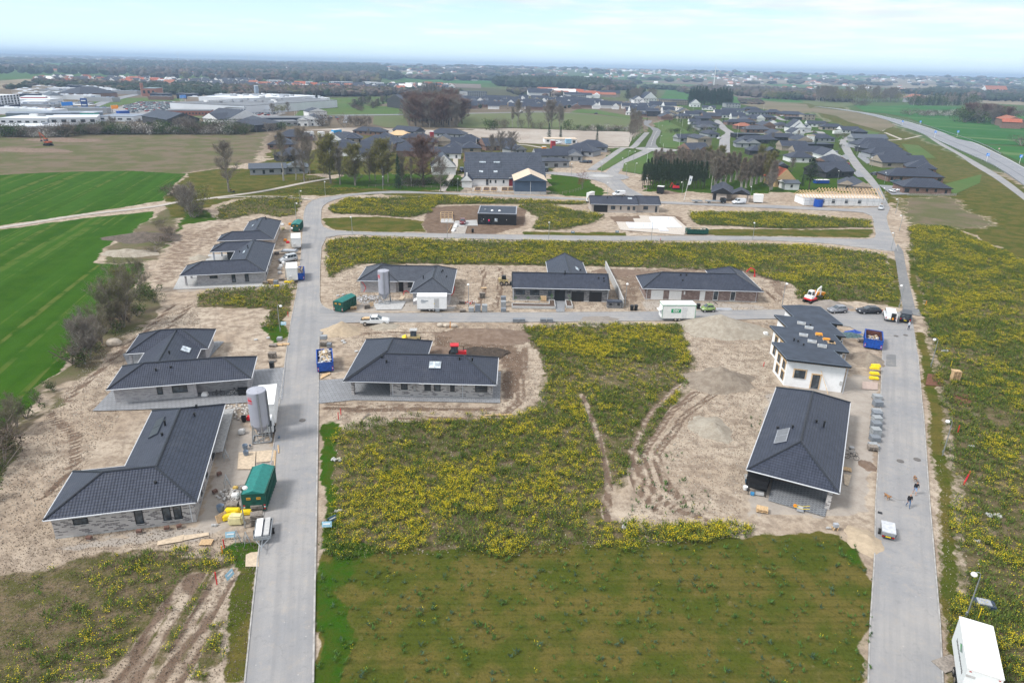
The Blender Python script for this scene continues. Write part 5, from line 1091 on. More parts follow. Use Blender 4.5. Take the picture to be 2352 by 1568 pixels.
mid(CE,(2120,680),(2342,690),40,'g','b','dark red barn with orange roof ridge at the right edge',roof='o',h=7,tan=.35,nwin=0)
rb_=mid(CE,(2100,690),(2300,700),14,'g','b','low dark red front barn at the right edge',roof='r',h=6,tan=.4,nwin=0)
mid(CE,(1070,415),(1180,420),50,'g','g','grey farm shed roof left of the evergreen row',roof='z',h=6,tan=.35,nwin=0)
mid(CE,(1180,410),(1340,414),40,'g','b','long orange-roofed farm building behind the evergreen row',roof='o',h=6,tan=.45,nwin=0)
block(CE,(60,388),(240,386),40,7,GREYW,'pale flat industrial hall behind the left of the green fields','hall',GRF,win=4)
mid(CE,(1885,335),(1935,338),60,'G','w','white village church with red roof on the far right',roof='o',h=14,tan=.9,nwin=0)
# ---- many small houses of the far towns
def small_house(wallm,roofm,L=12,W=8,h=3,tan=.8):
 mb=MB();mb.prism([(-L/2,-W/2),(L/2,-W/2),(L/2,W/2),(-L/2,W/2)],-2,h,1)
 r=MB();add_roof(r,(-L/2-.4,-W/2-.4,L/2+.4,W/2+.4,'x','g','g'),h,tan)
 mb.add(r.v,r.f,0);mb.m[-len(r.f):]=[0 if k==0 else 1 for k in r.m]
 return mesh_of('town_house',mb,[roofm,wallm])
PR={'red':[small_house(RENDER,ROOFO),small_house(BRICKW,ROOFR,14,9),small_house(YELLW,ROOFO,10,8,4)],'dark':[small_house(RENDER,ROOFF),small_house(BRICKW,ROOFF,16,10,2.8,.55),small_house(BEIGEW,ROOFF,14,9,2.8,.6)],'row':[small_house(BEIGEW,ROOFO,30,9,4,.7),small_house(BRICKW,ROOFO,26,9,3,.7)]}
TOWN=[(CC,((100,360),(700,345),(1000,345),(1420,390),(1500,430),(1250,425),(700,440),(500,430),(130,425)),92,'dark','dark-roofed houses beyond the flat field','dark-roofed house in the dense estate beyond the flat field'),(CC,((1500,395),(1900,400),(2100,410),(2100,470),(1700,480),(1500,440)),22,'dark','dark-roofed houses behind the second roundabout','dark-roofed house behind the second roundabout'),(CC,((840,275),(1300,290),(1480,320),(1300,330),(800,310)),46,'row','long orange-roofed terraces','long orange-roofed terrace behind the apartment block'),(CB,((1500,455),(2050,450),(2100,475),(1600,490)),50,'red','red-roofed houses before the brown field','red-roofed house in the town below the brown field'),(CA,((350,385),(1500,395),(1900,430),(1700,445),(350,410)),80,'red','red-roofed houses of the left town','small red-roofed house in the left town under the forest'),(CA,((1700,400),(2352,400),(2352,480),(1950,470)),60,'dark','dark-roofed houses of the left town','small dark-roofed house between the forest and the factory'),(CB,((150,440),(1450,460),(1450,500),(700,490),(100,470)),110,'dark','dark-roofed houses before the slab blocks','small dark-roofed house in front of the white slab blocks'),(CB,((250,440),(1450,470),(1400,510),(250,470)),50,'red','red-roofed houses before the slab blocks','small red-roofed house in front of the white slab blocks'),]
def rand_in(poly,n,mind=0,tries=60):
 xs=[p[0]for p in poly];ys=[p[1]for p in poly];out=[]
 for _ in range(n*tries):
  if len(out)>=n:break
  x,y=U(min(xs),max(xs)),U(min(ys),max(ys))
  if pip(np.array([x]),np.array([y]),poly)[0]and all((x-a)**2+(y-b_)**2>mind*mind for a,b_ in out):out.append((x,y))
 return out
mb=MB()
for ti_,(cc,pl,n_,pal,grp,lab)in enumerate(TOWN):
 w_=K(cc,*pl)
 for x,y in rand_in(w_,n_,(15 if ti_<2 else 20)if pal!='row' else 26):
  if ti_>1:
   a_=random.choice((0,.1,1.57,1.5))+U(-.1,.1);M_=Matrix.Translation((x,y,0))@MR(a_,4,'Z')@Matrix.Scale(U(1.0,1.5),4);sm_=random.choice(PR[pal]);wl_=random.choice((1,1,2))
   rf_=3 if pal=='dark' else random.choice((0,4,3,3,1));mb.add([M_@v.co for v in sm_.vertices],[tuple(p.vertices)for p in sm_.polygons],0);mb.m[-len(sm_.polygons):]=[rf_ if p.material_index==0 else wl_ for p in sm_.polygons];continue
  o=NO('house',random.choice(PR[pal]));link(o,None,(x,y,0),random.choice((0,0,.1,1.57,1.5))+U(-.1,.1));s_=U(1.0,1.35);o.scale=(s_,s_,s_);tag(o,lab,'house',grp)
for pl,n_,lab in((K(CB,(980,965),(2230,985),(2200,1040),(1300,1130),(700,1010)),26,'left estate behind the avenue trees'),(K(CD,(1080,560),(1500,600),(1560,700),(1420,735),(1100,690)),8,'right estate above the orange-tiled house'),(K(CD,(1420,765),(1900,770),(1900,900),(1450,900)),6,'right estate below the twin white gables'),(K(CD,(1640,910),(2150,930),(2280,1010),(1700,1040)),5,'right estate behind the grove'),(K(CD,(120,520),(900,530),(1000,590),(600,600),(150,590)),8,'back rows of the right estate')):
 old=[o.location for o in COL.objects if o.parent is None and o.name.startswith('house')]
 for x,y in rand_in(pl,n_,17):
  if all((x-p.x-6)**2+(y-p.y-5)**2>190 for p in old):tag(link(NO('house',random.choice(PR['dark'])),None,(x,y,0),random.choice((0,1.57))),'low dark-roofed house in the '+lab,'house','low dark houses of the '+lab).scale=(1.15,1.15,1)
SHOPS=[]
for L_,W_,h_,wm_,rm_ in((30,16,5,WHF,WRF),(24,14,4,BRICKW,GRF),(34,12,4.5,GREYW,SOL),(20,18,6,DKB,GRF),(26,12,4,BEIGEW,WRF)):
 b_=MB();b_.prism([(-L_/2,-W_/2),(L_/2,-W_/2),(L_/2,W_/2),(-L_/2,W_/2)],-1,h_,0,1)
 for k in range(3):b_.box((U(-.4,.4)*L_,U(-.3,.3)*W_,h_+.5),(3,2,1),m=1)
 SHOPS.append(mesh_of('shop_building',b_,[wm_,rm_]))
for x,y in rand_in(K(CA,(200,470),(900,480),(1180,520),(1000,590),(620,600),(200,600)),26,24)+rand_in(K(CA,(1300,560),(2352,560),(2352,590),(1500,590)),8,24)+rand_in(K(CA,(0,640),(700,640),(900,720),(0,740)),10,26)+rand_in(K(CB,(50,560),(900,560),(900,600),(50,600)),8,24):
 tag(link(NO('shop_building',random.choice(SHOPS)),None,(x,y,0),U(-.2,.2)),'low flat shop or workshop of the left business park','shop','low shops of the left business park')
for k in range(2600):
 y=U(2200,7500)**1.0;x=U(-.8,.8)*y
 v_=float(fbm(np.array([x]),np.array([y]),700,2,77)[0])
 if v_<.52 and k%6:continue
 L_,W_=U(9,26),U(8,13);a_=U(0,3.14);ca,sa_=cos(a_),sin(a_)
 def T(px,py,z):return(x+px*ca-py*sa_,y+px*sa_+py*ca,z)
 z0=float(np.clip((y-2600)/2500,0,1)**1.2*(fbm(np.array([x]),np.array([y]),3800,4,21)[0]*55+4));l_,w2=L_/2,W_/2
 wm=random.choice((1,1,2));rm=random.choice((0,0,3,3,1))
 mb.add([T(-l_,-w2,z0-3),T(l_,-w2,z0-3),T(l_,w2,z0-3),T(-l_,w2,z0-3),T(-l_,-w2,z0+4),T(l_,-w2,z0+4),T(l_,w2,z0+4),T(-l_,w2,z0+4)],[(0,1,5,4),(1,2,6,5),(2,3,7,6),(3,0,4,7)],wm)
 mb.add([T(-l_,-w2,z0+4),T(l_,-w2,z0+4),T(l_,w2,z0+4),T(-l_,w2,z0+4),T(-l_,0,z0+8),T(l_,0,z0+8)],[(0,1,5,4),(2,3,4,5),(1,2,5),(3,0,4)],rm)
tag(obj('distant_houses',mb,[ROOFO,RENDER,BEIGEW,ROOFF,ROOFR]),'scattered far farms and villages in the hazy country','houses',kind='stuff')
# ------------------------------------------------------------------ vegetation
def tri_mesh(name,P3,cols,m):
 """P3: (n, 3, 3) triangle corners, cols: (n, 3) base colours"""
 n=len(P3);me=NM(name)
 me.vertices.add(n*3);me.vertices.foreach_set('co',P3.reshape(-1).astype(np.float32))
 me.loops.add(n*3);me.loops.foreach_set('vertex_index',np.arange(n*3,dtype=np.int32))
 me.polygons.add(n);me.polygons.foreach_set('loop_start',np.arange(0,n*3,3,dtype=np.int32));me.polygons.foreach_set('loop_total',np.full(n,3,dtype=np.int32))
 at=me.color_attributes.new('Col','FLOAT_COLOR','POINT')
 c4=np.ones((n*3,4),np.float32);c4[:,:3]=np.repeat(cols,3,0);at.data.foreach_set('color',c4.ravel())
 me.update();me.materials.append(m);return me
def rape_field(poly,dens,hgt=0.7,thr=0.42,seed=0,yellow=1.0,fine=True):
 xs=[p[0]for p in poly];ys=[p[1]for p in poly]
 x0,x1,y0,y1=max(min(xs),-150),min(max(xs),190),min(ys),max(ys)
 n=int((x1-x0)*(y1-y0)*dens);x=NU(x0,x1,n);y=NU(y0,y1,n)
 wx=(fbm(x,y,4,3,40)-.5)*3;wy=(fbm(x,y,4,3,41)-.5)*3
 k=pip(x+wx,y+wy,poly);x,y=x[k],y[k]
 k=np.abs(x)<y*0.86+14;x,y=x[k],y[k]
 d=fbm(x,y,11,5,50+seed)*.75+fbm(x,y,1.9,2,60+seed)*.25
 k=(d+NU(-.26,.26,x.size)>thr)&(rut_dist(x,y)>.6);x,y,d=x[k],y[k],d[k]
 n=x.size
 yl=np.clip((fbm(x,y,5,3,70+seed)-.385)*5+(fbm(x,y,1.2,2,75+seed)-.5)*2.6,0.08,1)*yellow
 nl,nf=(18,21)if fine else(10,12)
 h=hgt*NU(.55,1.25,n);s=NU(.7,1.3,n)
 cx=nrg.normal(0,.20,(n,nl))*s[:,None];cy=nrg.normal(0,.20,(n,nl))*s[:,None];zb=NU(0,.55,(n,nl))*h[:,None]
 ang=NU(0,6.28,(n,nl));ln=NU(.14,.34,(n,nl))*s[:,None];w=NU(.02,.06,(n,nl))*s[:,None]*(1 if fine else 1.5)
 ca,sa_=np.cos(ang),np.sin(ang);lift=NU(.5,1.5,(n,nl))*ln
 X,Y=x[:,None]+cx,y[:,None]+cy
 A=np.stack([X-sa_*w,Y+ca*w,zb],-1);B=np.stack([X+sa_*w,Y-ca*w,zb],-1);C=np.stack([X+ca*ln,Y+sa_*ln,zb+lift],-1)
 T1=np.stack([A,B,C],2).reshape(-1,3,3)
 g=NU(.6,1.5,(n,nl,1));tone=NU(0,1,(n,1,1))
 c1=(np.array([.058,.108,.014])*(1-tone)+np.array([.105,.120,.030])*tone)*g
 fx=nrg.normal(0,.20,(n,nf))*s[:,None];fy=nrg.normal(0,.20,(n,nf))*s[:,None];fz=h[:,None]*NU(.62,1.08,(n,nf))
 keep=NU(0,1,(n,nf))<yl[:,None]
 r=NU(.022,.048,(n,nf))*(1 if fine else 1.2);a2=NU(0,6.28,(n,nf))
 X,Y=x[:,None]+fx,y[:,None]+fy;tl=nrg.normal(0,.6,(n,nf,3))
 P_=[np.stack([X+r*np.cos(a2+q_),Y+r*np.sin(a2+q_),fz+r*tl[...,i]],-1)for i,q_ in enumerate((0,2.09,4.19))]
 T2=np.stack(P_,2)[keep]
 c2=(np.array([.64,.52,.02])*NU(.75,1.25,(n,nf,1))+np.array([.12,-.06,0])*(NU(0,1,(n,nf,1))<.07))[keep]
 return np.concatenate([T1,T2]),np.concatenate([c1.reshape(-1,3),c2.reshape(-1,3)])
specs=[(RAPE[0],7.0,.62,.455,1.0,True,'flowering rape covering the big middle plot'),(RAPE[1],5.5,.75,.38,1.0,False,'flowering rape strip between the two cross streets'),(RAPE[2],5,.8,.36,1.0,False,'flowering rape on the left of the road island'),(RAPE[3],5,.8,.37,1.0,False,'flowering rape beside the black flat-roofed house'),(RAPE[4],5,.8,.34,1.0,False,'flowering rape strip at the right of the road island'),(RAPE[5],6.2,.62,.42,.95,True,'flowering rape field right of the right-hand road'),(RAPE[6],4.2,.55,.55,.8,True,'sparse rape and weeds on the rutted lower left plot'),(RAPE[7],3.0,.7,.44,.8,False,'rape rows beside the bend at the upper left'),(RAPE[8],4.0,.7,.50,.9,False,'rape patch between the left-hand houses'),(RAPE[9],3.0,.7,.42,.8,False,'rape strip under the row of bare trees'),(RAPE[10],5,.95,.40,.9,True,'tall rape fringe behind the green lawn')]
for i,(pl,dn,hg,thr,yw,fi,lb)in enumerate(specs):
 T_,c_=rape_field(pl,dn,hg,thr,i*7,yw,fi)
 o=NO('rape_flowers',tri_mesh('rape_flowers',T_,c_,ATTR));COL.objects.link(o);tag(o,lb,'flowering weeds',kind='stuff')
def weeds(poly,n,label,tall=.35,thr=.0,yel=.12):
 xs=[p[0]for p in poly];ys=[p[1]for p in poly];x=NU(max(min(xs),-140),min(max(xs),170),n);y=NU(min(ys),max(ys),n)
 k=pip(x,y,poly)&(np.abs(x)<y*.86+14);x,y=x[k],y[k];k=fbm(x,y,9,4,33)>thr;x,y=x[k],y[k];n=x.size;nl=12
 s=NU(.3,1.1,n)**1.5;a=NU(0,6.28,(n,nl));ln=NU(.1,.30,(n,nl))*s[:,None];w=ln*.26;ca,sa_=np.cos(a),np.sin(a)
 bx=x[:,None]+nrg.normal(0,.07,(n,nl))*s[:,None];by=y[:,None]+nrg.normal(0,.07,(n,nl))*s[:,None];zb=NU(0,1,(n,nl))*tall*s[:,None]
 T1=np.stack([np.stack([bx-sa_*w,by+ca*w,zb],-1),np.stack([bx+sa_*w,by-ca*w,zb],-1),np.stack([bx+ca*ln,by+sa_*ln,zb+ln*.8],-1)],2)
 blue=(NU(0,1,(n,1,1))<.25)
 c1=np.where(blue,np.array([.050,.085,.045]),np.array([.052,.105,.022]))*NU(.6,1.5,(n,nl,1))
 yf=(NU(0,1,(n,nl))<.3)&(NU(0,1,(n,1))<yel);T1[yf,:,2]+=tall*.8;T1[yf]=T1[yf].mean(1,keepdims=True)+(T1[yf]-T1[yf].mean(1,keepdims=True))*.38;c1=np.broadcast_to(c1,(n,nl,3)).copy();c1[yf]=(.62,.5,.02)
 o=NO('weeds',tri_mesh('weeds',T1.reshape(-1,3,3),c1.reshape(-1,3),ATTR));COL.objects.link(o);tag(o,label,'weeds',kind='stuff')
weeds(D((735,1275),(1500,1255),(1960,1235),(2003,1320),(1998,1600),(722,1600)),1700,'scattered thistles and weeds in the mown lower lawn',.26)
weeds(D((1430,1190),(1500,1020),(1600,920),(1700,900),(1760,960),(1700,1180)),700,'few weeds on the pale dirt beside the nearest right house',.3,.55)
def clods(poly,n,label,r0=.03,r1=.10,cols=((.46,.42,.36),(.30,.24,.19),(.22,.17,.13)),nm='soil_clods',cat='soil clods'):
 xs=[p[0]for p in poly];ys=[p[1]for p in poly];x=NU(max(min(xs),-140),min(max(xs),170),n);y=NU(min(ys),max(ys),n)
 k=pip(x,y,poly)&(np.abs(x)<y*.86+14);x,y=x[k],y[k];n=x.size;r=NU(r0,r1,n)**1
 a=NU(0,6.28,n);tr=[]
 for i in range(3):
  p1=np.stack([x+r*np.cos(a+i*2.09),y+r*np.sin(a+i*2.09),np.full(n,-.04)],-1);p2=np.stack([x+r*np.cos(a+(i+1)*2.09),y+r*np.sin(a+(i+1)*2.09),np.full(n,-.04)],-1)
  tp=np.stack([x+r*.3*np.cos(a*3),y+r*.3*np.sin(a*3),r*.8],-1);tr.append(np.stack([p1,p2,tp],1))
 T_=np.concatenate(tr);ci=nrg.integers(0,len(cols),n);c_=np.array(cols)[ci]*NU(.7,1.3,(n,1));c_=np.tile(c_,(3,1))
 o=NO(nm,tri_mesh(nm,T_,c_,ATTRS));COL.objects.link(o);tag(o,label,cat,kind='stuff')
clods(D((-300,1330),(0,1240),(120,1180),(460,1215),(600,1240),(560,1568),(-300,1568)),16000,'clods of dry soil on the rutted lower left plot',.02,.07,((.32,.27,.21),(.22,.17,.13),(.16,.12,.09)))
clods(D((0,1100),(0,1240),(110,1180),(290,940),(500,930),(450,690),(250,780),(120,930)),22000,'clods of dry soil on the bare plots at the left')
clods(D((740,750),(1190,745),(1240,800),(1260,860),(1230,930),(1180,950),(770,970),(740,920),(1150,935),(1150,820),(1000,790),(800,800)),14000,'clods of dug soil round the middle house')
clods(D((1570,745),(1780,735),(1770,900),(1710,1080),(1700,1190),(1440,1200),(1500,1020),(1590,900)),26000,'clods of pale soil on the open plot behind the nearest right house')
clods(D((760,620),(1050,610),(1460,615),(1820,650),(1830,710),(1460,712),(1100,715),(760,690)),14000,'clods of soil on the plots behind the second street',.04,.13)
clods(RAPE[0],16000,'dry clods between the rape plants of the middle plot');clods(RAPE[5],12000,'dry clods between the rape plants of the right field')
clods(D((2140,1100),(2165,1040),(2205,1400),(2300,1568),(2170,1568),(2150,1300)),5000,'loose pebbles along the right kerb',.02,.06)
# ---- trees
BARK=mat('grey_bark',(.21,.185,.16),.9,var=.25,scale=2);BARKP=mat('pale_bark',(.33,.31,.28),.9,var=.25,scale=2);BARKD=mat('dark_bark',(.075,.06,.05),.9,var=.25,scale=2)
def grow(h,spread,rnd,fork=.2,stems=1,nb=16,bark_r=.020):
 """trunk, limbs and branches; returns the mesh and the points where twigs sit"""
 tb=MB();tips=[]
 def limb(p,d,L,r,lv):
  q=Vector(p);n=4 if lv==0 else 3
  for i in range(n):
   d=(d+VV((rnd.gauss(0,.14),rnd.gauss(0,.14),rnd.uniform(.0,.14)))).normalized();e=q+d*(L/n);r2=max(.012,r*(1-.8*(i+1)/n))
   tb.tube(q,e,max(.018,r*(1-.8*i/n)),r2,4,0,False)
   if lv<2:
    for _ in range(2 if lv==0 else 1):
     az=rnd.uniform(0,6.28);nd=(d*.8+VV((cos(az),sin(az),.25))*.75).normalized();limb(q.lerp(e,rnd.random()),nd,L*rnd.uniform(.3,.5),r2*.55,lv+1)
   if lv>0 or i>1:tips.append((e.copy(),d.copy()))
   q=e
 for s_ in range(stems):
  az=s_*6.28/stems+rnd.random();out=0 if stems==1 else spread*.55;p=VV((0,0,-.3));n=9;hh=h*(.92 if s_==0 else rnd.uniform(.7,.9));r=h*bark_r/stems**.4;ax=[p]
  for i in range(n):t_=(i+1)/n;ax.append(VV((cos(az)*out*h*.35*t_+rnd.gauss(0,h*.008),sin(az)*out*h*.35*t_+rnd.gauss(0,h*.008),hh*t_)))
  for i in range(n):tb.tube(ax[i],ax[i+1],r*(1-.88*i/n),r*(1-.88*(i+1)/n),7,0,False)
  for k in range(int(nb/stems**.7)):
   f=(k+rnd.random())/(nb/stems**.7);z=fork+(1-fork)*f;t_=min(.999,z)*n;i=int(t_);p=ax[i].lerp(ax[i+1],t_-i);a_=k*2.4+rnd.random()
   L=h*spread*.36*math.sqrt(max(.05,1-(1.75*f-.62)**2*.75));up=.55+.9*f;limb(p,VV((cos(a_),sin(a_),up)).normalized(),L,r*(1-.75*z)*.5,0)
 return tb,tips
def make_tree(name,seed,h,spread=.9,twigs=5,bark=None,fork=.2,stems=1,leafcol=None,leaf=.2,leaves=1,nb=16,tw=(.19,.165,.14),wid=.020):
 rnd=random.Random(seed);tb,tips=grow(h,spread,rnd,fork,stems,nb);rg=np.random.default_rng(seed);tr=[];co=[]
 for p,d in tips:
  for _ in range(twigs):
   v=d+Vector(rg.normal(0,.7,3));v.z+=.25;v.normalize();l=h*rg.uniform(.04,.085);w=Vector(rg.normal(size=3)).cross(v).normalized()*wid
   s=p+Vector(rg.normal(0,.18,3));e=s+v*l;tr.append([s-w,s+w,e]);co.append(np.array(tw)*rg.uniform(.6,1.5))
   if leafcol is not None:
    for _k in range(leaves):
     c=s.lerp(e,rg.uniform(.2,1))+Vector(rg.normal(0,.15,3));a=Vector(rg.normal(size=3)).normalized()*leaf*rg.uniform(.5,1.2);b_=Vector(rg.normal(size=3)).normalized()*leaf*rg.uniform(.5,1.2)
     tr.append([c-a*.5,c+a*.5,c+b_]);co.append(np.array(leafcol)*rg.uniform(.55,1.6))
 return name,mesh_of('trunk',tb,bark or BARK),tri_mesh('crown',np.array([[list(v)for v in t_]for t_ in tr]),np.array(co),ATTR)
def make_conifer(name,seed,h,bare=.35,w=.16,col=(.034,.050,.026)):
 rg=np.random.default_rng(seed);tb=MB();tb.tube((0,0,-.3),(0,0,h*.96),h*.014+.05,.03,7,0,False);tr=[];co=[]
 z=h*bare
 while z<h:
  f=(z/h-bare)/(1-bare);R_=h*w*(1-f)**.75*rg.uniform(.7,1.2)+.15;nb=int(7+6*(1-f))
  for k in range(nb):
   a=rg.uniform(0,6.28);rr=R_*rg.uniform(.6,1.15);d=VV((cos(a),sin(a),rg.uniform(-.25,.25)))
   if f<.9 and k%3==0:tb.tube((0,0,z),d*rr*.9+VV((0,0,z)),.04,.015,3,0,False)
   for _ in range(9):
    q_=rg.uniform(.25,1);c=d*rr*q_+VV((0,0,z))+Vector(rg.normal(0,.22,3));u_=Vector(rg.normal(size=3)).normalized()*rg.uniform(.2,.5);v_=Vector(rg.normal(size=3)).normalized()*rg.uniform(.15,.4);v_.z-=.1
    tr.append([c-u_*.5,c+u_*.5,c+v_]);co.append(np.array(col)*rg.uniform(.5,1.9))
  z+=h*.032*rg.uniform(.7,1.3)
 return name,mesh_of('trunk',tb,BARKD),tri_mesh('crown',np.array([[list(v)for v in t_]for t_ in tr]),np.array(co),ATTR)
def make_bush(name,seed,h,w,col,n=700,leaf=.22,twigc=None):
 rg=np.random.default_rng(seed);tb=MB();tr=[];co=[]
 for _ in range(9):
  a=rg.uniform(0,6.28);tb.tube((0,0,-.1),(w*.35*cos(a),w*.35*sin(a),h*.7),.05,.02,4,0,False)
 cl=[(VV((rg.normal(0,w*.22),rg.normal(0,w*.22),h*rg.uniform(.25,.75))),rg.uniform(.5,1))for _ in range(9)]
 for _ in range(n):
  c0,s_=cl[rg.integers(0,9)];v=Vector(rg.normal(size=3)).normalized();c=c0+v*w*.25*s_*rg.uniform(.6,1.1);c.z=max(.05,min(c.z,h*1.05))
  if twigc is not None and rg.random()<.55:
   w_=Vector(rg.normal(size=3)).normalized()*.02;v.z+=.4;tr.append([c-w_,c+w_,c+v*rg.uniform(.3,.8)]);co.append(np.array(twigc)*rg.uniform(.6,1.5));continue
  a=Vector(rg.normal(size=3)).normalized()*leaf*rg.uniform(.5,1.3);b_=Vector(rg.normal(size=3)).normalized()*leaf*rg.uniform(.5,1.3);tr.append([c-a*.5,c+a*.5,c+b_]);co.append(np.array(col)*rg.uniform(.5,1.6))
 return name,mesh_of('stems',tb,BARK),tri_mesh('foliage',np.array([[list(v)for v in t_]for t_ in tr]),np.array(co),ATTR)
TREE={'bareA':[make_tree('bare_tree',s,14,.95,4)for s in(1,2,3)],'bareW':[make_tree('bare_tree',s,12,.95,3,BARKP,.15,4,nb=22)for s in(4,5)],'budA':[make_tree('budding_tree',s,14,.85,4,leafcol=(.15,.145,.03),leaf=.24,leaves=2)for s in(7,8)],'bareG':[make_tree('bare_tree',s,12,1.0,2,stems=3,fork=.12,leafcol=(.14,.15,.05),leaf=.13,leaves=2,nb=20)for s in(17,18)],'red':[make_tree('reddish_bare_tree',9,14,1.05,7,BARKD,.18,nb=20,tw=(.17,.11,.09))],'birch':[make_tree('birch',s,14,.5,3,BARKP,.25,nb=14,tw=(.21,.17,.135))for s in(12,13)],'slim':[make_tree('slim_bare_tree',s,15,.48,3,BARKP,.4,nb=12,leafcol=(.19,.17,.11),leaf=.14)for s in(15,16)],'con':[make_conifer('spruce',s,13,.35,.15)for s in(21,22,23)],'pine':[make_conifer('pine',25,12,.3,.30,(.030,.048,.026))],'fir':[make_conifer('fir',s,14,.05,.22,(.025,.05,.028))for s in(27,28)],'bush':[make_bush('bush',s,3,4,(.055,.085,.022))for s in(31,32)],'scrub':[make_bush('scrub_bush',s,2.6,4,(.10,.085,.055),800,.16,(.13,.10,.085))for s in(33,34)],'blossom':[make_bush('blackthorn',35,3.2,4.5,(.55,.53,.50),800,.18,(.20,.18,.16))],'willow':[make_bush('willow_bush',36,7,7,(.16,.17,.045),1600,.3,(.15,.12,.08))],'redtwig':[make_bush('red_maple',37,7,3.2,(.20,.045,.04),700,.2,(.16,.06,.05))]}
HS=dict(bareG=12,bareA=14,bareW=12,budA=14,red=14,birch=14,slim=15,con=13,pine=12,fir=14,bush=3,scrub=2.6,blossom=3.2,willow=7,redtwig=7)
PN=dict(bush=('stems','foliage'),scrub=('stems','foliage'),blossom=('stems','foliage'),willow=('stems','foliage'))
_ti=[0]
def tree(kind,p,h,label,group=None,wide=1.0,z=0):
 _ti[0]+=1;nm,tm,cm=TREE[kind][_ti[0]%len(TREE[kind])];s=h/HS[kind];a,b_=PN.get(kind,('trunk','crown'))
 th=thing(nm,label,'bush' if kind in PN else 'tree',(p[0],p[1],z),U(0,6.28),group);th.scale=(s*wide,s*wide,s)
 link(NO(a,tm),th);link(NO(b_,cm),th)
 return th
def trees(kinds,pts,h,label,group,wide=1.0):
 for p in pts:tree(random.choice(kinds),p,U(*h),label,group,wide*U(.85,1.2))
tree('bareA',D((526,441))[0],17,'large lone bare tree standing by the track junction at the upper left',wide=1.1)
for(q_,k_,h_,w_,lb)in(((652,415),'slim',19,1.0,'tall slim bare tree leftmost in the avenue behind the track'),((700,418),'bareA',20,.85,'tall bare tree with dense twigs second in the avenue'),((680,413),'slim',12,.9,'young slim tree between the first two avenue trees'),((712,400),'bareA',15,.7,'bare tree just right of the second avenue tree'),((760,421),'budA',18,1.1,'tall yellow-green tree, leftmost of the budding ones'),((781,424),'bareA',14,.8,'thin bare tree between two budding trees'),((816,426),'budA',15,1.1,'rounded budding tree in the middle of the avenue'),((745,400),'budA',13,.9,'budding tree behind the leftmost budding tree'),((880,425),'budA',17,1.2,'broad olive budding tree right in the avenue'),((862,415),'budA',12,.9,'small budding tree just left of the broad olive one'),((915,433),'fir',13,.7,'dark evergreen-shaped tree among the avenue trees'),((972,429),'red',18,1.25,'broad reddish-brown bare tree near the white farmhouse'),((1012,440),'bareA',12,1.1,'low spreading bare tree before the white farmhouse'),((925,425),'bareA',12,.8,'greyish bare tree left of the reddish one'),((945,428),'slim',11,.7,'slender pale tree left of the reddish one'),((1150,358),'bareA',12,1.2,'wide bare tree crown above the farm roof, left'),((1175,358),'bareA',12,1.2,'wide bare tree crown above the farm roof, right'),((1130,362),'bareA',11,1,'bare tree behind the left part of the farm roof')):
 tree(k_,D(q_)[0],h_,lb,wide=w_)
trees(['scrub','bush'],K(CB,*[(1650+i*26,1330+(i*37)%40)for i in range(20)]),(2,4),'brown-green hedge bush at the foot of the avenue trees','hedge bushes under the avenue',1.2)
trees(['bareA','slim'],K(CB,(1200,1360),(1060,1345),(1500,1330),(1330,1320),(1620,1360),(1800,1350)),(7,11),'small bare tree filling the avenue gaps','small bare trees of the avenue')
tree('redtwig',CC(1215,1160),9,'dark red-leaved tree beside the first roundabout',wide=1.0)
tree('bareW',CF(480,490),10,'multi-stemmed bare tree left of the bend, greyish',wide=1.1);tree('willow',CF(600,440),9.5,'green budding bush-tree against the grey bare one left of the bend',wide=1.0);tree('bareW',CF(420,430),8,'low bare tree at the left edge of that clump',wide=1.0)
trees(['scrub'],K(CF,(330,200),(250,230),(420,330),(380,260),(300,260),(440,400),(560,480),(520,500)),(2,3.5),'brown scrub at the corner of the green field','scrub at the field corner',1.5)
trees(['scrub'],K(CF,(60,580),(120,640),(200,690),(250,720),(160,760),(90,820),(60,900),(220,780),(150,560)),(1.2,2.2),'heap of cut branches and scrub beside the dug plot','brush heaps beside the dug plot',1.7)
for i,(q_,k_,h_,w_,lb)in enumerate((((890,1455),'bareW',7.5,.9,'pale-barked bare tree, left of the pair by the boulder'),((950,1400),'bareW',8,1.0,'pale-barked bare tree, right of the pair by the boulder'),((1295,1060),'bareG',10.5,1.25,'big round bare tree in the hedge left of the second house row'),((1180,1090),'bareG',7.5,1.0,'greenish bare tree left of the big round one'),((1070,1240),'bareG',6.5,.9,'thin bare tree above the boulder'),((1480,690),'bareG',7,.9,'small bare tree behind the big round one'),((1330,900),'budA',8,1.2,'budding shrub-tree at the right of the hedge'),((760,1440),'scrub',4,1.3,'brown thicket under the pair of pale trees'))):
 tree(k_,CJ(*q_),h_,lb,wide=w_)
trees(['scrub','bush'],K(CJ,(1100,1130),(1230,1120),(1350,1010),(1430,950),(1000,1330),(1450,780),(1520,740),(1620,800),(960,1300),(820,1480),(1270,1060)),(1.8,3.6),'thicket in the hedge left of the houses','hedge thicket at the left')
trees(['bareG','scrub'],D((-20,1050),(10,1070),(-50,1010),(25,1000),(-90,1120),(-130,1200),(40,980)),(4,6),'bare bush at the left picture edge','bare bushes at the left edge',1.0)
trees(['scrub','bush'],D((60,960),(90,925),(120,895),(0,1090),(30,1040),(-30,1150)),(1.5,3),'low scrub along the green field near the left edge','low scrub at the left edge')
trees(['con'],K(CD,*[(180+i*26+U(-8,8),1322-(i%3)*14)for i in range(26)]),(8.5,11),'dark slender spruce at the front of the grove','dark spruces of the grove',.85)
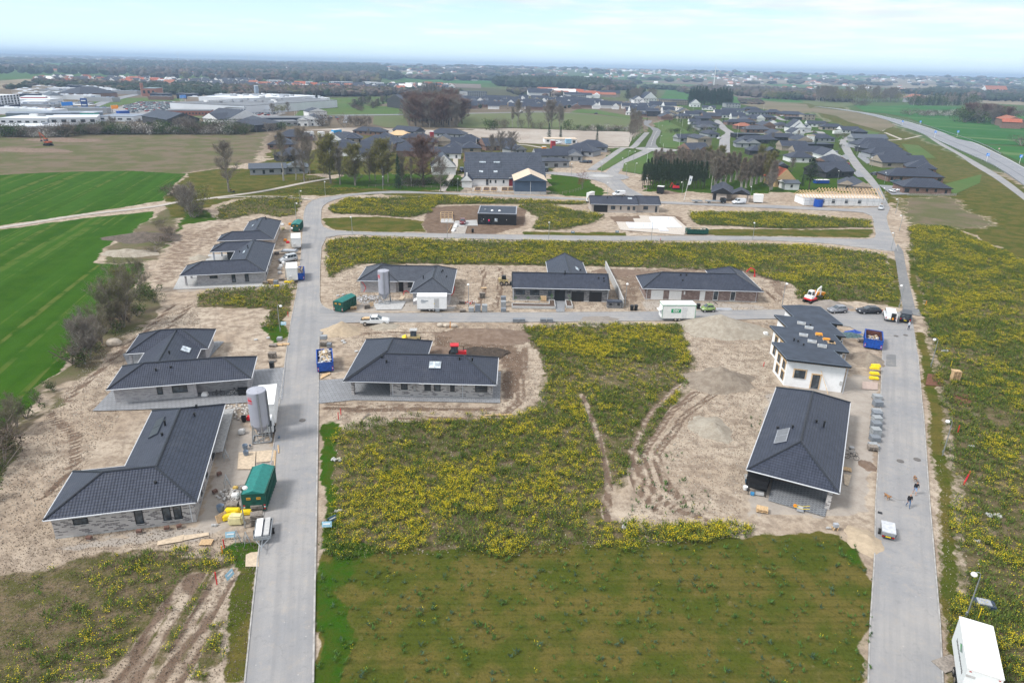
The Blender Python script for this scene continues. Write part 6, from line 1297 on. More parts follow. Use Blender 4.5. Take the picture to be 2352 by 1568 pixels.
trees(['con'],K(CD,*[(200+i*30+U(-8,8),1270-(i%3)*14)for i in range(20)]),(8.5,11),'dark slender spruce at the front of the grove','dark spruces of the grove',.85)
trees(['slim','birch'],K(CD,*[(300+(i*61)%700,1230-(i%5)*22)for i in range(44)]),(9,12.5),'brown bare tree behind the dark spruces','bare trees behind the spruces',1.1)
trees(['slim','birch'],K(CD,*[(900+(i*53)%640,1330-(i%6)*20)for i in range(62)]),(9,13),'pale slender trunk with thin crown in the right half of the grove','slender pale trees of the grove',.95)
trees(['budA'],K(CD,(850,1160),(980,1170),(1440,1230),(1500,1290),(1390,1200)),(11,14),'yellow-green budding tree rising from the grove','budding trees in the grove',.8)
tree('pine',CD(1920,1325),13,'large spreading pine beside the red-tiled cottage',wide=1.25);tree('bareA',CD(1740,1140),6,'small brown bare tree left of the large pine',wide=1.3);tree('fir',CD(1850,1290),5,'small dark evergreen beside the large pine')
tree('bareW',CD(1510,1345),8,'leaning pale bare tree by the ochre cottage')
ct=CB(1950,830)
trees(['bareA','red'],K(CB,*[(1690+(i*47)%500,828-(i%4)*18-abs((i*47)%500-250)*.05)for i in range(30)]),(17,22),'tall bare beech of the dome-shaped copse','beeches of the dome-shaped copse',1.15)
trees(['bareA','red'],K(CB,*[(1700+(i*53)%460,770-(i%3)*16)for i in range(16)]),(19,24),'tall bare beech of the dome-shaped copse','beeches of the dome-shaped copse',1.2)
for q_,lb in(((1690,800),'bright yellow-green willow at the left foot of the copse'),((1730,770),'second willow behind at the left foot of the copse'),((1780,700),'small willow top at the left of the copse')):tree('willow',CB(*q_),13,lb)
trees(['bareA','slim'],K(CC,(575,600),(625,600),(720,602),(905,605),(935,605),(1005,610),(1020,606)),(15,21),'tall bare tree in the row at the field edge','tall bare trees at the field edge',.9)
trees(['bush'],K(CC,(365,622),(400,618),(1075,622)),(8,9),'rounded green bush at the field edge','green bushes at the field edge',1.1);trees(['scrub'],K(CC,(430,612),(480,606),(520,600),(830,610),(660,602),(760,605)),(5,8),'brown bush at the field edge','brown bushes at the field edge')
trees(['scrub','bush','blossom'],K(CC,*[(1190+i*24,626+(i%3)*3)for i in range(20)]),(3,5.5),'shrub in the low hedge between field and bare plot','shrubs of the low field hedge',1.3)
trees(['birch','slim'],K(CC,*[(1650+(i*19)%100,735-i*14)for i in range(14)]),(12,15),'slim birch in the row beside the curving road','birches beside the curving road',.9)
trees(['fir','bareA'],K(CC,(910,700),(1015,700),(1350,720)),(8,10),'lone tree on the bare plot','lone trees on the bare plot',.8)
trees(['bush','scrub'],K(CD,(660,720),(720,730),(770,740),(840,735),(470,735),(520,735),(560,735),(1700,760),(1760,765),(1820,770),(2230,790),(2290,790),(2050,690),(1620,700)),(3,5),'garden bush between the estate houses','garden bushes of the estate',1.2)
trees(['bareA','bush','fir'],[tuple(p)for p in rand_in(K(CD,(0,600),(500,600),(900,640),(1500,620),(2300,700),(2300,900),(1600,940),(1100,760),(600,760)),40,10)],(3,6),'small garden tree of the right estate','small garden trees of the right estate',.9)
trees(['bareA','bush'],[tuple(p)for p in rand_in(K(CB,(460,960),(1300,900),(2300,960),(2300,1060),(1200,1150),(600,1150)),16,10)],(3,5),'small garden tree of the left estate','small garden trees of the left estate',.9)
trees(['bush','scrub','blossom'],K(CA,*[(10+i*38,905+(i%4)*4-(i>16)*25+(i>40)*0)for i in range(60)]),(5,8),'shrub of the hedge behind the rough pasture','shrubs of the pasture hedge',1.5)
trees(['blossom'],K(CA,*[(760+i*34,886-(i%2)*5)for i in range(26)]),(3.5,5),'white-blossoming blackthorn in the pasture hedge','blackthorns of the pasture hedge',1.5)
trees(['bareA','bareW','bush'],K(CA,*[(880+i*83,872-(i%3)*6)for i in range(15)]),(6,10),'brown bare tree behind the pasture hedge','bare trees behind the pasture hedge',1.2)
trees(['bush'],K(CA,(40,910),(700,900),(610,905),(1090,880),(1750,880),(2140,885)),(5.5,8),'rounded green tree in the pasture hedge','green trees of the pasture hedge',1.3)
trees(['scrub','bareW','bush'],K(CB,*[(30+i*60,880-(i%3)*6-i*1.5)for i in range(9)]),(4,8),'bare bush before the dark halls','bare bushes before the dark halls',1.3)
trees(['bareA','willow'],K(CB,(480,710),(530,705),(580,700),(440,715)),(9,11),'pale budding tree at the factory','budding trees at the factory',1.2)
trees(['bareA','scrub'],K(CB,(870,820),(900,815),(1150,815),(1200,812),(1300,815),(1330,815),(1240,812),(1100,830),(960,830)),(6,9),'bare tree beside the field road','bare trees beside the field road',1.2)
trees(['bareA','bush','fir','scrub'],K(CB,*[(1190+(i*41)%320,650-(i%4)*18)for i in range(26)]),(6,10),'tree on the wooded green mound','trees of the green mound',1.3)
trees(['scrub'],K(CB,*[(1160+i*12,640+i*5)for i in range(9)]),(3,5),'shrub in the line down the green mound','shrub line on the green mound',1.2)
trees(['fir','pine'],K(CD,*[(670+(i*31)%460,448-(i%4)*10)for i in range(44)]),(16,25),'dark pine of the wood above the estate','dark pines of the wood above the estate',1.1)
trees(['bareA','pine'],K(CD,*[(20+i*22,415-(i%3)*7)for i in range(14)]),(13,20),'bare or dark tree left of the apartment blocks','trees left of the apartment blocks',1.2)
trees(['fir','birch','bush'],K(CE,*[(1150+i*17,440+(i%3)*6)for i in range(40)]),(13,22),'evergreen in the row by the green fields','evergreen row by the green fields',1.1)
trees(['bareA','red','bush'],K(CE,*[(1720+(i*37)%460,630+(i*37)%460*.06-(i%4)*12)for i in range(26)]),(13,19),'bare tree of the round copse at the right','trees of the right copse',1.3)
trees(['willow'],K(CE,(1720,600),(1760,620),(1800,560)),(12,17),'golden budding tree at the left of the right copse','golden trees of the right copse')
trees(['scrub','bush','blossom'],K(CE,*[(1250+i*30,552+(i%3)*5)for i in range(16)]),(5,9),'bush between the green fields','bushes between the green fields',1.4);trees(['scrub'],K(CE,(580,450),(630,452),(680,455),(1150,550),(2310,870),(2250,560),(2320,560),(2280,540)),(6,9),'brown bush on the field border','brown bushes on the field border',1.8)
trees(['bareA','slim','birch','willow'],K(CE,*[(150+i*15.5,400+(i%4)*6)for i in range(58)]),(16,26),'bare tree of the belt beyond the motorway','tree belt beyond the motorway',1.3)
trees(['willow','bush'],K(CD,*[(1480+i*45,385+(i%2)*5)for i in range(10)]),(12,18),'pale green tree left of the industrial hall','pale green trees by the industrial hall',1.2)
trees(['fir','bareA'],K(CB,*[(1830+(i*23)%200,545-(i%3)*8)for i in range(14)]),(13,20),'dark tree behind the copse','dark trees behind the copse',1.1)
# ---- woods too far to count: low lumpy crowns by the thousand
ico=bmesh.new();bmesh.ops.create_icosphere(ico,subdivisions=1,radius=1);ICV=np.array([v.co[:]for v in ico.verts]);ICF=np.array([[v.index for v in f.verts]for f in ico.faces]);ico.free()
def terrain_z(x,y):return np.clip((y-2600)/2500,0,1)**1.2*(fbm(x,y,3800,4,21)*55+4)+np.clip((y-9000)/5000,0,1)*34
def wood(x,y,h,r,cols,label,name='woodland',cat='woodland'):
 n=len(x);V=ICV[None]*(r[:,None,None]*np.array([1,1,0]))+ICV[None]*(h[:,None,None]*.5*np.array([0,0,1]))
 V=V*NU(.72,1.28,(n,len(ICV),1));V[:,:,0]+=x[:,None];V[:,:,1]+=y[:,None];V[:,:,2]+=(terrain_z(x,y)+h*.5)[:,None]
 T_=V[:,ICF].reshape(-1,3,3)
 c_=np.repeat(cols,len(ICF),0)*NU(.7,1.3,(n*len(ICF),1))
 o=NO(name,tri_mesh(name,T_,c_,ATTR));COL.objects.link(o);tag(o,label,cat,kind='stuff')
PALB=np.array([(.065,.055,.050),(.080,.066,.058),(.050,.048,.040),(.095,.068,.056),(.075,.072,.04)]);PALD=np.array([(.022,.034,.020),(.030,.042,.025)])
def pick(n,dark=.12):
 c=PALB[nrg.integers(0,len(PALB),n)];k=NU(0,1,n)<dark;c[k]=PALD[nrg.integers(0,2,k.sum())];return c*NU(.75,1.3,(n,1))
def wood_in(poly,n,h,r,dark,label,nseed=0):
 xs=[p[0]for p in poly];ys=[p[1]for p in poly];x=NU(min(xs),max(xs),n);y=NU(min(ys),max(ys),n);k=pip(x,y,poly);x,y=x[k],y[k];n=x.size
 dk=fbm(x,y,260,3,5+nseed)>1-dark-.28;c=pick(n,.04);c[dk]=PALD[nrg.integers(0,2,dk.sum())]*1.1
 wood(x,y,NU(h*.7,h*1.25,n),NU(r*.7,r*1.3,n),c,label)
wood_in(K(CA,(-200,285),(700,285),(1300,265),(2400,250),(2400,400),(1600,392),(1250,370),(600,350),(0,345),(-300,350)),9000,16,10,.22,'wide brown forest behind the left town')
wood_in(K(CB,(0,262),(1400,300),(1500,340),(1420,400),(1400,436),(800,425),(0,400)),7000,16,10,.15,'brown forest behind the white slab blocks')
wood_in(K(CB,(1380,360),(1600,365),(1620,385),(1500,395)),500,18,10,.6,'dark wood tongue reaching into the green fields')
wood_in(K(CB,(2000,382),(2100,382),(2095,402),(2010,402)),90,16,10,.7,'small dark wood in the green field')
wood_in(K(CC,(420,190),(700,185),(1150,185),(1450,220),(1460,260),(1100,245),(700,235),(430,220)),2600,18,10,.55,'dark long wood behind the orange terraces')
wood_in(K(CA,(0,470),(200,450),(350,400),(1500,430),(1900,440),(2352,480),(2352,552),(1600,545),(1450,520),(1150,520),(850,480),(350,450),(150,500)),1500,7,5,.3,'trees between the houses of the left town')
wood_in(K(CB,(0,480),(700,490),(1500,500),(1600,520),(1400,545),(700,545),(0,550)),1700,9,6,.1,'long bare shelter belt behind the factory')
wood_in(K(CB,(0,420),(1450,445),(2100,460),(2100,500),(1400,500),(0,470)),700,6,4.5,.35,'garden trees between the far houses')
wood_in(K(CB,(1500,500),(2100,490),(2200,520),(1850,540),(1600,530)),400,7,5,.2,'bare trees before the red-roofed town')
wood_in(K(CC,(520,265),(900,262),(1150,285),(1000,320),(600,300)),420,7,5,.15,'thicket left of the grey apartment block')
wood_in(K(CC,(100,360),(1000,345),(1420,390),(1100,430),(130,425)),260,4,3,.25,'garden trees in the dense estate beyond the flat field')
wood_in(K(CC,(1260,220),(1700,200),(1680,260),(1480,285),(1300,270)),700,13,8,.1,'pale brown wood beside the motorway bridge')
wood_in(K(CC,(1770,238),(2080,248),(2080,256),(1770,246)),160,9,7,.95,'dark clipped shelter belt by the motorway')
wood_in(K(CD,(520,300),(900,270),(1800,300),(2352,330),(2352,420),(1900,400),(1500,385),(1100,350),(700,340)),1300,10,8,.12,'mixed trees beyond the pine wood')
wood_in(K(CD,(1180,390),(1400,395),(1460,440),(1240,440)),260,3,4,.0,'brown heath scrub beside the pine wood')
wood_in(K(CE,(1050,330),(1400,300),(2400,330),(2400,420),(1900,400),(1700,360),(1400,350)),2000,13,9,.1,'brown woods behind the farm on the right')
n=26000;y=1500+NU(0,1,n)**.8*9500;x=NU(-.85,.85,n)*y
v1=fbm(x*.6,y,520,3,90);v2=fbm(x,y,1500,3,95)
k=((np.abs(v1-.5)<.007+.012*(v2>.5))|(v2>.66))&((y>2300)|(x>400))&~((x>-300)&(x<1500)&(y<2300));x,y=x[k],y[k]
wood(x,y,NU(9,20,x.size),NU(9,22,x.size)*(1+y/9000),pick(x.size,.3),'hedgerows and copses in the far farmland','hedgerows','hedgerows')
# ------------------------------------------------------------------ vehicles
def wheel(par,x,y,r=.32,w=.2):
 wh=obj('wheel',MB().tube((0,-w/2,0),(0,w/2,0),r,n=16),RUBBER,par,(x,y,r))
 obj('rim',MB().tube((0,-w/2-.012,0),(0,w/2+.012,0),r*.62,n=10),CHROME,wh);return wh
CARP={'hatch':dict(L=3.7,W=1.62,body=[(0,.35),(0,.85),(.12,1.0),(2.75,.98),(3.55,.78),(3.7,.6),(3.7,.32)],cab=[(.08,.97),(.42,1.45),(1.9,1.47),(2.75,.96)],w=(.62,2.95)),'estate':dict(L=4.7,W=1.78,body=[(0,.35),(0,.8),(.1,.98),(3.3,.95),(4.45,.78),(4.7,.58),(4.7,.3)],cab=[(.1,.95),(.75,1.42),(2.4,1.46),(3.35,.93)],w=(.85,3.75)),'micro':dict(L=2.7,W=1.56,body=[(0,.4),(0,.9),(.1,1.05),(2.1,1.02),(2.6,.72),(2.7,.4)],cab=[(.15,1.03),(.45,1.5),(1.4,1.54),(2.15,1.0)],w=(.45,2.2)),'van':dict(L=4.9,W=1.95,body=[(0,.4),(0,1.15),(3.9,1.15),(4.7,.92),(4.9,.6),(4.9,.35)],cab=[(0.02,1.14),(.12,1.95),(3.15,1.97),(3.95,1.13)],w=(.95,3.95)),'mpv':dict(L=4.4,W=1.8,body=[(0,.35),(0,1.05),(3.3,1.03),(4.2,.85),(4.4,.55),(4.4,.32)],cab=[(0.03,1.03),(.2,1.78),(2.4,1.80),(3.35,1.0)],w=(.8,3.5))}
def car(kind,label,p,head,colr,cat='car',name='parked_car',group=None,glass_all=True,cargo_open=False,plate=True,face_plate=None,s=1.0):
 S=CARP[kind];th=thing(name,label,cat,(p[0],p[1],.03),head,group);W=S['W'];L=S['L'];b_=S['body'];paint=mat('car_paint_'+'_'.join(str(int(c*255))for c in colr),colr,.28,0,.04,spec=.6)
 mb=MB();mb.profile([(x-L/2,z)for x,z in b_],-W/2,W/2)
 me_=mesh_of('body',mb,paint)
 bm=bmesh.new();bm.from_mesh(me_);bmesh.ops.bevel(bm,geom=[e for e in bm.edges if e.calc_length()>.1],offset=.07,segments=2,affect='EDGES');bm.to_mesh(me_);bm.free()
 me_.polygons.foreach_set('use_smooth',[True]*len(me_.polygons));bo=link(NO('body',me_),th)
 c=S['cab'];iw=.10 if kind!='van' else.06;tp=.22 if kind!='van' else.12
 def cabmesh(shr,zlo=0,zhi=0):
  m_=MB();n=len(c);P_=[(x-L/2,z)for x,z in c]
  pts=[(P_[0][0],-W/2+iw,P_[0][1]),(P_[1][0],-W/2+tp,P_[1][1]),(P_[2][0],-W/2+tp,P_[2][1]),(P_[3][0],-W/2+iw,P_[3][1])];pts+=[(x,-y,z)for x,y,z in pts]
  m_.add(pts,[(0,1,2,3),(7,6,5,4),(0,4,5,1),(1,5,6,2),(2,6,7,3)]);return m_
 obj('cabin',cabmesh(0),paint,th)
 def lerp(a,b_,t_):return Vector(a).lerp(Vector(b_),t_)
 P_=[(x-L/2,z)for x,z in c]
 for s_ in(-1,1):
  q0=VV((P_[0][0],s_*(W/2-iw),P_[0][1]));q1=VV((P_[1][0],s_*(W/2-tp),P_[1][1]));q2=VV((P_[2][0],s_*(W/2-tp),P_[2][1]));q3=VV((P_[3][0],s_*(W/2-iw),P_[3][1]))
  def at(u,v):return(q0.lerp(q3,u)).lerp(q1.lerp(q2,u),v)
  spans=[(.08,.34),(.37,.62),(.65,.95)]if kind in('estate','mpv')else[(.10,.5),(.54,.93)]if kind in('hatch','micro')else[(.70,.97)]
  if kind=='van' and glass_all:spans=[(.70,.97)]
  for u0,u1 in spans:
   m_=MB();o_=VV((0,s_*.012,.002));f_=[at(u0,.12)+o_,at(u1,.12)+o_,at(min(u1,.97),.86)+o_,at(u0,.86)+o_]
   m_.quad(f_ if s_<0 else f_[::-1]);obj('side_window',m_,GLASS,th)
 for(a,b2,nm)in((2,3,'windscreen'),(1,0,'rear_window')):
  if nm=='rear_window' and kind=='van':continue
  A=VV((P_[a][0],0,P_[a][1]));B=VV((P_[b2][0],0,P_[b2][1]));yt,yb=W/2-tp-.06,W/2-iw-.08;sg=1 if a==2 else-1
  A,B=A.lerp(B,.1),A.lerp(B,.9);o_=VV((sg*.012,0,.01));f_=[A+VV((0,-yt,0))+o_,B+VV((0,-yb,0))+o_,B+VV((0,yb,0))+o_,A+VV((0,yt,0))+o_]
  m_=MB();m_.quad(f_ if sg>0 else f_[::-1]);obj(nm,m_,GLASS,th)
 r=.31 if kind!='van' else.34
 for x in S['w']:
  for s_ in(-1,1):wheel(th,x-L/2,s_*(W/2-.09),r)
 for s_ in(-1,1):
  m_=MB();m_.box((L/2-.09,s_*(W/2-.28),.68),(.2,.32,.14));obj('headlight',m_,HEADL,th)
  m_=MB();m_.box((-L/2+.0,s_*(W/2-.13),.85),(.06,.18,.3));obj('tail_light',m_,TAIL,th)
  m_=MB();m_.box((P_[3][0]-.25,s_*(W/2+.08),1.02),(.12,.2,.12));obj('mirror',m_,paint,th)
 m_=MB();m_.box((-L/2-.02,0,.62),(.03,.5,.12));obj('number_plate',m_,YPLATE if plate=='y' else WHITE,th)
 m_=MB();m_.box((0,0,.32),(L*.96,W*.92,.2));obj('sill',m_,PLASTIC,th)
 return th
def face(a,b_):return math.atan2(b_[1]-a[1],b_[0]-a[0])
def midp(a,b_):return(Vector(a)+Vector(b_))/2
def veh(kind,label,cc,rear,front,colr,**k):
 a,b_=cc(*rear),cc(*front);return car(kind,label,midp(a,b_),face(a,b_),colr,**k)
veh('hatch','small grey hatchback parked at the kerb behind the white stepped block',CI,(1730,682),(1590,688),(.22,.23,.26))
veh('estate','black estate car parked between the grey hatchback and the white van',CI,(2000,690),(1812,690),(.012,.014,.022))
sm=veh('micro','tiny green two-seater car with open tailgate beside the sign-written trailer',CI,(702,676),(588,678),(.22,.32,.10))
obj('open_tailgate',MB().box((-1.5,0,1.75),(.7,1.2,.05),ry=-.4),GLASS,sm)
wv=veh('van','white panel van with its rear door open at the end of the street',CU,(505,610),(470,480),(.74,.75,.77),plate='y',name='van',cat='van')
obj('dark_load_opening',MB().box((-2.47,-.42,1.15),(.04,.8,1.4)),PLASTIC,wv);obj('rear_door',MB().box((-2.85,-.98,1.15),(.8,.05,1.45)),WHITE,wv)
obj('orange_tool_case',MB().box((-2.5,-.35,.75),(.1,.3,.4)),ORANGE,wv)
bv=veh('van','black minivan with a man standing at its rear bumper',CU,(680,630),(700,500),(.014,.018,.03),plate='y',name='van',cat='van')
veh('mpv','silver compact van parked beside the blue rubbish container at the left',CF,(1715,1000),(1530,1035),(.45,.47,.50))
veh('hatch','small silver car driving where the upper street meets the right road',CE,(845,1520),(840,1555),(.5,.52,.55))
rc=veh('estate','dark red estate car with open boot on the gravel drive of the black house',CG,(1700,470),(1700,548),(.14,.012,.02))
obj('rear_window',MB().box((-2.42,0,1.5),(.05,1.5,.6)),GLASS,bv)
a,b_=CG(640,1560),CG(930,1560);th=thing('pickup_truck','white double-cab pickup truck with loaded bed at the junction','pickup truck',(midp(a,b_).x,midp(a,b_).y,.03),face(a,b_)+.03)
PW=mat('white_car_paint',(.72,.74,.76),.3,var=.03,spec=.6)
mb=MB();mb.profile([(-2.6,.55),(-2.6,1.05),(-.75,1.08),(-.75,1.1),(1.3,1.12),(2.3,1.0),(2.62,.8),(2.62,.5)],-.9,.9);obj('body',mb,PW,th)
mb=MB();c_=[(-.85,1.1),(-.55,1.68),(.45,1.72),(1.35,1.1)];pts=[(c_[0][0],-.85,c_[0][1]),(c_[1][0],-.7,c_[1][1]),(c_[2][0],-.7,c_[2][1]),(c_[3][0],-.85,c_[3][1])];pts+=[(x,-y,z)for x,y,z in pts]
mb.add(pts,[(0,1,2,3),(7,6,5,4),(0,4,5,1),(1,5,6,2),(2,6,7,3)]);obj('cabin',mb,PW,th)
for s_ in(-1,1):
 for u0,u1 in((-.6,.1),(.18,.95)):
  m_=MB();f_=[(u0,s_*.855,1.2),(u1,s_*.855,1.2),(min(u1,.6),s_*.74,1.58),(u0,s_*.74,1.58)];m_.quad(f_ if s_<0 else f_[::-1]);obj('side_window',m_,GLASS,th)
 for x in(-1.75,1.75):wheel(th,x,s_*.85,.38,.24)
 m_=MB();m_.box((2.55,s_*.7,.92),(.15,.3,.16));obj('headlight',m_,HEADL,th)
m_=MB();m_.quad([(.56,-.66,1.68),(1.25,-.78,1.2),(1.25,.78,1.2),(.56,.66,1.68)]);obj('windscreen',m_,GLASS,th)
m_=MB();m_.box((-1.7,0,1.1),(1.7,1.6,.06));obj('load_bed',m_,DARKF,th)
m_=MB();m_.box((-1.5,.1,1.2),(1.1,.9,.2));m_.box((-2.1,-.3,1.22),(.4,.5,.25));obj('timber_load',m_,WOOD,th)
m_=MB();m_.box((-.8,0,1.45),(.06,1.5,.6));obj('roll_bar',m_,PW,th)
m_=MB();m_.box((0,0,.5),(5.1,1.7,.15));obj('sill',m_,PLASTIC,th)
for lb,cc,r_,f_,kd,co in(('white van outside the gable house with carport',CD,(1265,1478),(1110,1478),'van',(.74,.75,.78)),('white van roof showing behind the beige bungalow',CC,(1595,1226),(1505,1226),'van',(.72,.73,.76)),('white car, left of two on the drive of the front brick hip house',CE,(985,1365),(940,1350),'hatch',(.72,.73,.75)),('white car, right of two on the drive of the front brick hip house',CE,(1075,1350),(1010,1348),'hatch',(.72,.73,.75)),('dark teal car before the long brick hip house',CE,(1045,1258),(955,1255),'estate',(.03,.08,.11)),('white van on the lawn by the hip house third from the front',CE,(1070,1148),(985,1148),'van',(.72,.73,.76)),('silver car before the open double carport',CE,(950,1098),(870,1096),'estate',(.5,.52,.55)),('dark car at the street edge beside the dark parking strip',CE,(790,1178),(755,1172),'hatch',(.03,.04,.05)),('white car on the drive left of the estate street',CE,(425,995),(350,992),'estate',(.7,.71,.73)),('red car beside the pinkish brick gable house',CE,(495,1075),(462,1072),'hatch',(.5,.03,.04)),('white car before the row house with roof window',CE,(815,1022),(745,1022),'estate',(.65,.67,.7)),('black van parked at the end of the farm building',CC,(885,1018),(885,985),'van',(.03,.045,.05)),('dark blue van at the left end of the farm',CC,(108,1020),(108,985),'van',(.03,.05,.09)),('dark car on the field road near the dense estate',CC,(1350,475),(1330,474),'hatch',(.02,.03,.06)),('white car turning at the field road',CC,(665,460),(640,455),'van',(.75,.76,.78)),('dark parked car beside the grey gable house, left',CC,(1255,925),(1205,922),'estate',(.02,.03,.05)),('dark parked car beside the grey gable house, right',CC,(1290,925),(1258,922),'hatch',(.02,.03,.05)),('white van on the bare plot beside the white shell',CC,(1015,752),(962,750),'van',(.72,.74,.78)),('white car before the conservatory house',CD,(1000,800),(960,805),'hatch',(.7,.71,.73)),('dark car in the curving estate street',CD,(1055,622),(1010,625),'estate',(.02,.02,.03)),('white car at the upper right cluster of houses',CD,(1660,565),(1620,565),'hatch',(.7,.7,.72))):
 veh(kd,lb,cc,r_,f_,co,name='van' if kd=='van' else 'parked_car',cat='van' if kd=='van' else 'car')
def boxy(label,cc,l,r,w,h,m,name,cat,z0=.4,cab=None):
 a,b_=cc(*l),cc(*r);L=(b_-a).length;th=thing(name,label,cat,(midp(a,b_).x,midp(a,b_).y,.03),face(a,b_))
 bo=obj('body',MB().box((0,w/2,z0+h/2),(L,w,h)),m,th);obj('roof',MB().box((0,w/2,z0+h+.04),(L+.08,w+.08,.08)),WHITE,th)
 if cab:obj('cab',MB().box((-L/2-1.1,w/2,z0+1.1),(2.0,w*.95,2.1),top=.9),cab,th)
 for x in(-.3,.3):obj('wheels',MB().tube((L*x,0.1,.45),(L*x,w-.1,.45),.45,n=10),RUBBER,th)
 return th
boxy('bright blue box lorry with white cab at the back of the left estate',CB,(1005,912),(1075,905),2.5,3.2,mat('light_blue_paint',(.03,.30,.62),.5),'lorry','lorry',.9,WHITE)
boxy('red site cabin between the dark roofs of the left estate',CB,(1888,965),(1920,965),3,6,mat('dull_red_paint',(.35,.03,.04),.6),'site_cabin','cabin');boxy('white site cabin right beside the blue lorry',CB,(870,920),(920,918),3,3,WHITE,'site_cabin','cabin');boxy('long white container between slope and blue lorry',CB,(745,935),(822,932),3,4,WHITE,'container','container')
boxy('dark red telescopic lift parked beyond the row of dark houses',CC,(932,798),(968,798),3,4.5,mat('dull_red_paint',(.35,.03,.04),.6),'lift_platform','machine');boxy('orange machine on the bare plot by the red lift',CC,(850,822),(885,822),2.5,2.4,ORANGE,'work_machine','machine');boxy('light blue container beside the low white shell',CC,(1065,752),(1115,752),2.5,2.8,mat('pale_blue_paint',(.25,.45,.62),.6),'container','container')
boxy('white box van partly behind the beige bungalow',CH,(1160,292),(1192,296),4.5,2.9,WHITE,'box_van','van',.6)
mid(CC,(870,742),(1165,746),9,'f','w','low white shell under construction on the bare plot',roof='p',h=2.6,nwin=5)
boxy('white caravan at the edge of the right estate',CE,(355,752),(435,752),2.4,2.2,WHITE,'caravan','caravan')
boxy('dark enclosed trailer with open end before the spruces',CD,(328,1372),(395,1378),2.4,2.4,PLASTIC,'trailer','trailer');boxy('long blue container on the lawn behind the cottage',CE,(165,1268),(305,1268),2.4,1.4,BLUEC,'container','container',.1)
boxy('white toilet cabin with yellow door panel by the street lamp',CD,(1345,1468),(1438,1472),2.4,2.6,WHITE,'site_cabin','cabin',.3)
p_=CD(2015,1505);th=thing('water_tank','round deep blue tank in front of the white truss-roofed shell','tank',(p_.x,p_.y,0));obj('body',MB().lathe((0,0,0),[(1.55,0),(1.6,.1),(1.6,2.7),(1.5,2.75)],24),BLUEC,th)
obj('lid',MB().lathe((0,0,2.72),[(1.45,0),(1.4,.08)],24),PLASTIC,th)
a=CD(860,1468);th=thing('flatbed_truck','black cab flatbed truck parked before the gable house carport','truck',(CD(940,1472).x,CD(940,1472).y,.03),.02)
obj('flatbed',MB().box((-1,0,.85),(5.4,2,.25)),ZINC,th);obj('cab',MB().box((2.8,0,1.2),(1.9,1.9,1.7),top=.86),DARKF,th);obj('windscreen',MB().box((3.3,0,1.55),(1.0,1.95,.5)),GLASS,th)
for x in(-2.2,2.8):
 for y in(-.85,.85):wheel(th,x,y,.36)
def flat_trailer(label,p,ang,L=3.4,W=1.7,load=None):
 th=thing('flat_trailer',label,'trailer',(p[0],p[1],.02),ang)
 obj('deck',MB().box((0,0,.62),(L,W,.08)),STEEL,th)
 mb=MB()
 for s_ in(-1,1):mb.box((0,s_*W/2,.78),(L,.05,.32));mb.box((s_*L/2,0,.78),(.05,W,.32))
 obj('side_board',mb,ZINC,th)
 mb=MB();mb.tube((L/2,-.6,.58),(L/2+1.1,0,.55),.045);mb.tube((L/2,.6,.58),(L/2+1.1,0,.55),.045);mb.tube((L/2,0,.57),(L/2+1.7,0,.53),.045);obj('drawbar',mb,ZINC,th)
 for s_ in(-1,1):wheel(th,-.2,s_*(W/2+.12),.3)
 return th
flat_trailer('empty flat trailer behind the black cab flatbed truck',CD(750,1468),0.0,3.6,1.8)
# ---- box trailers, site huts
def site_trailer(label,p,ang,L,W=2.3,H=2.45,open_flap=False,trim=None,roofv=True,name='site_trailer'):
 th=thing(name,label,'trailer',(p[0],p[1],.03),ang)
 obj('body',MB().box((0,0,.62+H/2),(L,W,H)),WHITE,th);obj('roof',MB().box((0,0,.62+H+.04),(L+.1,W+.1,.1)),WHITE,th)
 if trim:
  mb=MB()
  for s_ in(-1,1):mb.box((0,s_*(W/2+.04),.62+H-.06),(L+.14,.04,.1));mb.box((s_*(L/2+.04),0,.62+H-.06),(.04,W+.1,.1));mb.box((s_*(L/2+.02),-W/2-.03,.62+H/2),(.06,.03,H))
  obj('green_trim',mb,trim,th)
 obj('chassis',MB().box((0,0,.5),(L*.96,W*.9,.16)),STEEL,th)
 for x in(-.38,.38):
  for s_ in(-1,1):wheel(th,x-.1,s_*(W/2-.16),.34)
 mb=MB();mb.tube((L/2-.2,-.7,.5),(L/2+1.4,0,.5),.05);mb.tube((L/2-.2,.7,.5),(L/2+1.4,0,.5),.05);mb.tube((L/2+1.3,0,.1),(L/2+1.3,0,.7),.04);obj('drawbar',mb,ZINC,th)
 if open_flap:obj('open_flap',MB().box((-L/2-.35,-W*.1,2.25),(.75,W*.7,.04),ry=-.35),WHITE,th)
 return th
a,b_=CG(1222,1430),CG(1530,1430)
tE=site_trailer('long white site trailer with small blue print and open end flap, before the blue-roofed house',midp(a,b_)+VV((0,1.1,0)),face(a,b_),(b_-a).length,open_flap=True)
d_=obj('door',MB().box(((b_-a).length*.16,-1.16,1.75),(.95,.03,1.95)),CONCL,tE);obj('handle',MB().box(((b_-a).length*.08,-1.19,1.7),(.12,.04,.2)),YELLOW,d_)
obj('step',MB().box(((b_-a).length*.19,-1.35,.3),(.8,.35,.35)),ZINC,tE)
INK=mat('dark_blue_print',(.04,.10,.16),.6);GRN=mat('sign_green',(.0,.30,.12),.5)
for i,(wd,ln_)in enumerate(((.5,.07),(1.35,.13),(1.0,.07),(.75,.07))):
 mb=MB();x0=-(b_-a).length*.36
 k=0
 while k<wd:l_=U(.05,.14);mb.box((x0+k+l_/2,-1.17,2.45-i*.19),(l_*.8,.02,ln_));k+=l_+.03
 obj('lettering',mb,INK,tE)
a,b_=CI(282,755),CI(538,755);LG=(b_-a).length
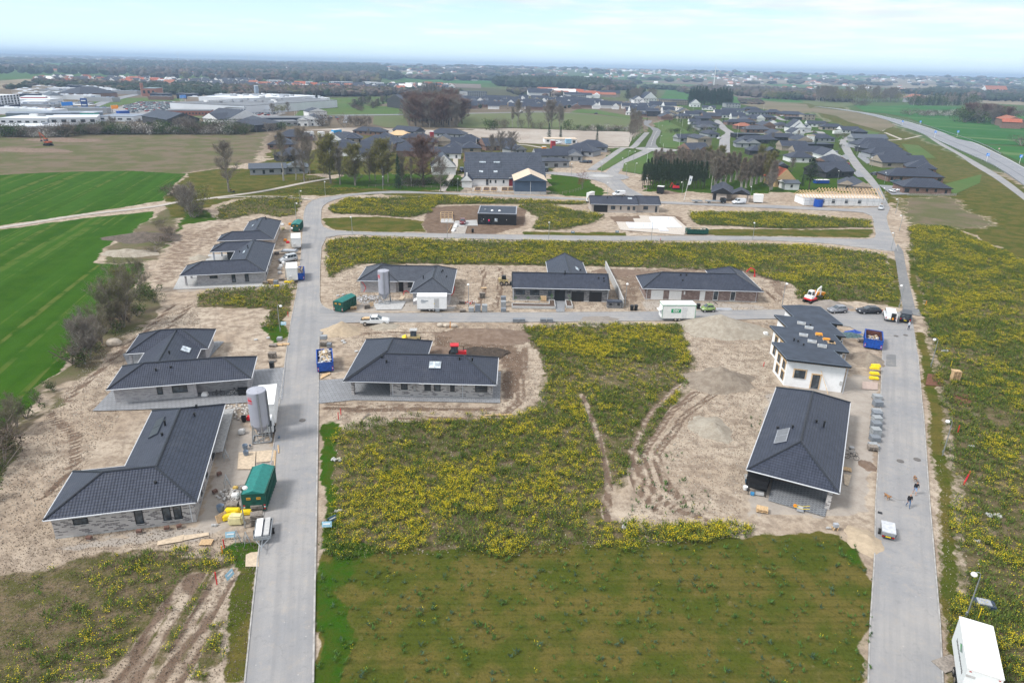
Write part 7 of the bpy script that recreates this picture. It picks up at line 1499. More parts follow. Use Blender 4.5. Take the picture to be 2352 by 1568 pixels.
tG=site_trailer('white site trailer with green GSV sign and green trim on the street',midp(a,b_)+VV((0,1.1,0)),face(a,b_),LG,H=2.7,open_flap=True,trim=GRN)
mb=MB()
for i in range(3):mb.box((-LG/2+2.0+i*.64,-1.17,2.15),(.6,.03,.75));
obj('sign_panel',mb,GRN,tG)
text_mesh('GSV',.66,WHITE,tG,'lettering',ori((-LG/2+2.64,-1.20,2.15),-90),.01,.02)
obj('door',MB().box((LG*.17,-1.16,1.8),(1.0,.03,2.1)),mat('off_white_door',(.66,.67,.69),.6),tG)
for lb,x,y,L,H in(('white site trailer nearest the junction in the left-hand yard, upper one',-56.2,172.1,5.6,2.3),('white site trailer in front of the blue container in the left-hand yard, lower one',-48.4,143.4,4.9,2.6)):
 t_=site_trailer(lb,(x+cos(R(106.5))*L/2,y+sin(R(106.5))*L/2),R(286.5),L,2.3,H)
 obj('gas_box',MB().box((L/2+.5,-.35,1.4),(.9,.7,.5),top=.8),CONCL,t_)
th=thing('box_lorry','white box lorry parked behind the near mortar silo','lorry',(-32.6,81.2,.03),R(105))
obj('box',MB().box((.8,0,2.1),(6.2,2.4,2.7)),WHITE,th);obj('roof',MB().box((.8,0,3.5),(6.25,2.45,.1)),WHITE,th);obj('cab',MB().box((-3.3,0,1.35),(1.9,2.0,1.7),top=.85),PW,th);obj('windscreen',MB().box((-4.1,0,1.7),(.35,1.7,.7),ry=.3),GLASS,th)
for x in(-3.2,2.4):
 for y in(-1,1):wheel(th,x,y,.42,.25)
Z_=3.4
v_=crop(3780,2440,316,1703)
q1,q2,q3,q4=v_(315,140,Z_),v_(1025,355,Z_),v_(1275,1510,Z_),v_(490,1245,Z_)
ex=(q2-q1);ey=(q4-q1);Lb=((q4-q1).length+(q3-q2).length)/2;Wb=((q2-q1).length+(q3-q4).length)/2
ctr=(q1+q2+q3+q4)/4;hd=math.atan2((q4-q1).y+(q3-q2).y,(q4-q1).x+(q3-q2).x)
th=thing('box_trailer','large white box trailer with green leaf logo, cut by the lower right picture corner','trailer',(ctr.x,ctr.y,.03),hd)
zb=.85;obj('body',MB().box((0,0,(Z_+zb)/2),(Lb,Wb,Z_-zb)),mat('white_truck_body',(.74,.77,.78),.4,var=.04,scale=.8),th)
mb=MB()
for s_ in(-1,1):mb.box((0,s_*(Wb/2),Z_),(Lb+.06,.08,.08));mb.box((s_*Lb/2,0,Z_),(.08,Wb,.08))
obj('edge_rail',mb,WHITE,th)
obj('chassis',MB().box((0,0,.72),(Lb*.95,Wb*.9,.2)),STEEL,th)
for x in(.2,1.15):
 for s_ in(-1,1):wheel(th,x,s_*(Wb/2-.1),.38,.28)
obj('cooling_unit',MB().box((Lb/2+.45,.25,1.75),(.9,1.2,1.0),top=.9),WHITE,th);obj('nameplate',MB().box((Lb/2+.03,-.85,2.75),(.03,.6,.2)),CONCL,th)
for s_ in(-1,1):obj('marker_lamp',MB().box((Lb/2+.03,s_*(Wb/2-.22),3.2),(.03,.14,.06)),TAIL,th)
mb=MB();mb.tube((Lb/2,-.6,.6),(Lb/2+1.4,0,.6),.05);mb.tube((Lb/2,.6,.6),(Lb/2+1.4,0,.6),.05);obj('drawbar',mb,ZINC,th)
LET=mat('grey_lettering',(.06,.06,.065),.6)
mb=MB();x_=-Lb*.27;side=-Wb/2-.012
while x_<Lb*.36:
 l_=U(.08,.17);hh_=random.choice((.22,.22,.34));mb.box((x_,side,2.1-(.0 if hh_<.2 else.0)),(.03,.015,hh_));mb.box((x_+l_/2,side,2.1+.055),(l_,.015,.045));mb.box((x_+l_,side,2.06),(.04,.015,.2));x_+=l_+.13
obj('lettering',mb,LET,th)
mb=MB();mb.add([(-.55,side,2.75),(-.05,side,3.05),(.7,side,2.8),(.05,side,2.4)],[(0,3,2,1)],0);mb.add([(-.55,side-.005,2.72),(-.1,side-.005,2.95),(.25,side-.005,2.5)],[(0,2,1)],1);obj('leaf_logo',mb,[mat('leaf_grey',(.22,.28,.27),.6),mat('leaf_green',(.08,.38,.12),.6)],th)
mb=MB();pm=v_(60,1160);mb.box((0,0,.03),(2.2,1.3,.04));tag(obj('ground_plate',mb,WOODG,None,(pm.x,pm.y,.06),R(20)),'brown drive-over plate at the kerb beside the large white trailer','plate')
# ---- small cargo trailers on the roads
p_=CT(742,300);th=thing('cargo_trailer','small grey lidded car trailer on the right road beside the sand heap','trailer',(p_.x,p_.y,.03),AR+R(90+4))
obj('body',MB().box((0,0,.65),(2.0,1.25,.6)),ZINC,th);obj('lid',MB().box((0,0,.99),(2.06,1.31,.1)),mat('pale_grey_lid',(.50,.52,.56),.5,var=.15),th)
obj('rear_panel',MB().box((-1.02,0,.45),(.04,1.1,.22)),DARKF,th);obj('number_plate',MB().box((-1.05,0,.48),(.03,.5,.12)),YPLATE,th)
for s_ in(-1,1):obj('tail_light',MB().box((-1.05,s_*.47,.48),(.03,.25,.12)),TAIL,th);wheel(th,0,s_*.74,.3)
obj('drawbar',MB().tube((1,0,.4),(2.2,0,.42),.04),ZINC,th)
a=CO(1150,1080);th=flat_trailer('galvanised open trailer loaded with two long white boards, at the left road edge',a,AL-R(90),3.0,1.6)
for i,(y,w_,lb,m_)in enumerate(((.38,.62,'left white insulating board',WHITE),(-.38,.5,'right',CONCL))):
 mb=MB();mb.box((0,0,0),(2.9,w_,.14));R0=MR(th.rotation_euler[2],3,'Z')@VV((-.1,-y,1.0));tag(obj('board',mb,m_,None,th.location+R0,th.rotation_euler[2]),('thick white board on the open trailer at the left road edge','greyer textured board lying right on the open trailer')[i],'board')
for lb,cc,q_,hd_,L in(('flat trailer stacked with grey sheets in the left-hand yard',CF,(1645,925),R(180),3.8),):
 t_=flat_trailer(lb,cc(*q_),hd_,L,1.9);obj('grey_sheets',MB().box((0,0,.95),(3.2,1.8,.1)),STEEL,t_)
# ---- containers
def skip(label,a,b_,W,H,m,open_=True,rusty=False,tarp=False):
 L=(b_-a).length;c_=midp(a,b_);th=thing('waste_container',label,'container',(c_.x,c_.y,.03),face(a,b_));t_=.08;mb=MB()
 if open_:
  mb.box((0,0,.25),(L,W,.1));
  for s_ in(-1,1):mb.box((0,s_*(W/2-t_/2),.2+H/2),(L,t_,H));mb.box((s_*(L/2-t_/2),0,.2+H/2),(t_,W-2*t_,H))
 else:mb.box((0,0,.2+H/2),(L,W,H))
 obj('body',mb,m,th);mb=MB();n_=int(L/.55)
 for i in range(n_+1):
  for s_ in(-1,1):mb.box((-L/2+.05+i*(L-.1)/n_,s_*(W/2+.035),.2+H*.48),(.09,.07,H*.93))
 for s_ in(-1,1):mb.box((0,s_*(W/2+.02),.2+H),(L+.06,.12,.1));mb.box((s_*(L/2),0,.2+H),(.1,W,.1))
 obj('rib',mb,m,th)
 for s_ in(-1,1):
  for e_ in(-1,1):
   for k in range(3):obj('warning_stripe',MB().box((s_*(L/2+.02),e_*(W/2-.12),.45+k*.22),(.03,.18,.11)),RED if k%2==0 else WHITE,th)
 if tarp:
  mb=MB();o=.04;h1=.2+H;h2=h1+.42
  mb.add([(-L/2-o,-W/2-o,h1),(L/2+o,-W/2-o,h1),(L/2+o,W/2+o,h1),(-L/2-o,W/2+o,h1),(-L/2-o,0,h2),(L/2+o,0,h2)],[(0,1,5,4),(2,3,4,5),(1,2,5),(3,0,4)]);obj('gabled_cover',mb,GREENT,th)
  for s_ in(-1,1):
   sg_=obj('sign_plate',MB().box((-L/2-.03,s_*W*.22,1.75),(.03,.42,.26)),mat('orange_sign',(.80,.38,.03),.5),th)
   for k in range(3):obj('lettering',MB().box((-L/2-.05,s_*W*.22-.12+k*.12,1.77),(.015,.07,.12)),GREENC,sg_)
 return th
def along(c,ang,L):d=VV((cos(ang),sin(ang),0))*L/2;return c-d,c+d
JUNK=[]
def junk(th,L,W,z,n,cols,r=(.12,.5),nm='rubbish',planks=8):
 mb=MB();ms=[mat('junk_%d'%i,c,.8,var=.2)for i,c in enumerate(cols)]
 for _ in range(n):s_=U(*r);mb.box((U(-L/2+.3,L/2-.3),U(-W/2+.25,W/2-.25),z+U(-.15,.25)),(s_,s_*U(.4,1),s_*U(.1,.5)),U(0,3),random.randrange(len(ms)),1,U(-.5,.5),U(-.5,.5))
 for _ in range(planks):mb.box((U(-L/4,L/4),U(-W/2+.3,W/2-.3),z+.25),(U(1,1.8),.1,.05),U(-.4,.4),0)
 return obj(nm,mb,ms,th)
JC=[(.55,.42,.26),(.65,.65,.66),(.45,.42,.40),(.62,.60,.58),(.30,.24,.18),(.1,.12,.16)]
skip('dark green container with teal gabled cover, nearest one at the left road',*along(VV((-27.50,63.68,0)),R(97.5),5.4),2.35,2.1,GREENC,False,tarp=True)
skip('dark green covered container farthest up the left yard at the bend',*along(VV((-62.65,194.38,0)),R(97),5.8),2.3,1.9,GREENC,False,tarp=True)
skip('dark green covered container on the corner beside the rubble heap',*along(VV((-33.03,127.16,0)),R(70),4.8),2.05,1.9,GREENC,False,tarp=True)
k_=skip('blue open container full of timber and rubbish beside the left road',*along(VV((-29.77,99.69,0)),R(106),5.6),2.4,1.5,BLUEC);junk(k_,6,2.3,1.45,170,JC)
k_=skip('blue open container behind the lower white trailer of the left yard',*along(VV((-48.2,147.5,0)),R(106),5.5),2.3,1.5,BLUEC);junk(k_,5.4,2.2,1.5,80,JC)
k_=skip('blue open container with brown inside at the right road kerb',*along(VV((64.89,114.55,0)),R(65),5.4),2.8,1.6,BLUEC);junk(k_,5,2.4,.9,60,JC,planks=5);mb=MB()
for s_ in(-1,1):mb.box((0,s_*1.2,1.3),(5,.03,.95));mb.box((s_*2.5,0,1.3),(.03,2.3,.95))
obj('rusty_lining',mb,mat('rusty_brown_steel',(.11,.04,.03),.8,var=.3),k_)
k_=skip('long dark green open container beside the foundation slab',*along((CI(480,80)+CI(652,72))/2+VV((0,1,0)),R(1),6.4),2.2,1.3,GREENC);junk(k_,6,2.1,1.3,60,JC)
# ---- silos
def silo(label,p,ang,rr,h,leg,name='mortar_silo',text=True):
 th=thing(name,label,'silo',(p.x,p.y,0),ang)
 obj('tank',MB().lathe((0,0,0),[(.25,leg-1.3),(rr,leg),(rr,leg+h),(rr*.96,leg+h+.1),(.1,leg+h+.28)],32),mat('pale_lilac_grey_steel',(.36,.37,.43),.45,var=.05,scale=.6),th,smooth=False)
 w=rr*.95
 for i,(sx,sy)in enumerate(((-1,-1),(1,-1),(1,1),(-1,1))):
  mb=MB();mb.tube((sx*w,sy*w*.9,0),(sx*w*.78,sy*w*.72,leg+.2),.07,n=6);mb.tube((sx*w*.2,sy*w*.95,.1),(sx*w*.75,sy*w*.72,leg-.2),.05,n=5);obj('leg',mb,ZINC,th)
 mb=MB()
 for a,b_ in(((-w,-w*.9),(w,-w*.9)),((w,-w*.9),(w,w*.9)),((w,w*.9),(-w,w*.9)),((-w,w*.9),(-w,-w*.9)),((-w,-w*.9),(w,w*.9))):mb.tube((*a,.08),(*b_,.08),.08,n=5)
 obj('base_frame',mb,ZINC,th)
 for a_ in(-80,-20):
  mb=MB();x,y=cos(R(a_))*(rr+.09),sin(R(a_))*(rr+.09);mb.box((x,y,(leg+h)/2+.2),(.12,.12,leg+h-.3),R(a_));obj('rail',mb,DARKF,th)
  obj('rail_cap',MB().box((x*.985,y*.985-.06,(leg+h)/2+.2),(.05,.1,leg+h-.3),R(a_)),ZINC,th)
 for a_ in(20,110,200,290):
  obj('lifting_eye',MB().tube((cos(R(a_))*rr*.7,sin(R(a_))*rr*.7,leg+h+.05),(cos(R(a_))*rr*.7,sin(R(a_))*rr*.7,leg+h+.3),.03,n=5),ZINC,th)
 if text:
  for k in range(9):
   a_=R(-148+k*3.6);mb=MB();z=leg+h*.80;mb.box((cos(a_)*(rr+.015),sin(a_)*(rr+.015),z+(.05 if k%3==0 else 0)),(.02,.08,.22 if k%3 else.32),a_);obj('red_lettering',mb,RED,th)
  for k,z_ in enumerate((.88,.74,.71)):
   mb=MB()
   for q_ in range(12):a_=R(-150+q_*3.0);mb.box((cos(a_)*(rr+.015),sin(a_)*(rr+.015),leg+h*z_),(.02,.07,.05),a_)
   obj('red_lettering',mb,RED,th)
 return th
silo('tall lilac-grey mortar silo on a steel frame, nearest beside the left road',P(603,1008),R(14.7),1.18,4.6,2.3)
silo('lilac-grey mortar silo standing before the blue-roofed house',CG(888,1335),R(0),1.15,4.5,2.2)
# ---- lamps
def lamp(label,p,h=5.2,hd=0.0,group='street lamps along the new roads'):
 th=thing('street_lamp',label,'street lamp',(p[0],p[1],0),hd,group)
 mb=MB();mb.tube((0,0,0),(0,0,h-.4),.075,.05,8);pts=[VV((0,0,h-.4)),VV((.04,0,h-.1)),VV((.16,0,h+.06)),VV((.36,0,h+.12)),VV((.56,0,h+.04))];mb.path(pts,.035,6);obj('post',mb,ZINC,th)
 obj('lamp_head',MB().lathe((.6,0,h-.34),[(.02,0),(.16,.04),(.25,.14),(.27,.24),(.2,.36),(.05,.42)],14),LAMPW,th,smooth=True)
 obj('switch_box',MB().box((.09,0,.55),(.12,.14,.3)),ZINC,th)
 return th
LAMPS=[((562.8,1210.8),0,'leaning over the yellow sacks at the left road'),((643.6,761.7),0,'in the rape patch left of the main road'),((657,640),0,'beside the lower white trailer of the left yard'),((669.6,566),0,'between the two white trailers of the left yard'),((680.5,503.7),0,'beside the covered container at the bend'),((689.7,472.4),0,'outside the bend at the upper left, nearer the green container'),((747.3,449.5),90,'outside the top of the bend'),((879.7,436.1),90,'under the budding trees by the top road'),((1051.6,440.5),90,'at the left corner of the farm'),((1223.9,446),90,'in front of the slate blue barn'),((1394.7,450.3),90,'on the grass right of the farm lawn'),((1484.3,438.3),90,'before the left edge of the spruces'),((809.4,537.1),-90,'on the island near the left junction'),((1027.4,548.1),90,'opposite the gravel drive of the black house'),((1260.2,551.4),90,'opposite the rape beside the black house'),((1495.6,552),90,'opposite the foundation slab'),((1728.5,551.4),90,'opposite the right rape strip'),((1076,705.2),-90,'among the pallets right of the long white trailer'),((1435.5,702.8),-90,'at the end of the boundary wall of number 29'),((1795.9,701.4),-90,'between the mini excavator and the green two-seater'),((2064.8,707.6),180,'beside the narrow asphalt path'),((2046.4,575.4),180,'where the upper road narrows into the path'),((2065.4,531.4),180,'right of the upper road corner'),((2138,842.1),180,'above the stacked pallets on the right verge'),((2165,1045),180,'right of the two manhole covers'),((2218.8,1418.8),180,'behind the large white trailer at the lower right'),((2057,490),180,'right of the upper road by the small silver car'),((2028.5,462),180,'at the top right corner opposite the shell house')]
for(q_,hd_,w_)in LAMPS:lamp('street lamp '+w_,P(*q_),5.0,R(hd_),'street lamps along the new roads')
for cc,q_,w_ in((CE,(390,1250),'left of the street by the charcoal house'),(CE,(745,1095),'beside the third drive of the estate street'),(CE,(880,1270),'at the corner of the paved forecourt'),(CE,(592,965),'beside the parking strip halfway up the estate street'),(CC,(1390,1018),'on the first roundabout island'),(CC,(1115,1035),'by the farm road bend'),(CC,(1697,1025),'on the grass right of the first roundabout'),(CC,(1620,1035),'at the cycle crossing of the first roundabout'),(CC,(1685,905),'on the verge of the link road, upper'),(CC,(1590,975),'on the verge of the link road, lower'),(CC,(1635,900),'on the verge between cycle path and link road'),(CC,(1930,745),'above the second roundabout'),(CC,(1945,640),'on the outside of the upper curve'),(CC,(1915,600),'at the top of the upper curve'),(CC,(2040,525),'at the first houses of the right estate'),(CD,(1305,1438),'beside the white toilet cabin'),(CD,(595,1385),'right of the banner before the spruces')):
 lamp('street lamp '+w_,cc(*q_),5.0,R(random.choice((0,90,180))),'street lamps along the new roads')
for cc,q_,h_ in((CD,(545,620),8),(CD,(575,632),8),(CD,(598,668),9),(CD,(565,880),10),(CD,(1168,815),10),(CD,(225,1085),9),(CD,(385,1035),9),(CD,(712,495),9),(CD,(1447,500),9),(CD,(1375,610),8),(CB,(475,770),9),(CB,(645,755),9),(CB,(665,755),9),(CA,(1505,545),14)):
 p_=cc(*q_);th=thing('flag_pole','bare white flag pole in a garden of the estates','flag pole',(p_.x,p_.y,0),0,'bare flag poles')
 mb=MB();mb.tube((0,0,0),(0,0,h_),.07,.04,6);mb.lathe((0,0,h_),[(.05,0),(.09,.07),(.02,.14)],6);obj('pole',mb,WHITE,th)
p_=CD(615,1443);th=thing('banner','tall white banner with blue mark on a slanted white pole before the grove','banner',(p_.x,p_.y,0));obj('pole',MB().tube((0,0,0),(1.2,0,9.2),.08,.05,6),WHITE,th)
mb=MB();mb.add([(.75,0,5.6),(1.9,0,6.0),(2.3,.05,8.9),(1.2,0,9.1)],[(0,1,2,3),(3,2,1,0)]);obj('cloth',mb,mat('white_banner_cloth',(.72,.74,.78),.8),th);obj('blue_mark',MB().box((1.55,-.03,7.6),(.35,.02,.8),ry=.1),INK,th)
for i,(q_,w_)in enumerate((((1065,665),'farthest on the near side'),((1250,668),'farthest on the field side'),((1405,785),'second on the near side'),((1640,780),'second on the field side'),((1945,1045),'nearest on the near side'),((2290,1062),'nearest on the field side, by the picture edge'))):
 p_=CE(*q_);th=thing('road_sign','blue square motorway sign with white symbol, '+w_,'road sign',(p_.x,p_.y,0),R(-35),'blue signs along the motorway');obj('post',MB().tube((0,0,0),(0,0,3.6),.09,n=6),WHITE,th)
 pl_=obj('panel',MB().box((0,0,4.3),(1.5,.06,1.6)),mat('sign_blue',(.01,.22,.75),.5),th);mb=MB();mb.box((-.1,-.05,4.2),(.16,.02,1.2),ry=.5);mb.box((.35,-.05,4.1),(.16,.02,1.0),ry=.5);mb.box((.3,-.05,4.75),(.3,.02,.3));obj('white_symbol',mb,WHITE,pl_)
p_=CE(2072,945);th=thing('road_sign','small round red-rimmed sign beyond the motorway barrier','road sign',(p_.x,p_.y,0),R(-35));obj('post',MB().tube((0,0,0),(0,0,2.4),.05,n=6),ZINC,th);obj('disc',MB().tube((0,-.03,2.6),(0,.03,2.6),.45,n=20),RED,th);obj('face',MB().tube((0,-.05,2.6),(0,0,2.6),.32,n=20),WHITE,th)
for pts,lb in((K(CE,(200,465),(400,497),(600,527),(760,565),(900,605),(1060,665),(1250,740),(1430,815),(1620,900),(1800,980),(2000,1070),(2170,1175),(2342,1298)),'long steel crash barrier on the near edge of the motorway'),(K(CE,(900,560),(1130,612),(1330,668),(1500,722),(1670,776),(1850,838),(1980,895),(2100,965)),'steel crash barrier on the field side of the motorway')):
 mb=MB()
 for a,b_ in zip(pts,pts[1:]):
  d=b_-a;mb.box(((a.x+b_.x)/2,(a.y+b_.y)/2,.62),(d.length,.08,.32),math.atan2(d.y,d.x));n_=int(d.length/8)+1
  for k in range(n_):q_=a.lerp(b_,k/n_);mb.box((q_.x,q_.y,.3),(.12,.1,.6))
 tag(obj('crash_barrier',mb,ZINC),lb,'crash barrier')
for i,(cc,q_,d_,h_)in enumerate(((CA,(1648,255),5200,62),(CA,(1820,250),6500,60),(CA,(2015,238),6500,95),(CA,(1993,255),6000,45),(CA,(2290,245),6300,85),(CB,(222,245),6200,85),(CB,(475,245),6200,85),(CB,(1055,272),5200,55),(CB,(1133,272),5200,45),(CC,(1400,95),6800,52),(CC,(1588,100),6800,55),(CC,(185,60),7500,50),(CD,(925,258),2400,55))):
 v=cc(q_[0],q_[1]);dr=VV((v.x,v.y,0)).normalized()if v.y>0 else VV((-v.x,-v.y,0)).normalized()
 p_=dr*d_;z0=float(terrain_z(np.array([p_.x]),np.array([p_.y]))[0]);h_=min(h_,(107-z0)/1.46);th=thing('wind_turbine','distant white wind turbine on the skyline' if i<12 else 'single nearer white wind turbine above the fields','wind turbine',(p_.x,p_.y,z0),U(-.5,.5),'wind turbines on the skyline' if i<12 else None)
 obj('tower',MB().tube((0,0,-5),(0,0,h_),h_*.026,h_*.014,8),WHITE,th);obj('nacelle',MB().box((0,0,h_+1),(h_*.035,h_*.09,h_*.04)),WHITE,th);a0=U(0,2)
 for k in range(3):a_=a0+k*2.094;mb=MB();mb.add([(0,-h_*.05,h_+1),(cos(a_)*h_*.42+sin(a_)*h_*.01,-h_*.055,h_+1+sin(a_)*h_*.42),(cos(a_+.12)*h_*.14,-h_*.05,h_+1+sin(a_+.12)*h_*.14),(0,-h_*.03,h_+1)],[(0,1,2),(0,3,1),(2,1,3)]);obj('blade',mb,WHITE,th)
# ------------------------------------------------------------------ yard things
def put(cc,q_,z=0.0):p=cc(*q_);return VV((p.x,p.y,z))
pm_=MB()
for k in range(7):pm_.box((0,-.38+k*.127,.13),(1.2,.09,.022))
for k in(-.54,0,.54):pm_.box((k,0,.06),(.1,.8,.1));pm_.box((k,0,.015),(.1,.8,.02))
PAL=mesh_of('pallet',pm_,WOODG);PALN=mesh_of('pallet',pm_,WOOD)
def pallets(cc,q_,n,rz,where,new=False,z0=0.02,rx=0):
 """a stack: every pallet is a thing"""
 p=cc(*q_)
 for i in range(n):
  o=link(NO('pallet',PALN if new else PAL),None,(p.x+U(-.04,.04),p.y+U(-.04,.04),z0+i*.15),rz+U(-.06,.06));o.rotation_euler.x=rx
  tag(o,('single' if n==1 else 'stacked')+' wooden pallet '+where,'pallet','pallets '+where)
 return p
for cc,q_,n,rz,w_,nw in((CO,(590,600),5,.05,'in the stack left of the nearest green container',0),(CO,(1030,640),6,.3,'in the tall stack behind the lamp at the nearest green container, upper',0),(CO,(1030,860),8,.25,'in the tall stack right of the yellow sacks, lower',0),(CO,(1065,560),3,.3,'in the pale low stack touching the nearest green container',1),(CO,(720,240),2,.1,'beside the yellow-sided crate',0),(CO,(390,800),1,1.0,'tilted against the yellow sacks',1),(CO,(110,1215),1,.1,'lying flat at the weeds edge before the speckled house',1),(CK,(2065,470),6,.0,'in the weathered stack by the paved drive',0),(CK,(2060,505),1,0,'low below the weathered stack',0),(CK,(2135,340),1,0,'flat pale at the left road kerb, left',1),(CK,(2200,335),1,0,'flat pale at the left road kerb, right',1),(CK,(2070,350),2,0,'in the small stack beside the kerb pallets',0),(CM,(228,430),5,0,'under grey bricks above the left blue container',0),(CG,(1920,1185),1,.2,'lying loose on the dirt above the others',1),(CG,(1905,1280),7,.1,'in the column left of the number 29 blocks',0),(CG,(1690,1340),4,.1,'in the brown heap at the long white trailer',0),(CG,(1700,1425),3,.1,'in the front heap under the street lamp',0),(CG,(700,1390),5,.4,'in the stack by the rubble heap',0),(CG,(560,1400),3,.3,'in the low pale stack right of the corner container',1),(CG,(740,1370),1,.9,'leaning pale on the stack by the rubble heap',1),(CR,(648,1420),3,-.3,'in the short stack on the pale dirt before the cobbled carport',1),(CR,(1525,985),1,-.3,'flat against the black house at the bicycles',1),(CR,(1800,780),4,-.2,'at the near end of the paving stone row',0),(CI,(1850,915),4,-.2,'beside the right blue container',0),(CS,(1090,60),12,-.1,'in the tall grey column in the right rape field, lower',1),(CU,(1320,1225),3,-.1,'in the short column behind the tall one in the right rape field',1),(CF,(1360,1280),4,.1,'in the brown stack at the corner of the left yard',0),(CF,(1420,1275),6,.1,'in the pale stack at the corner of the left yard',1),(CF,(1545,1235),3,.2,'in the dark stack before the lower white trailer',0),(CF,(1490,930),4,.2,'beside the sheet-loaded trailer',0),(CH,(715,1315),3,.0,'upright against the wall of number 29',1)):
 pallets(cc,q_,n,rz,w_,nw,rx=R(75)if 'upright' in w_ or 'tilted' in w_ or 'leaning' in w_ else 0,z0=.4 if 'upright' in w_ or 'tilted' in w_ or 'leaning' in w_ else.02)
def sack(cc,q_,d,rz,lb,z=0,m=None,cat='insulation pack',top=.86,name='insulation_pack',grp=None,rx=0):
 p=cc(*q_);mb=MB();mb.box((0,0,d[2]/2),d,top=top);me_=mesh_of(name,mb,m or YELLOW);bm=bmesh.new();bm.from_mesh(me_);bmesh.ops.bevel(bm,geom=bm.edges[:],offset=min(d)*.16,segments=2,affect='EDGES')
 for v in bm.verts:v.co+=Vector([U(-.02,.02)for _ in range(3)])
 bm.to_mesh(me_);bm.free();o=link(NO(name,me_),None,(p.x,p.y,z),rz);o.rotation_euler.x=rx;return tag(o,lb,cat,grp)
sack(CO,(590,670),(1.7,.75,.55),.05,'yellow wrapped pack lying across at the back of the yellow heap',.0);sack(CO,(540,770),(1.6,.7,.55),.55,'yellow wrapped pack lying diagonally at the front left of the heap',.0)
sack(CO,(840,690),(1.3,.6,.5),.1,'small yellow pack right beside the lamp post',0);sack(CO,(660,850),(1.6,1.1,1.0),.08,'big cream-coloured wrapped bale in front of the lamp post',0,mat('cream_wrapped_bale',(.62,.55,.30),.6,var=.12))
sack(CO,(640,270),(.55,.45,.5),0,'small yellow-sided crate with white top behind the heap',0,mat('crate_yellow',(.55,.38,.10),.7),'crate',.98,'crate')
for i,(q_,z)in enumerate((((1948,1160),.75),((1950,1185),.35),((1950,1205),.0),((1955,1150),.95))):sack(CI,q_,(1.5,.7,.38),-.15,'bright yellow wrapped pack, %s of the pile at the right kerb'%('upper','middle','lowest','topmost')[i],z)
for i,(q_,z)in enumerate((((1490,1310),0),((1610,1262),0),((1660,1272),.2))):sack(CF,q_,(1.3,.6,.35),.3*i,('flat yellow sack at the corner of the left yard','left yellow sack under the lower white trailer','right yellow sack under the lower white trailer')[i],z)
for cc,q_,lb,m in((CF,(1620,800),'red plastic crate in the upper left yard',RED),(CF,(1590,775),'red-brown crate left of the red plastic crate',ORANGE),(CF,(1555,590),'white wrapped goods, upper stack by the covered container',WHITE),(CF,(1565,640),'cream wrapped goods below the white stack',MATS['cream_wrapped_bale']),(CF,(1645,585),'orange box beside the covered container',ORANGE),(CF,(1537,1080),'white bag, upper of three in the left yard',WHITE),(CF,(1520,1110),'white bag, middle of three in the left yard',CONCL),(CF,(1525,1160),'grey bag, lowest of three in the left yard',CONCL),(CF,(1570,1045),'white sack beside the silver compact van',WHITE),(CK,(1360,870),'white wrapped sack stack under the pale house eave',WHITE),(CK,(1745,1260),'grey-lilac plastic-wrapped bundle left of the near silo',CONCL),(CI,(1100,860),'crumpled white foil bundle left of the stepped block',WHITE),(CO,(640,405),'white sheet on the rubble behind the yellow heap',WHITE),(CL,(1765,1140-1140+250),'red and white bag left of the near silo',RED)):
 sack(cc,q_,(.9,.8,.6),.1,lb,0,m,'goods',.8,'wrapped_goods')
def stones(cc,q_,d,rz,lb,m,z=0,cat='paving stones'):
 p=cc(*q_);th=thing('paving_stone_pack',lb,cat,(p.x,p.y,z),rz);mb=MB();nl=max(2,int(d[2]/.16))
 for k in range(nl):mb.box((U(-.02,.02),U(-.02,.02),.12+(k+.5)*(d[2]-.12)/nl),(d[0]-U(0,.05),d[1]-U(0,.05),(d[2]-.12)/nl-.02))
 obj('stones',mb,m,th);obj('pallet',MB().box((0,0,.06),(d[0],d[1],.12)),WOODG,th);return th
SG1=mat('grey_concrete_stones',(.30,.32,.34),.85,var=.15,scale=4);SG2=mat('dark_grey_stones',(.19,.21,.24),.85,var=.15,scale=4)
for i,q_ in enumerate(((1845,225),(1850,300),(1845,365),(1840,420),(1840,480),(1830,545),(1825,610),(1820,665),(1810,730))):
 stones(CR,(q_[0],q_[1]+25),(1.15,1.1,(.7,.9,.5,1.0,1.1,1.2,1.2,.8,.55)[i]),-.08+.03*(i%3),'%s pack of grey paving stones from the far end of the right road row'%('first','second','third','fourth','fifth','sixth','seventh','eighth','last')[i],(SG1,SG2)[i%2])
for i,(q_,h_)in enumerate((((1790,1428),.9),((1858,1428),1.5),((1930,1428),1.5),((2126,1428),.8),((2126,1375),1.2),((2126,1330),1.3))):stones(CG,q_,(1.05,1.0,h_),.02,('low left block pack by the long white trailer','tall middle block pack by the long white trailer','tall right block pack with white sheet','front pack of the column beside number 29','middle pack of the column beside number 29','rear pack of the column beside number 29')[i]+' of grey stones',(SG1,SG2)[i%2])
for i,q_ in enumerate(((425,1537),(492,1537),(712,1537),(782,1537))):stones(CH,q_,(1.15,.8,.75),0,'%s pack of grey blocks at the lower kerb opposite number 29'%('first','second','third','fourth')[i],SG2)
stones(CM,(228,405),(1.1,.9,.7),0,'grey brick pack on pallets above the left blue container',SG1,.75);stones(CM,(277,440),(.7,.9,.7),0,'small dark block pack right of the grey brick pack',SG2);stones(CK,(2140,290),(.8,.8,.6),0,'small grey block pack at the kerb by the rape patch',SG1);stones(CF,(1480,1280),(.9,.9,.8),0,'dark grey block pack at the corner of the left yard',SG2)
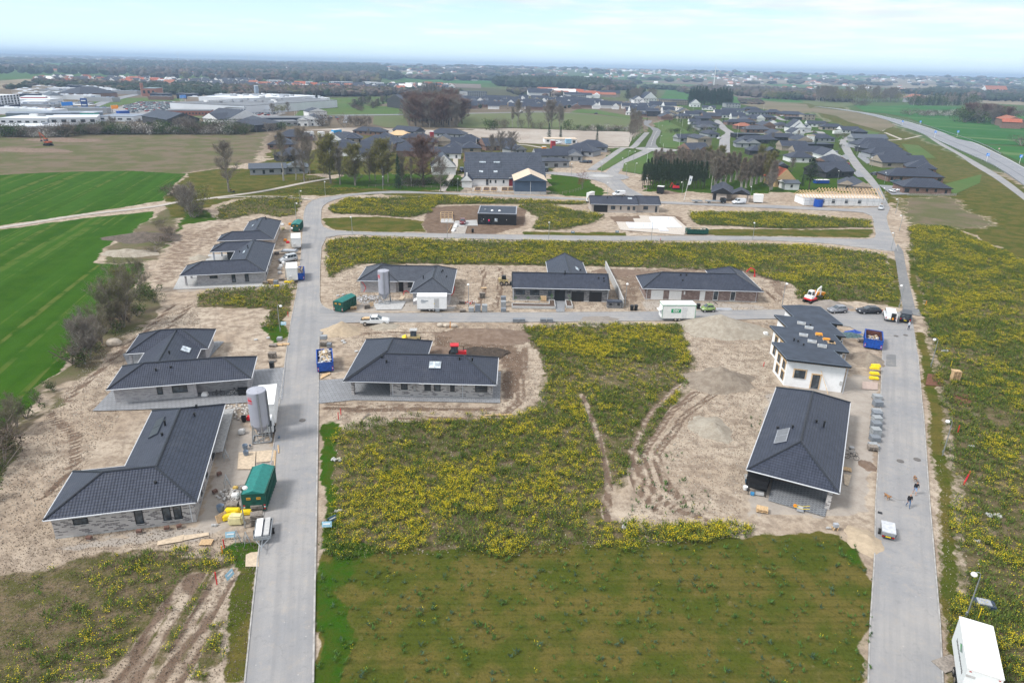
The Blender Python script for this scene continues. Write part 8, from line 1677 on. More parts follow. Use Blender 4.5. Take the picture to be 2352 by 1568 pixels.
for i,q_ in enumerate(((505,1190),(898,1138),(1115,1112),(1210,1098),(1525,685),(1490,825),(1290,245))):
 t_=stones(CL,q_,(.5,.4,.42),.2*i,'small stack of red-brown bricks, %s'%('left end before the speckled wall','under the narrow first window','under the double windows, left','under the double windows, right','right of the speckled house, upper','right of the speckled house, lower','behind the speckled house')[i],mat('red_brown_bricks',(.16,.09,.07),.9,var=.3,scale=8),0,'bricks')
def tub(cc,q_,r,h,lb,n=1,m=None,z=0):
 p=cc(*q_);th=thing('mortar_tub',lb,'tub',(p.x,p.y,z));mb=MB()
 for k in range(n):mb.lathe((0,0,k*.14),[(r*.72,0),(r,h),(r*.95,h),(r*.68,.05)],14)
 obj('tub',mb,m or mat('grey_blue_tub',(.20,.25,.32),.6),th)
tub(CL,(1728,480),.33,.35,'stacked grey mortar tubs, upper of the pair below the silo',3);tub(CL,(1735,530),.33,.35,'stacked grey mortar tubs, lower of the pair below the silo',3);tub(CL,(1718,265),.33,.4,'stacked black mortar tubs left of the near silo',4,PLASTIC);tub(CO,(375,640),.4,.45,'round blue-grey tub stack before the speckled house corner',3);tub(CL,(1765,458),.14,.2,'small grey bucket beside the tubs');tub(CL,(1993,395),.16,.25,'small bucket at the kerb by the near silo')
def bin_(cc,q_,lb,grp,rz=0):
 p=cc(*q_);th=thing('wheelie_bin',lb,'bin',(p.x,p.y,0),rz,grp);obj('bin_body',MB().box((0,0,.5),(.58,.62,.95),top=1.08),PLASTIC,th);obj('lid',MB().box((0,0,1.02),(.66,.72,.07),rx=.05),DARKF,th)
bin_(CK,(1735,860),'black bin left of the pair under the terrace house eave','bins at the terrace house',.25);bin_(CK,(1785,858),'black bin right of the pair under the terrace house eave','bins at the terrace house',.25)
bin_(CH,(1638,1412),'black bin, left of the pair at the boundary wall end','bins at the boundary wall');bin_(CH,(1680,1410),'black bin, right of the pair at the boundary wall end','bins at the boundary wall');bin_(CK,(2062,578),'black bin alone at the corner of the paved drive','single bins');bin_(CI,(573,655),'black bin left of the tiny green car','single bins');bin_(CG,(1805,600),'dark bin on the kerb before the black house','single bins')
for i,(cc,q_,h_,m_)in enumerate(((CL,(1563,1250),.9,RED),(CL,(1548,1295),.8,ORANGE),(CM,(385,1075),.9,RED),(CM,(362,1120),1.0,RED),(CL,(1505,1535),1.3,RED),(CK,(2228,38),.9,RED),(CG,(348,712),.6,RED),(CI,(1087,1105),.7,RED),(CF,(1153,805-10),.6,RED),(CM,(1413,260),1.2,ORANGE),(CU,(945,395),1.3,ORANGE),(CU,(1262,1150),1.0,YELLOW),(CT,(1523,1030),1.3,YELLOW),(CS,(1125,600),1.1,RED),(CH,(1937,690),.8,RED))):
 p=cc(*q_);mb=MB();mb.tube((0,0,-.1),(0,0,h_),.06 if m_!=YELLOW else.035,n=8);mb.tube((0,0,h_),(0,0,h_+.03),.065,n=8)
 tag(obj('marker_post',mb,m_,None,p),('red pipe stub' if m_ is RED else 'orange pipe stub' if m_ is ORANGE else 'yellow marker stick')+' '+('left of the grey sign boards by the speckled house','next to the red stub by the speckled house, rusty','farther of two south of the middle house drive','nearer of two south of the middle house drive','leaning in the lower left weeds','at the left kerb by the rape patch','at the rape corner right of the main road','on pale dirt before the stepped block','at the right kerb near the bend','at the boulders on the second street','in the right rape field by the path','above the pallet column in the right field','behind the large white trailer','leaning in the right rape by the lamp','opposite the foundation slab')[i],'marker post')
def plate(cc,pts,lb,m,z=.03,th_=.04,name='board'):
 w=K(cc,*pts);a_=sum(w[i].x*w[(i+1)%len(w)].y-w[(i+1)%len(w)].x*w[i].y for i in range(len(w)));w=w if a_>0 else w[::-1];c=sum(w,Vector())/len(w)
 mb=MB();mb.prism([(p.x-c.x,p.y-c.y)for p in w],0,th_);return tag(obj(name,mb,m,None,(c.x,c.y,z)),lb,'board')
plate(CO,((822,1430),(905,1392),(1055,1372),(1055,1640),(815,1640)),'large pale plywood board on the verge below the open trailer',PLY);plate(CL,((1040,1205),(1250,1152),(1235,1205),(1035,1238)),'long plywood board before the speckled house, left piece',PLY);plate(CL,((1250,1160),(1440,1135),(1445,1158),(1240,1200)),'long plywood board before the speckled house, right piece',PLY)
plate(CL,((1675,510),(1810,500),(1800,640),(1665,640)),'brown drive plate below the silo, left',PLY);plate(CL,((1815,500),(1960,488),(1950,575),(1812,590)),'brown drive plate below the silo, upper right',PLY);plate(CL,((1812,595),(1950,582),(1935,650),(1805,655)),'brown drive plate below the silo, lower right',WOODG)
plate(CS,((130,68),(292,78),(288,155),(124,148)),'pinkish plywood board above the paving stone row',mat('pink_plywood',(.42,.33,.29),.8));plate(CU,((975,1240),(1185,1255),(1165,1395),(945,1380)),'rust-red board lying on the right verge',mat('rust_red_board',(.14,.06,.035),.9,var=.25),name='rusty_plate');plate(CS,((1075,200),(1230,205),(1280,300),(1100,300)),'rust-red plate half hidden in the right rape',mat('rust_red_board',(.14,.06,.035),.9,var=.25),name='rusty_plate')
plate(CR,((1500,1035),(1582,1045),(1550,1158),(1510,1145)),'narrow brown board by the right black house wall',PLY);plate(CG,((760,1350),(960,1318),(1110,1320),(1060,1405),(800,1410)),'grey drive plates below the middle silo',CONC);plate(CG,((1055,1265),(1100,1268),(1075,1310),(1030,1305)),'small brown board right of the middle silo',PLY);plate(CM,((205,700),(280,680),(290,692),(190,745)),'pale plank below the left blue container',WOOD);plate(CI,((710,650),(830,652),(843,668),(712,668)),'dark corrugated sheet beside the tiny green car',STEEL);plate(CI,((600,740),(635,745),(560,790),(540,785)),'pale plank at the end of the sign-written trailer',WOOD)
for cc,q_,r in((CS,(525,902),.42),(CS,(700,885),.42),(CU,(577,768),.42),(CU,(697,757),.42),(CL,(2175,258),.42)):
 p=cc(*q_);tag(obj('manhole_cover',MB().lathe((0,0,0),[(r,0),(r,.02),(r*.9,.02),(r*.88,.012)],20),mat('cast_iron',(.13,.12,.115),.7),None,(p.x,p.y,.085)),'round iron manhole cover in the asphalt','manhole cover','manhole covers')
mb=MB();p=CS(312,1442);mb.box((0,0,0),(.45,.4,.02));tag(obj('drain_grate',mb,DARKF,None,(p.x,p.y,.09),AR),'black square drain grate by the left kerb of the right road','drain')
for cc,q_ in((CM,(402,385)),(CM,(418,402)),(CM,(530,483)),(CK,(1890,285)),(CK,(2020,265)),(CG,(395,1262)),(CG,(452,1250)),(CR,(1585,757))):
 p=cc(*q_);tag(obj('well_ring',MB().lathe((0,0,0),[(.32,0),(.32,.12),(.2,.16),(.05,.17)],14),CONCL,None,p),'round concrete well cover lying on the dirt','well cover','concrete well covers')
def heap(cc,q_,r,h,m,lb,sx=1.0,seed=0,name='sand_heap',cat='heap'):
 p=cc(*q_);n,k_=44,14;v=[(0,0,h)];f=[]
 for j in range(1,k_+1):
  t_=j/k_
  for i in range(n):
   a=6.2832*i/n;rr=r*t_*(1+.7*t_*(float(fbm(np.array([cos(a)*2.2+9]),np.array([sin(a)*2.2+3]),1,3,seed)[0])-.5))
   x,y=rr*cos(a)*sx,rr*sin(a);nz=float(fbm(np.array([x*1.0]),np.array([y*1.0]),.9,4,seed+5)[0])-.5
   v.append((x,y,h*(1-t_)**1.15*(1.0)+nz*.42*min(1,h)*(1-t_*.75)-.08*t_))
 for i in range(n):f.append((0,1+i,1+(i+1)%n))
 for j in range(k_-1):
  for i in range(n):a=1+j*n+i;b_=1+j*n+(i+1)%n;f.append((a,a+n,b_+n,b_))
 mb=MB();mb.add(v,f);return tag(obj(name,mb,m,None,(p.x,p.y,0),U(0,1)if sx==1 else 0,smooth=True),lb,cat)
def heap_mat(name,a,b2):
 mt,t,b=_bsdf(name);g=N(t,'NewGeometry');n1=noise_out(t,g.outputs['Position'],.9,7,.7);n2=noise_out(t,g.outputs['Position'],5,5,.75);c=mixc(t,ramp(t,n1,.35,.65),a,b2);c=mixc(t,TM(t,ramp(t,n2,.5,.7),.5),c,tuple(x*.55 for x in b2));LK(t,c,b.inputs['Base Color']);SI(b,'Roughness',.95);SI(b,'Specular IOR Level',.1)
 bp=N(t,'Bump');SI(bp,'Distance',.12);SI(bp,'Strength',.9);LK(t,n2,bp.inputs['Height']);LK(t,bp.outputs[0],b.inputs['Normal']);return mt
SAND=mat('fresh_sand',(.40,.32,.23),.95,var=.12,scale=2);PALE=heap_mat('pale_soil_heap',(.40,.36,.30),(.30,.26,.21));BRN=heap_mat('brown_soil_heap',(.17,.12,.09),(.24,.18,.14));GRV=heap_mat('gravel_heap',(.30,.27,.24),(.24,.21,.19))
heap(CM,(395,290),3.4,1.9,SAND,'smooth conical sand heap at the corner beside the pickup',1.15,1);heap(CM,(790,245),2.2,.7,PALE,'low pale heap behind the pickup',1.3,2);MND=heap_mat('mound_soil',(.31,.265,.215),(.215,.175,.14));heap(CI,(735,815),6.0,3.0,PALE,'large pale soil mound right of the sign-written trailer',1.5,3)
heap(CI,(740,1225),4.6,2.6,MND,'round pale soil mound left of the white stepped block',1.25,4);heap(CI,(1900,1060),3.8,1.6,MND,'elongated soil heap along the kerb below the right blue container',.8,5);heap(CI,(1600,630),3.4,1.3,GRV,'grey gravel heap behind the stepped felt roof',1.3,6)
heap(CT,(565,345),2.6,.75,SAND,'smooth sand heap spilling onto the right road by the grey trailer',.8,7);heap(CH,(1300,1520),2.8,.8,GRV,'grey gravel heap on the second street kerb',1.7,8);heap(CF,(580,975),2.4,.9,PALE,'small pale heap by the open porch house at the left',1.2,9);heap(CM,(1760,330),4.5,1.1,BRN,'low dark soil ridge behind the middle house',2.0,10)
heap(CM,(1330,500),3.0,.9,BRN,'dark dug soil beside the red tractor',1.6,11);heap(CR,(1745,940),1.6,.25,BRN,'brown soil strip at the right road kerb',.7,12);heap(CD,(430,1360),3.5,1.0,BRN,'brown earth heap before the spruces',1.5,13);heap(CR,(130,560),4.0,1.0,PALE,'long low dirt bank on the open plot, upper',.7,14);heap(CH,(1520,1020),4,.5,BRN,'low brown heap behind the boundary wall',2,16)
heap(CJ,(1500,130),6,1.6,heap_mat('dark_brush_heap',(.10,.085,.07),(.16,.13,.11)),'dark heap of cut branches at the field corner',1.8,17);heap(CJ,(1330,300),4,1.3,PALE,'pale stony heap inside the field corner',1.7,18);heap(CA,(580,945),10,1.5,BRN,'long dark ridge of dug soil behind the excavator',2.6,19);heap(CA,(200,1035),9,1.2,BRN,'long reddish ridge of dug soil left of the excavator',3.2,20)
for cc,q_,n_,r_,lb,cols in((CG,(720,1300),260,2.6,'heap of broken grey rubble left of the middle silo',[(.45,.45,.47),(.6,.6,.62),(.3,.29,.28)]),(CL,(1650,190),240,2.3,'heap of broken stones behind the near silo',[(.4,.38,.36),(.55,.53,.5),(.25,.22,.2)]),(CO,(620,360),120,1.5,'rubble strip behind the yellow packs',[(.5,.49,.48),(.35,.33,.31)]),(CG,(1790,1340),60,1.0,'red and white odds and ends under the middle street lamp',[(.5,.05,.05),(.6,.6,.6),(.3,.25,.2)])):
 p=cc(*q_);mb=MB();ms=[mat('rubble_%d_%d'%(int(c[0]*100),int(c[1]*100)),c,.85,var=.2)for c in cols]
 for _ in range(n_):a,rr=U(0,6.28),r_*random.random()**.7;s_=U(.1,.38);mb.box((cos(a)*rr*1.3,sin(a)*rr,.35*(1-rr/r_)+s_*.2),(s_,s_*.7,s_*.45),U(0,3),random.randrange(len(ms)),.8,U(-.6,.6),U(-.6,.6))
 tag(obj('rubble_heap',mb,ms,None,(p.x,p.y,0)),lb,'rubble',kind='stuff')
def boulder(cc,q_,r,lb,m=None,sx=1.3,grp=None):
 bm=bmesh.new();bmesh.ops.create_icosphere(bm,subdivisions=3,radius=r);o_=random.random()*9
 for v in bm.verts:v.co=VV((v.co.x*sx,v.co.y,v.co.z*.75))*(1+.18*mnoise.noise(v.co*1.4/r+VV((o_,0,0))))
 me_=NM('boulder');bm.to_mesh(me_);bm.free();me_.materials.append(m or mat('pale_boulder',(.48,.42,.35),.9,var=.2,scale=2));me_.polygons.foreach_set('use_smooth',[True]*len(me_.polygons));p=cc(*q_)
 return tag(link(NO('boulder',me_),None,(p.x,p.y,r*.45)),lb,'boulder',grp)
boulder(CJ,(1198,1250),.95,'large pale round boulder under the bare trees');
for i,q_ in enumerate(((1318,245),(1380,248),(1447,250))):boulder(CM,q_,.5,'%s of three boulders at the second street'%('leftmost','middle','rightmost')[i])
p=CM(1740,500);mb=MB();n=30;v=[];f=[]
for j,(r_,z)in enumerate(((2.9,.02),(2.6,.12),(2.2,.06),(1.9,.03))):
 for i in range(n):a=6.2832*i/n;q_=1+.12*sin(a*3+j)+.06*sin(a*7);v.append((r_*q_*cos(a)*1.35,r_*q_*sin(a),z))
for j in range(3):
 for i in range(n):f.append((j*n+i,j*n+(i+1)%n,(j+1)*n+(i+1)%n,(j+1)*n+i))
f.append(tuple(range(3*n,4*n)));mb.add(v,f);tag(obj('dug_pit',mb,mat('dark_wet_soil',(.05,.036,.026),.9,var=.4,scale=1.5),None,(p.x,p.y,0)),'dark excavated pit behind the middle house','pit')
def excavator(lb,p,rz,s,bodyc,skirt,armpts,cabc=WHITE):
 th=thing('excavator',lb,'excavator',(p.x,p.y,.02),rz)
 for y in(-.75,.75):
  mb=MB();mb.box((0,y*s,.3*s),(2.0*s,.4*s,.5*s));mb.tube((-1.0*s,(y-.2)*s,.3*s),(-1.0*s,(y+.2)*s,.3*s),.27*s,n=12);mb.tube((1.0*s,(y-.2)*s,.3*s),(1.0*s,(y+.2)*s,.3*s),.27*s,n=12);obj('track',mb,RUBBER,th)
 mb=MB();mb.tube((0,0,.5*s),(0,0,.7*s),.5*s,n=14);mb.box((-.1*s,0,.85*s),(2.0*s,1.7*s,.35*s));obj('slewing_deck',mb,skirt,th)
 obj('engine_cover',MB().box((-.6*s,0,1.25*s),(.95*s,1.65*s,.55*s),top=.92),bodyc,th)
 obj('cab',MB().box((.3*s,.25*s,1.7*s),(1.1*s,1.0*s,1.35*s),top=.88),cabc,th)
 mb=MB();mb.box((.3*s,.25*s,1.8*s),(1.13*s,.8*s,.75*s),top=.9);mb.box((.3*s,.25*s,1.8*s),(.85*s,1.03*s,.75*s),top=.9);obj('cab_glass',mb,GLASS,th)
 mb=MB();q_=[Vector(a)*s for a in armpts]
 for i,(a,b_)in enumerate(zip(q_,q_[1:])):mb.tube(a,b_,.17*s,.12*s,4)
 obj('boom',mb,cabc if cabc is not WHITE else bodyc,th);mb=MB();e=q_[-1];mb.box((e.x,e.y,e.z-.15*s),(.5*s,.6*s,.5*s),ry=.4,top=.6);obj('bucket',mb,DARKF,th)
 return th
excavator('white and red mini excavator on the dirt beside the street lamp',CI(1450,605),R(35),1.05,WHITE,RED,((.7,-.3,.9),(1.3,-.4,2.6),(2.3,-.4,3.1),(2.6,-.4,1.2)))
excavator('orange excavator digging a trench on the rough pasture',CA(445,995),R(165),1.6,mat('excavator_orange',(.42,.09,.03),.6),DARKF,((.7,-.3,.9),(1.6,-.4,2.9),(3.3,-.4,4.2),(3.0,-.4,1.6)),mat('excavator_orange',(.42,.09,.03),.6))
th=thing('dumper','orange site dumper with loaded skip behind the mini excavator','dumper',(CI(1490,575).x,CI(1490,575).y,.02),.35)
obj('skip',MB().box((.75,0,1.15),(1.6,1.5,.75),top=1.25,ry=.1),ORANGE,th);obj('load',MB().box((.75,0,1.55),(1.5,1.4,.25),top=.6),SAND,th);obj('body',MB().box((-.9,0,1.0),(1.3,1.2,.8),top=.85),ORANGE,th)
mb=MB();[mb.tube((-.5,y,1.3),(-.5,y,2.6),.04,n=5)for y in(-.5,.5)];mb.tube((-.5,-.5,2.6),(-.5,.5,2.6),.04,n=5);obj('roll_bar',mb,DARKF,th)
for x in(-.9,.9):
 for y in(-.8,.8):wheel(th,x,y,.45,.35)
th=thing('skid_loader','cream skid steer loader on the dirt left of number 29','loader',(CG(2130,1145).x,CG(2130,1145).y,.02),.05)
CRM=mat('cream_machine_paint',(.50,.40,.20),.6);mb=MB();mb.box((-.1,0,.85),(1.9,1.1,.75));mb.box((-.95,0,1.2),(.5,1.15,.5));obj('body',mb,CRM,th);obj('cab',MB().box((.0,0,1.6),(1.0,.9,.95),top=.9),DARKF,th)
mb=MB();[mb.tube((-1.0,y,1.5),(1.3,y,.75),.07,n=4)for y in(-.62,.62)];obj('lift_arm',mb,CRM,th);obj('bucket',MB().box((1.65,0,.4),(.55,1.6,.5),top=.7,ry=.3),DARKF,th)
for x in(-.55,.6):
 for y in(-.72,.72):wheel(th,x,y,.42,.3)
th=thing('tractor','red compact tractor with black cab working behind the middle house','tractor',(CM(1470,545).x,CM(1470,545).y,.02),.1)
mb=MB();mb.box((.9,0,1.0),(1.5,.7,.6));mb.box((-.2,0,.85),(1.2,.8,.4));obj('bonnet',mb,RED,th);obj('cab',MB().box((-.3,0,1.7),(1.2,1.15,1.2),top=.92),GLASS,th);obj('cab_roof',MB().box((-.3,0,2.36),(1.4,1.3,.14)),RED,th);obj('exhaust',MB().tube((1.2,.2,1.2),(1.2,.2,2.0),.05,n=6),DARKF,th)
for x,r_ in((-.6,.65),(1.3,.42)):
 for y in(-.75,.75):wheel(th,x,y,r_,.32)
th=thing('wheel_loader','small yellow loader with grey roof hidden behind the middle house roof','loader',(CM(1070,395).x,CM(1070,395).y,.02),.1)
obj('body',MB().box((0,0,.9),(2.2,1.2,.7)),CRM,th);obj('cab',MB().box((0,0,1.7),(1.1,1.1,1.1),top=.9),GLASS,th);obj('cab_roof',MB().box((0,0,2.3),(1.3,1.25,.12)),CONC,th);obj('bucket',MB().box((-1.6,0,.8),(.7,1.6,.5),ry=-.4),YELLOW,th)
for x in(-.8,.8):
 for y in(-.7,.7):wheel(th,x,y,.45,.3)
th=thing('drilling_rig','red and black tracked machine working before the spruces','machine',(CD(530,1325).x,CD(530,1325).y,.02),.1);obj('body',MB().box((0,0,1.0),(2.6,1.5,1.0),top=.85),RED,th);obj('cab',MB().box((.5,0,1.9),(1.2,1.1,.9),top=.9),DARKF,th);mb=MB();mb.tube((-.8,0,1.4),(-1.8,0,2.6),.12,n=5);mb.tube((-1.8,0,2.6),(-2.5,0,.8),.1,n=5);obj('boom',mb,RED,th);mb=MB();[mb.box((0,y,.3),(2.6,.4,.6))for y in(-.8,.8)];obj('track',mb,RUBBER,th)
p=CI(985,405);mb=MB();mb.path([VV((-1.2,0,1.2)),VV((-.2,0,2.2)),VV((.7,0,1.7)),VV((.9,0,.5))],.13,5);mb.box((.9,0,.3),(.4,.4,.5),top=.5);tag(obj('digger_arm',mb,RED,None,p),'red digger arm showing behind the brown brick house','excavator')
p=CL(1560,380);th=thing('scaffold_bench','long grey scaffold platform along the speckled house wall','scaffold',(p.x,p.y,0),R(14.8+90));obj('platform',MB().box((0,0,1.0),(11.5,1.35,.05)),mat('grey_scaffold_boards',(.30,.30,.30),.8,var=.2),th)
mb=MB();[mb.tube((x,y,0),(x,y,1.0),.03,n=5)for x in(-5.5,-3.4,-1.2,1,3.2,5.5)for y in(-.6,.6)];mb.tube((-5.6,-.66,1.02),(5.6,-.66,1.02),.03,n=5);obj('legs',mb,ZINC,th)
for cc,q_,lb in((CO,(680,1200),'galvanised folding trestle, left of the pair on the verge'),(CO,(845,1230),'galvanised folding trestle, right of the pair on the verge'),(CO,(490,180),'thin grey folding trestle beside the yellow-sided crate'),(CL,(1580,560),'grey wheelbarrow-like trestle below the scaffold platform')):
 p=cc(*q_);th=thing('trestle',lb,'trestle',(p.x,p.y,0),.5);mb=MB()
 for y in(-.45,.45):mb.tube((-.35,y,0),(0,y,1.2),.03,n=5);mb.tube((.35,y,0),(0,y,1.2),.03,n=5);mb.tube((-.22,y,.45),(.22,y,.45),.02,n=5)
 for z,x in((1.2,0),(.4,-.24),(.4,.24),(.8,-.12),(.8,.12)):mb.tube((x,-.45,z),(x,.45,z),.025,n=5)
 obj('frame',mb,ZINC,th)
SB=mat('pale_blue_sign',(.30,.50,.62),.5)
for i,(cc,q_,rz,t_)in enumerate(((CO,(560,1140),.2,0),(CL,(1610,1500),1.3,0),(CQ,(220,825),.8,1),(CQ,(183,862),.1,0),(CK,(2182,142),0,0),(CH,(1022,615),0,1),(CH,(1485,610),0,1))):
 p=cc(*q_);th=thing('sign_board',('blue and white sign board leaning before the trestles','narrow blue sign board standing in the lower left weeds','dark blue slanted sign on the verge of the rape plot','pale blue-green sign on the verge of the rape plot','small pale blue sign under the lamp at the rape patch','small blue plot sign by the cross street, left','small blue plot signs by the foundation slab')[i],'sign',(p.x,p.y,0),rz)
 sp_=obj('panel',MB().box((0,0,.55),(1.0,.04,.6),rx=-.35),INK if t_ else SB,th);mb=MB();mb.box((0,-.03,.62),(.7,.02,.12),rx=-.35);mb.box((.1,-.02,.45),(.5,.02,.06),rx=-.35);obj('lettering',mb,WHITE,sp_);mb=MB();mb.tube((-.4,.05,0),(-.4,.05,.5),.02);mb.tube((.4,.05,0),(.4,.05,.5),.02);obj('post',mb,ZINC,th)
def bike(cc,q_,rz,m,lb,lean=.12):
 p=cc(*q_);th=thing('bicycle',lb,'bicycle',(p.x,p.y,.05),rz);th.rotation_euler.x=lean;r=.33
 for x in(-.52,.52):
  mb=MB();pts=[VV((x+r*cos(a*.3142),0,r+r*sin(a*.3142)))for a in range(21)];mb.path(pts,.025,5);w_=obj('wheel',mb,RUBBER,th);mb=MB()
  for a in range(6):mb.tube((x,0,r),(x+r*cos(a*1.047),0,r+r*sin(a*1.047)),.006,n=3)
  obj('spokes',mb,CHROME,w_)
 mb=MB()
 for a,b_ in(((-.52,.33),(-.1,.32)),((-.1,.32),(-.2,.85)),((-.2,.75),(.38,.8)),((-.1,.32),(.38,.72)),((.52,.33),(.36,.95)),((-.52,.33),(-.2,.75))):mb.tube((a[0],0,a[1]),(b_[0],0,b_[1]),.025,n=5)
 obj('frame',mb,m,th);obj('saddle',MB().box((-.2,0,.9),(.25,.14,.06)),PLASTIC,th);obj('handlebar',MB().tube((.34,-.28,1.0),(.34,.28,1.0),.02,n=5),DARKF,th)
bike(CK,(1505,868),.25,DARKF,'black bicycle leaning on the pale house wall, left');bike(CK,(1650,868),.25,CONCL,'white bicycle with black basket leaning by the bins');bike(CK,(1690,845),.25,DARKF,'grey bicycle behind the white one by the bins')
bike(CR,(1580,880),-.5,DARKF,'black mountain bike at the side of the nearest right house, front');bike(CR,(1570,840),-.6,CONCL,'silver bicycle behind the black one at the nearest right house')
p=CR(1045,1420);th=thing('wheelbarrow','upturned yellow-framed wheelbarrow before the cobbled carport','wheelbarrow',(p.x,p.y,0),-.4);obj('tray',MB().box((0,0,.35),(.75,.6,.35),top=.6,rx=.3),STEEL,th);mb=MB();[mb.path([VV((-.6,y,.55)),VV((.2,y,.5)),VV((.9,y*1.3,.75))],.025,5)for y in(-.25,.25)];obj('frame',mb,YELLOW,th);obj('wheel',MB().tube((-.6,-.05,.55),(-.6,.05,.55),.2,n=12),ORANGE,th)
p=CR(590,1240);th=thing('firewood_rack','black roofed rack with pots and slabs beside the cobbled carport','rack',(p.x,p.y,0),R(-14));obj('roof',MB().box((0,0,1.05),(2.0,.8,.06),rx=.1),PLASTIC,th);mb=MB();[mb.box((x,y,.5),(.07,.07,1.05))for x in(-.95,.95)for y in(-.35,.35)];obj('post',mb,PLASTIC,th);obj('slabs',MB().box((.3,-.1,.25),(.9,.5,.3)),CONC,th);obj('blue_cloth',MB().box((-.5,-.35,.2),(.4,.3,.3)),mat('sky_blue_cloth',(.05,.25,.5),.8),th)
for cc,q_,lb,m_ in((CR,(490,1130),'dark blue plant pot with soil beside the black rack',INK),(CR,(485,1080),'pale glazed plant pot above the blue pot',CONCL),(CR,(470,1195),'white box beside the black rack',WHITE)):
 p=cc(*q_);th=thing('plant_pot',lb,'pot',(p.x,p.y,0));obj('pot',MB().lathe((0,0,0),[(.2,0),(.3,.45),(.25,.45),(.2,.35)],12),m_,th)
t_=tree('bush',CR(520,1040),.9,'small green potted shrub under the roof corner of the nearest right house');tree('bush',CR(885,1125),.5,'hanging green plant under the carport roof',z=1.6)
p=CT(300,250);th=thing('tile_cutter','small grey machine on wooden legs on the dirt left of the sand heap','machine',(p.x,p.y,0));obj('body',MB().box((0,0,.55),(.5,.4,.4)),STEEL,th);mb=MB();[mb.box((x,y,.2),(.06,.3,.4),rx=.3)for x in(-.2,.2)for y in(-.1,.1)];obj('leg',mb,WOOD,th)
p=CT(1575,905);th=thing('wrapped_pallet','dark plastic-wrapped pack with crate behind the lower right lamp','pack',(p.x,p.y,0),-.3);obj('foil',MB().box((0,0,.2),(1.9,1.1,.4),top=.9),mat('dark_foil',(.03,.05,.09),.3),th);obj('crate',MB().box((-.05,0,.45),(1.1,.8,.12)),STEEL,th)
for i,(cc,q_,s_,w_)in enumerate(((CT,(1670,135),1.0,'longest in the lower right rape field'),(CT,(1520,350),.5,'small in the lower right field'),(CQ,(250,400),.8,'torn, on the stony verge of the middle plot'),(CQ,(260,745),.5,'pinkish, at the edge of the middle plot'),(CQ,(2200,850),.9,'at the grass edge under the rape fringe'),(CU,(1185,950),.8,'flat, near the lamp in the right field'),(CS,(1262,748),.6,'blue and white bag in the right field'),(CR,(1340,1600),.3,'tiny, by the sand heap'),(CO,(265,900),.4,'round grey drain cap on its board'))):
 p=cc(*q_);mb=MB()
 for k in range(14):mb.box((U(-.7,.7)*s_,U(-.25,.25)*s_,.1),(.45*s_,.3*s_,.16),U(0,3),0,.7,U(-.4,.4),U(-.4,.4))
 tag(obj('plastic_sheet',mb,CONCL,None,(p.x,p.y,0)),'crumpled white plastic foil, '+w_,'litter')
for i,(cc,a,b_,m_)in enumerate(((CL,(1985,455),(1990,515),WOOD),(CL,(1965,500),(1955,655),WOOD),(CM,(580,1125),(650,1068),WOODG),(CM,(1735,1085),(2000,1080),WOOD),(CS,(1257,1010),(1185,1148),RED),(CG,(1545,600),(1585,530),WOOD))):
 a,b_=cc(*a),cc(*b_);tag(obj('plank',MB().tube((a.x,a.y,.08),(b_.x,b_.y,.1),.09,n=4),m_),('short plank at the kerb below the silo','long plank laid along the left kerb','thin dark plank on the dirt south of the middle house','bundle of thin laths at the rape edge','red pole lying in the right rape field','pale timber beam at the gravel drive')[i],'plank')
heap(CI,(1755,862),1.5,.7,mat('grey_green_tarp',(.06,.11,.12),.6,var=.4),'crumpled grey-green tarpaulin heap right of the stepped block',1.7,31,'tarpaulin','tarpaulin');heap(CI,(1795,838),.8,.5,mat('bright_blue_tarp',(.02,.07,.35),.5,var=.4),'bright blue tarpaulin beside the grey-green one',2.2,32,'tarpaulin','tarpaulin')
for i,q_ in enumerate(((1605,585),(1630,540))):sack(CG,q_,(1.0,2.6,.6),-.1,('near','far')[i]+' white wrapped timber bundle on the gravel drive',0,WHITE,'timber bundle',.85,'wrapped_bundle')
p=CG(1530,490);th=thing('timber_shed','bare timber frame of a small shed on the brown plot','shed',(CG(1468,490).x,CG(1468,490).y,0),R(2));mb=MB()
for x in(0,1.2,2.4,3.6):mb.box((x,0,1.25),(.1,.1,2.5));mb.box((x,3.2,1.25),(.1,.1,2.5))
for y in(0,3.2):mb.box((1.8,y,2.5),(3.7,.1,.1));mb.box((1.8,y,1.2),(3.7,.07,.07))
for x in(0,3.6):mb.box((x,1.6,2.5),(.1,3.2,.1));mb.box((x,1.6,1.25),(.1,.1,2.5))
obj('frame',mb,WOOD,th)
tag(obj('shed_slab',MB().prism(K(CG,(1465,460),(1600,458),(1610,500),(1475,498)),0,.06),CONCL),'pale slab under the bare timber shed frame','slab')
def fence(pts,h,sp,m,lb,rail=True):
 mb=MB()
 for a,b_ in zip(pts,pts[1:]):
  d=b_-a;n_=max(1,int(d.length/sp))
  for k in range(n_):q_=a.lerp(b_,k/n_);mb.box((q_.x,q_.y,h/2),(.1,.1,h))
  if rail:
   for z in(h*.9,h*.5):mb.tube((a.x,a.y,z),(b_.x,b_.y,z),.03,n=4)
 tag(obj('fence',mb,m),lb,'fence')
fence(K(CC,(0,1190),(600,1208),(885,1215),(1000,1222),(1130,1195),(1225,1165)),1.2,2.0,WOODG,'brown post-and-rail fence along the farm front');fence(K(CB,(700,1330),(900,1290),(1000,1240),(1130,1210)),1.2,1.6,WOODG,'dark fence beside the farm track under the trees');fence(K(CE,(1120,1392),(1400,1398),(1640,1395)),1.0,.45,CONC,'clipped hedge-like picket row below the front brick hip house',False);fence(K(CG,(720,130),(1000,120),(1560,150)),1.0,2.2,WOODG,'low brown fence under the budding trees')
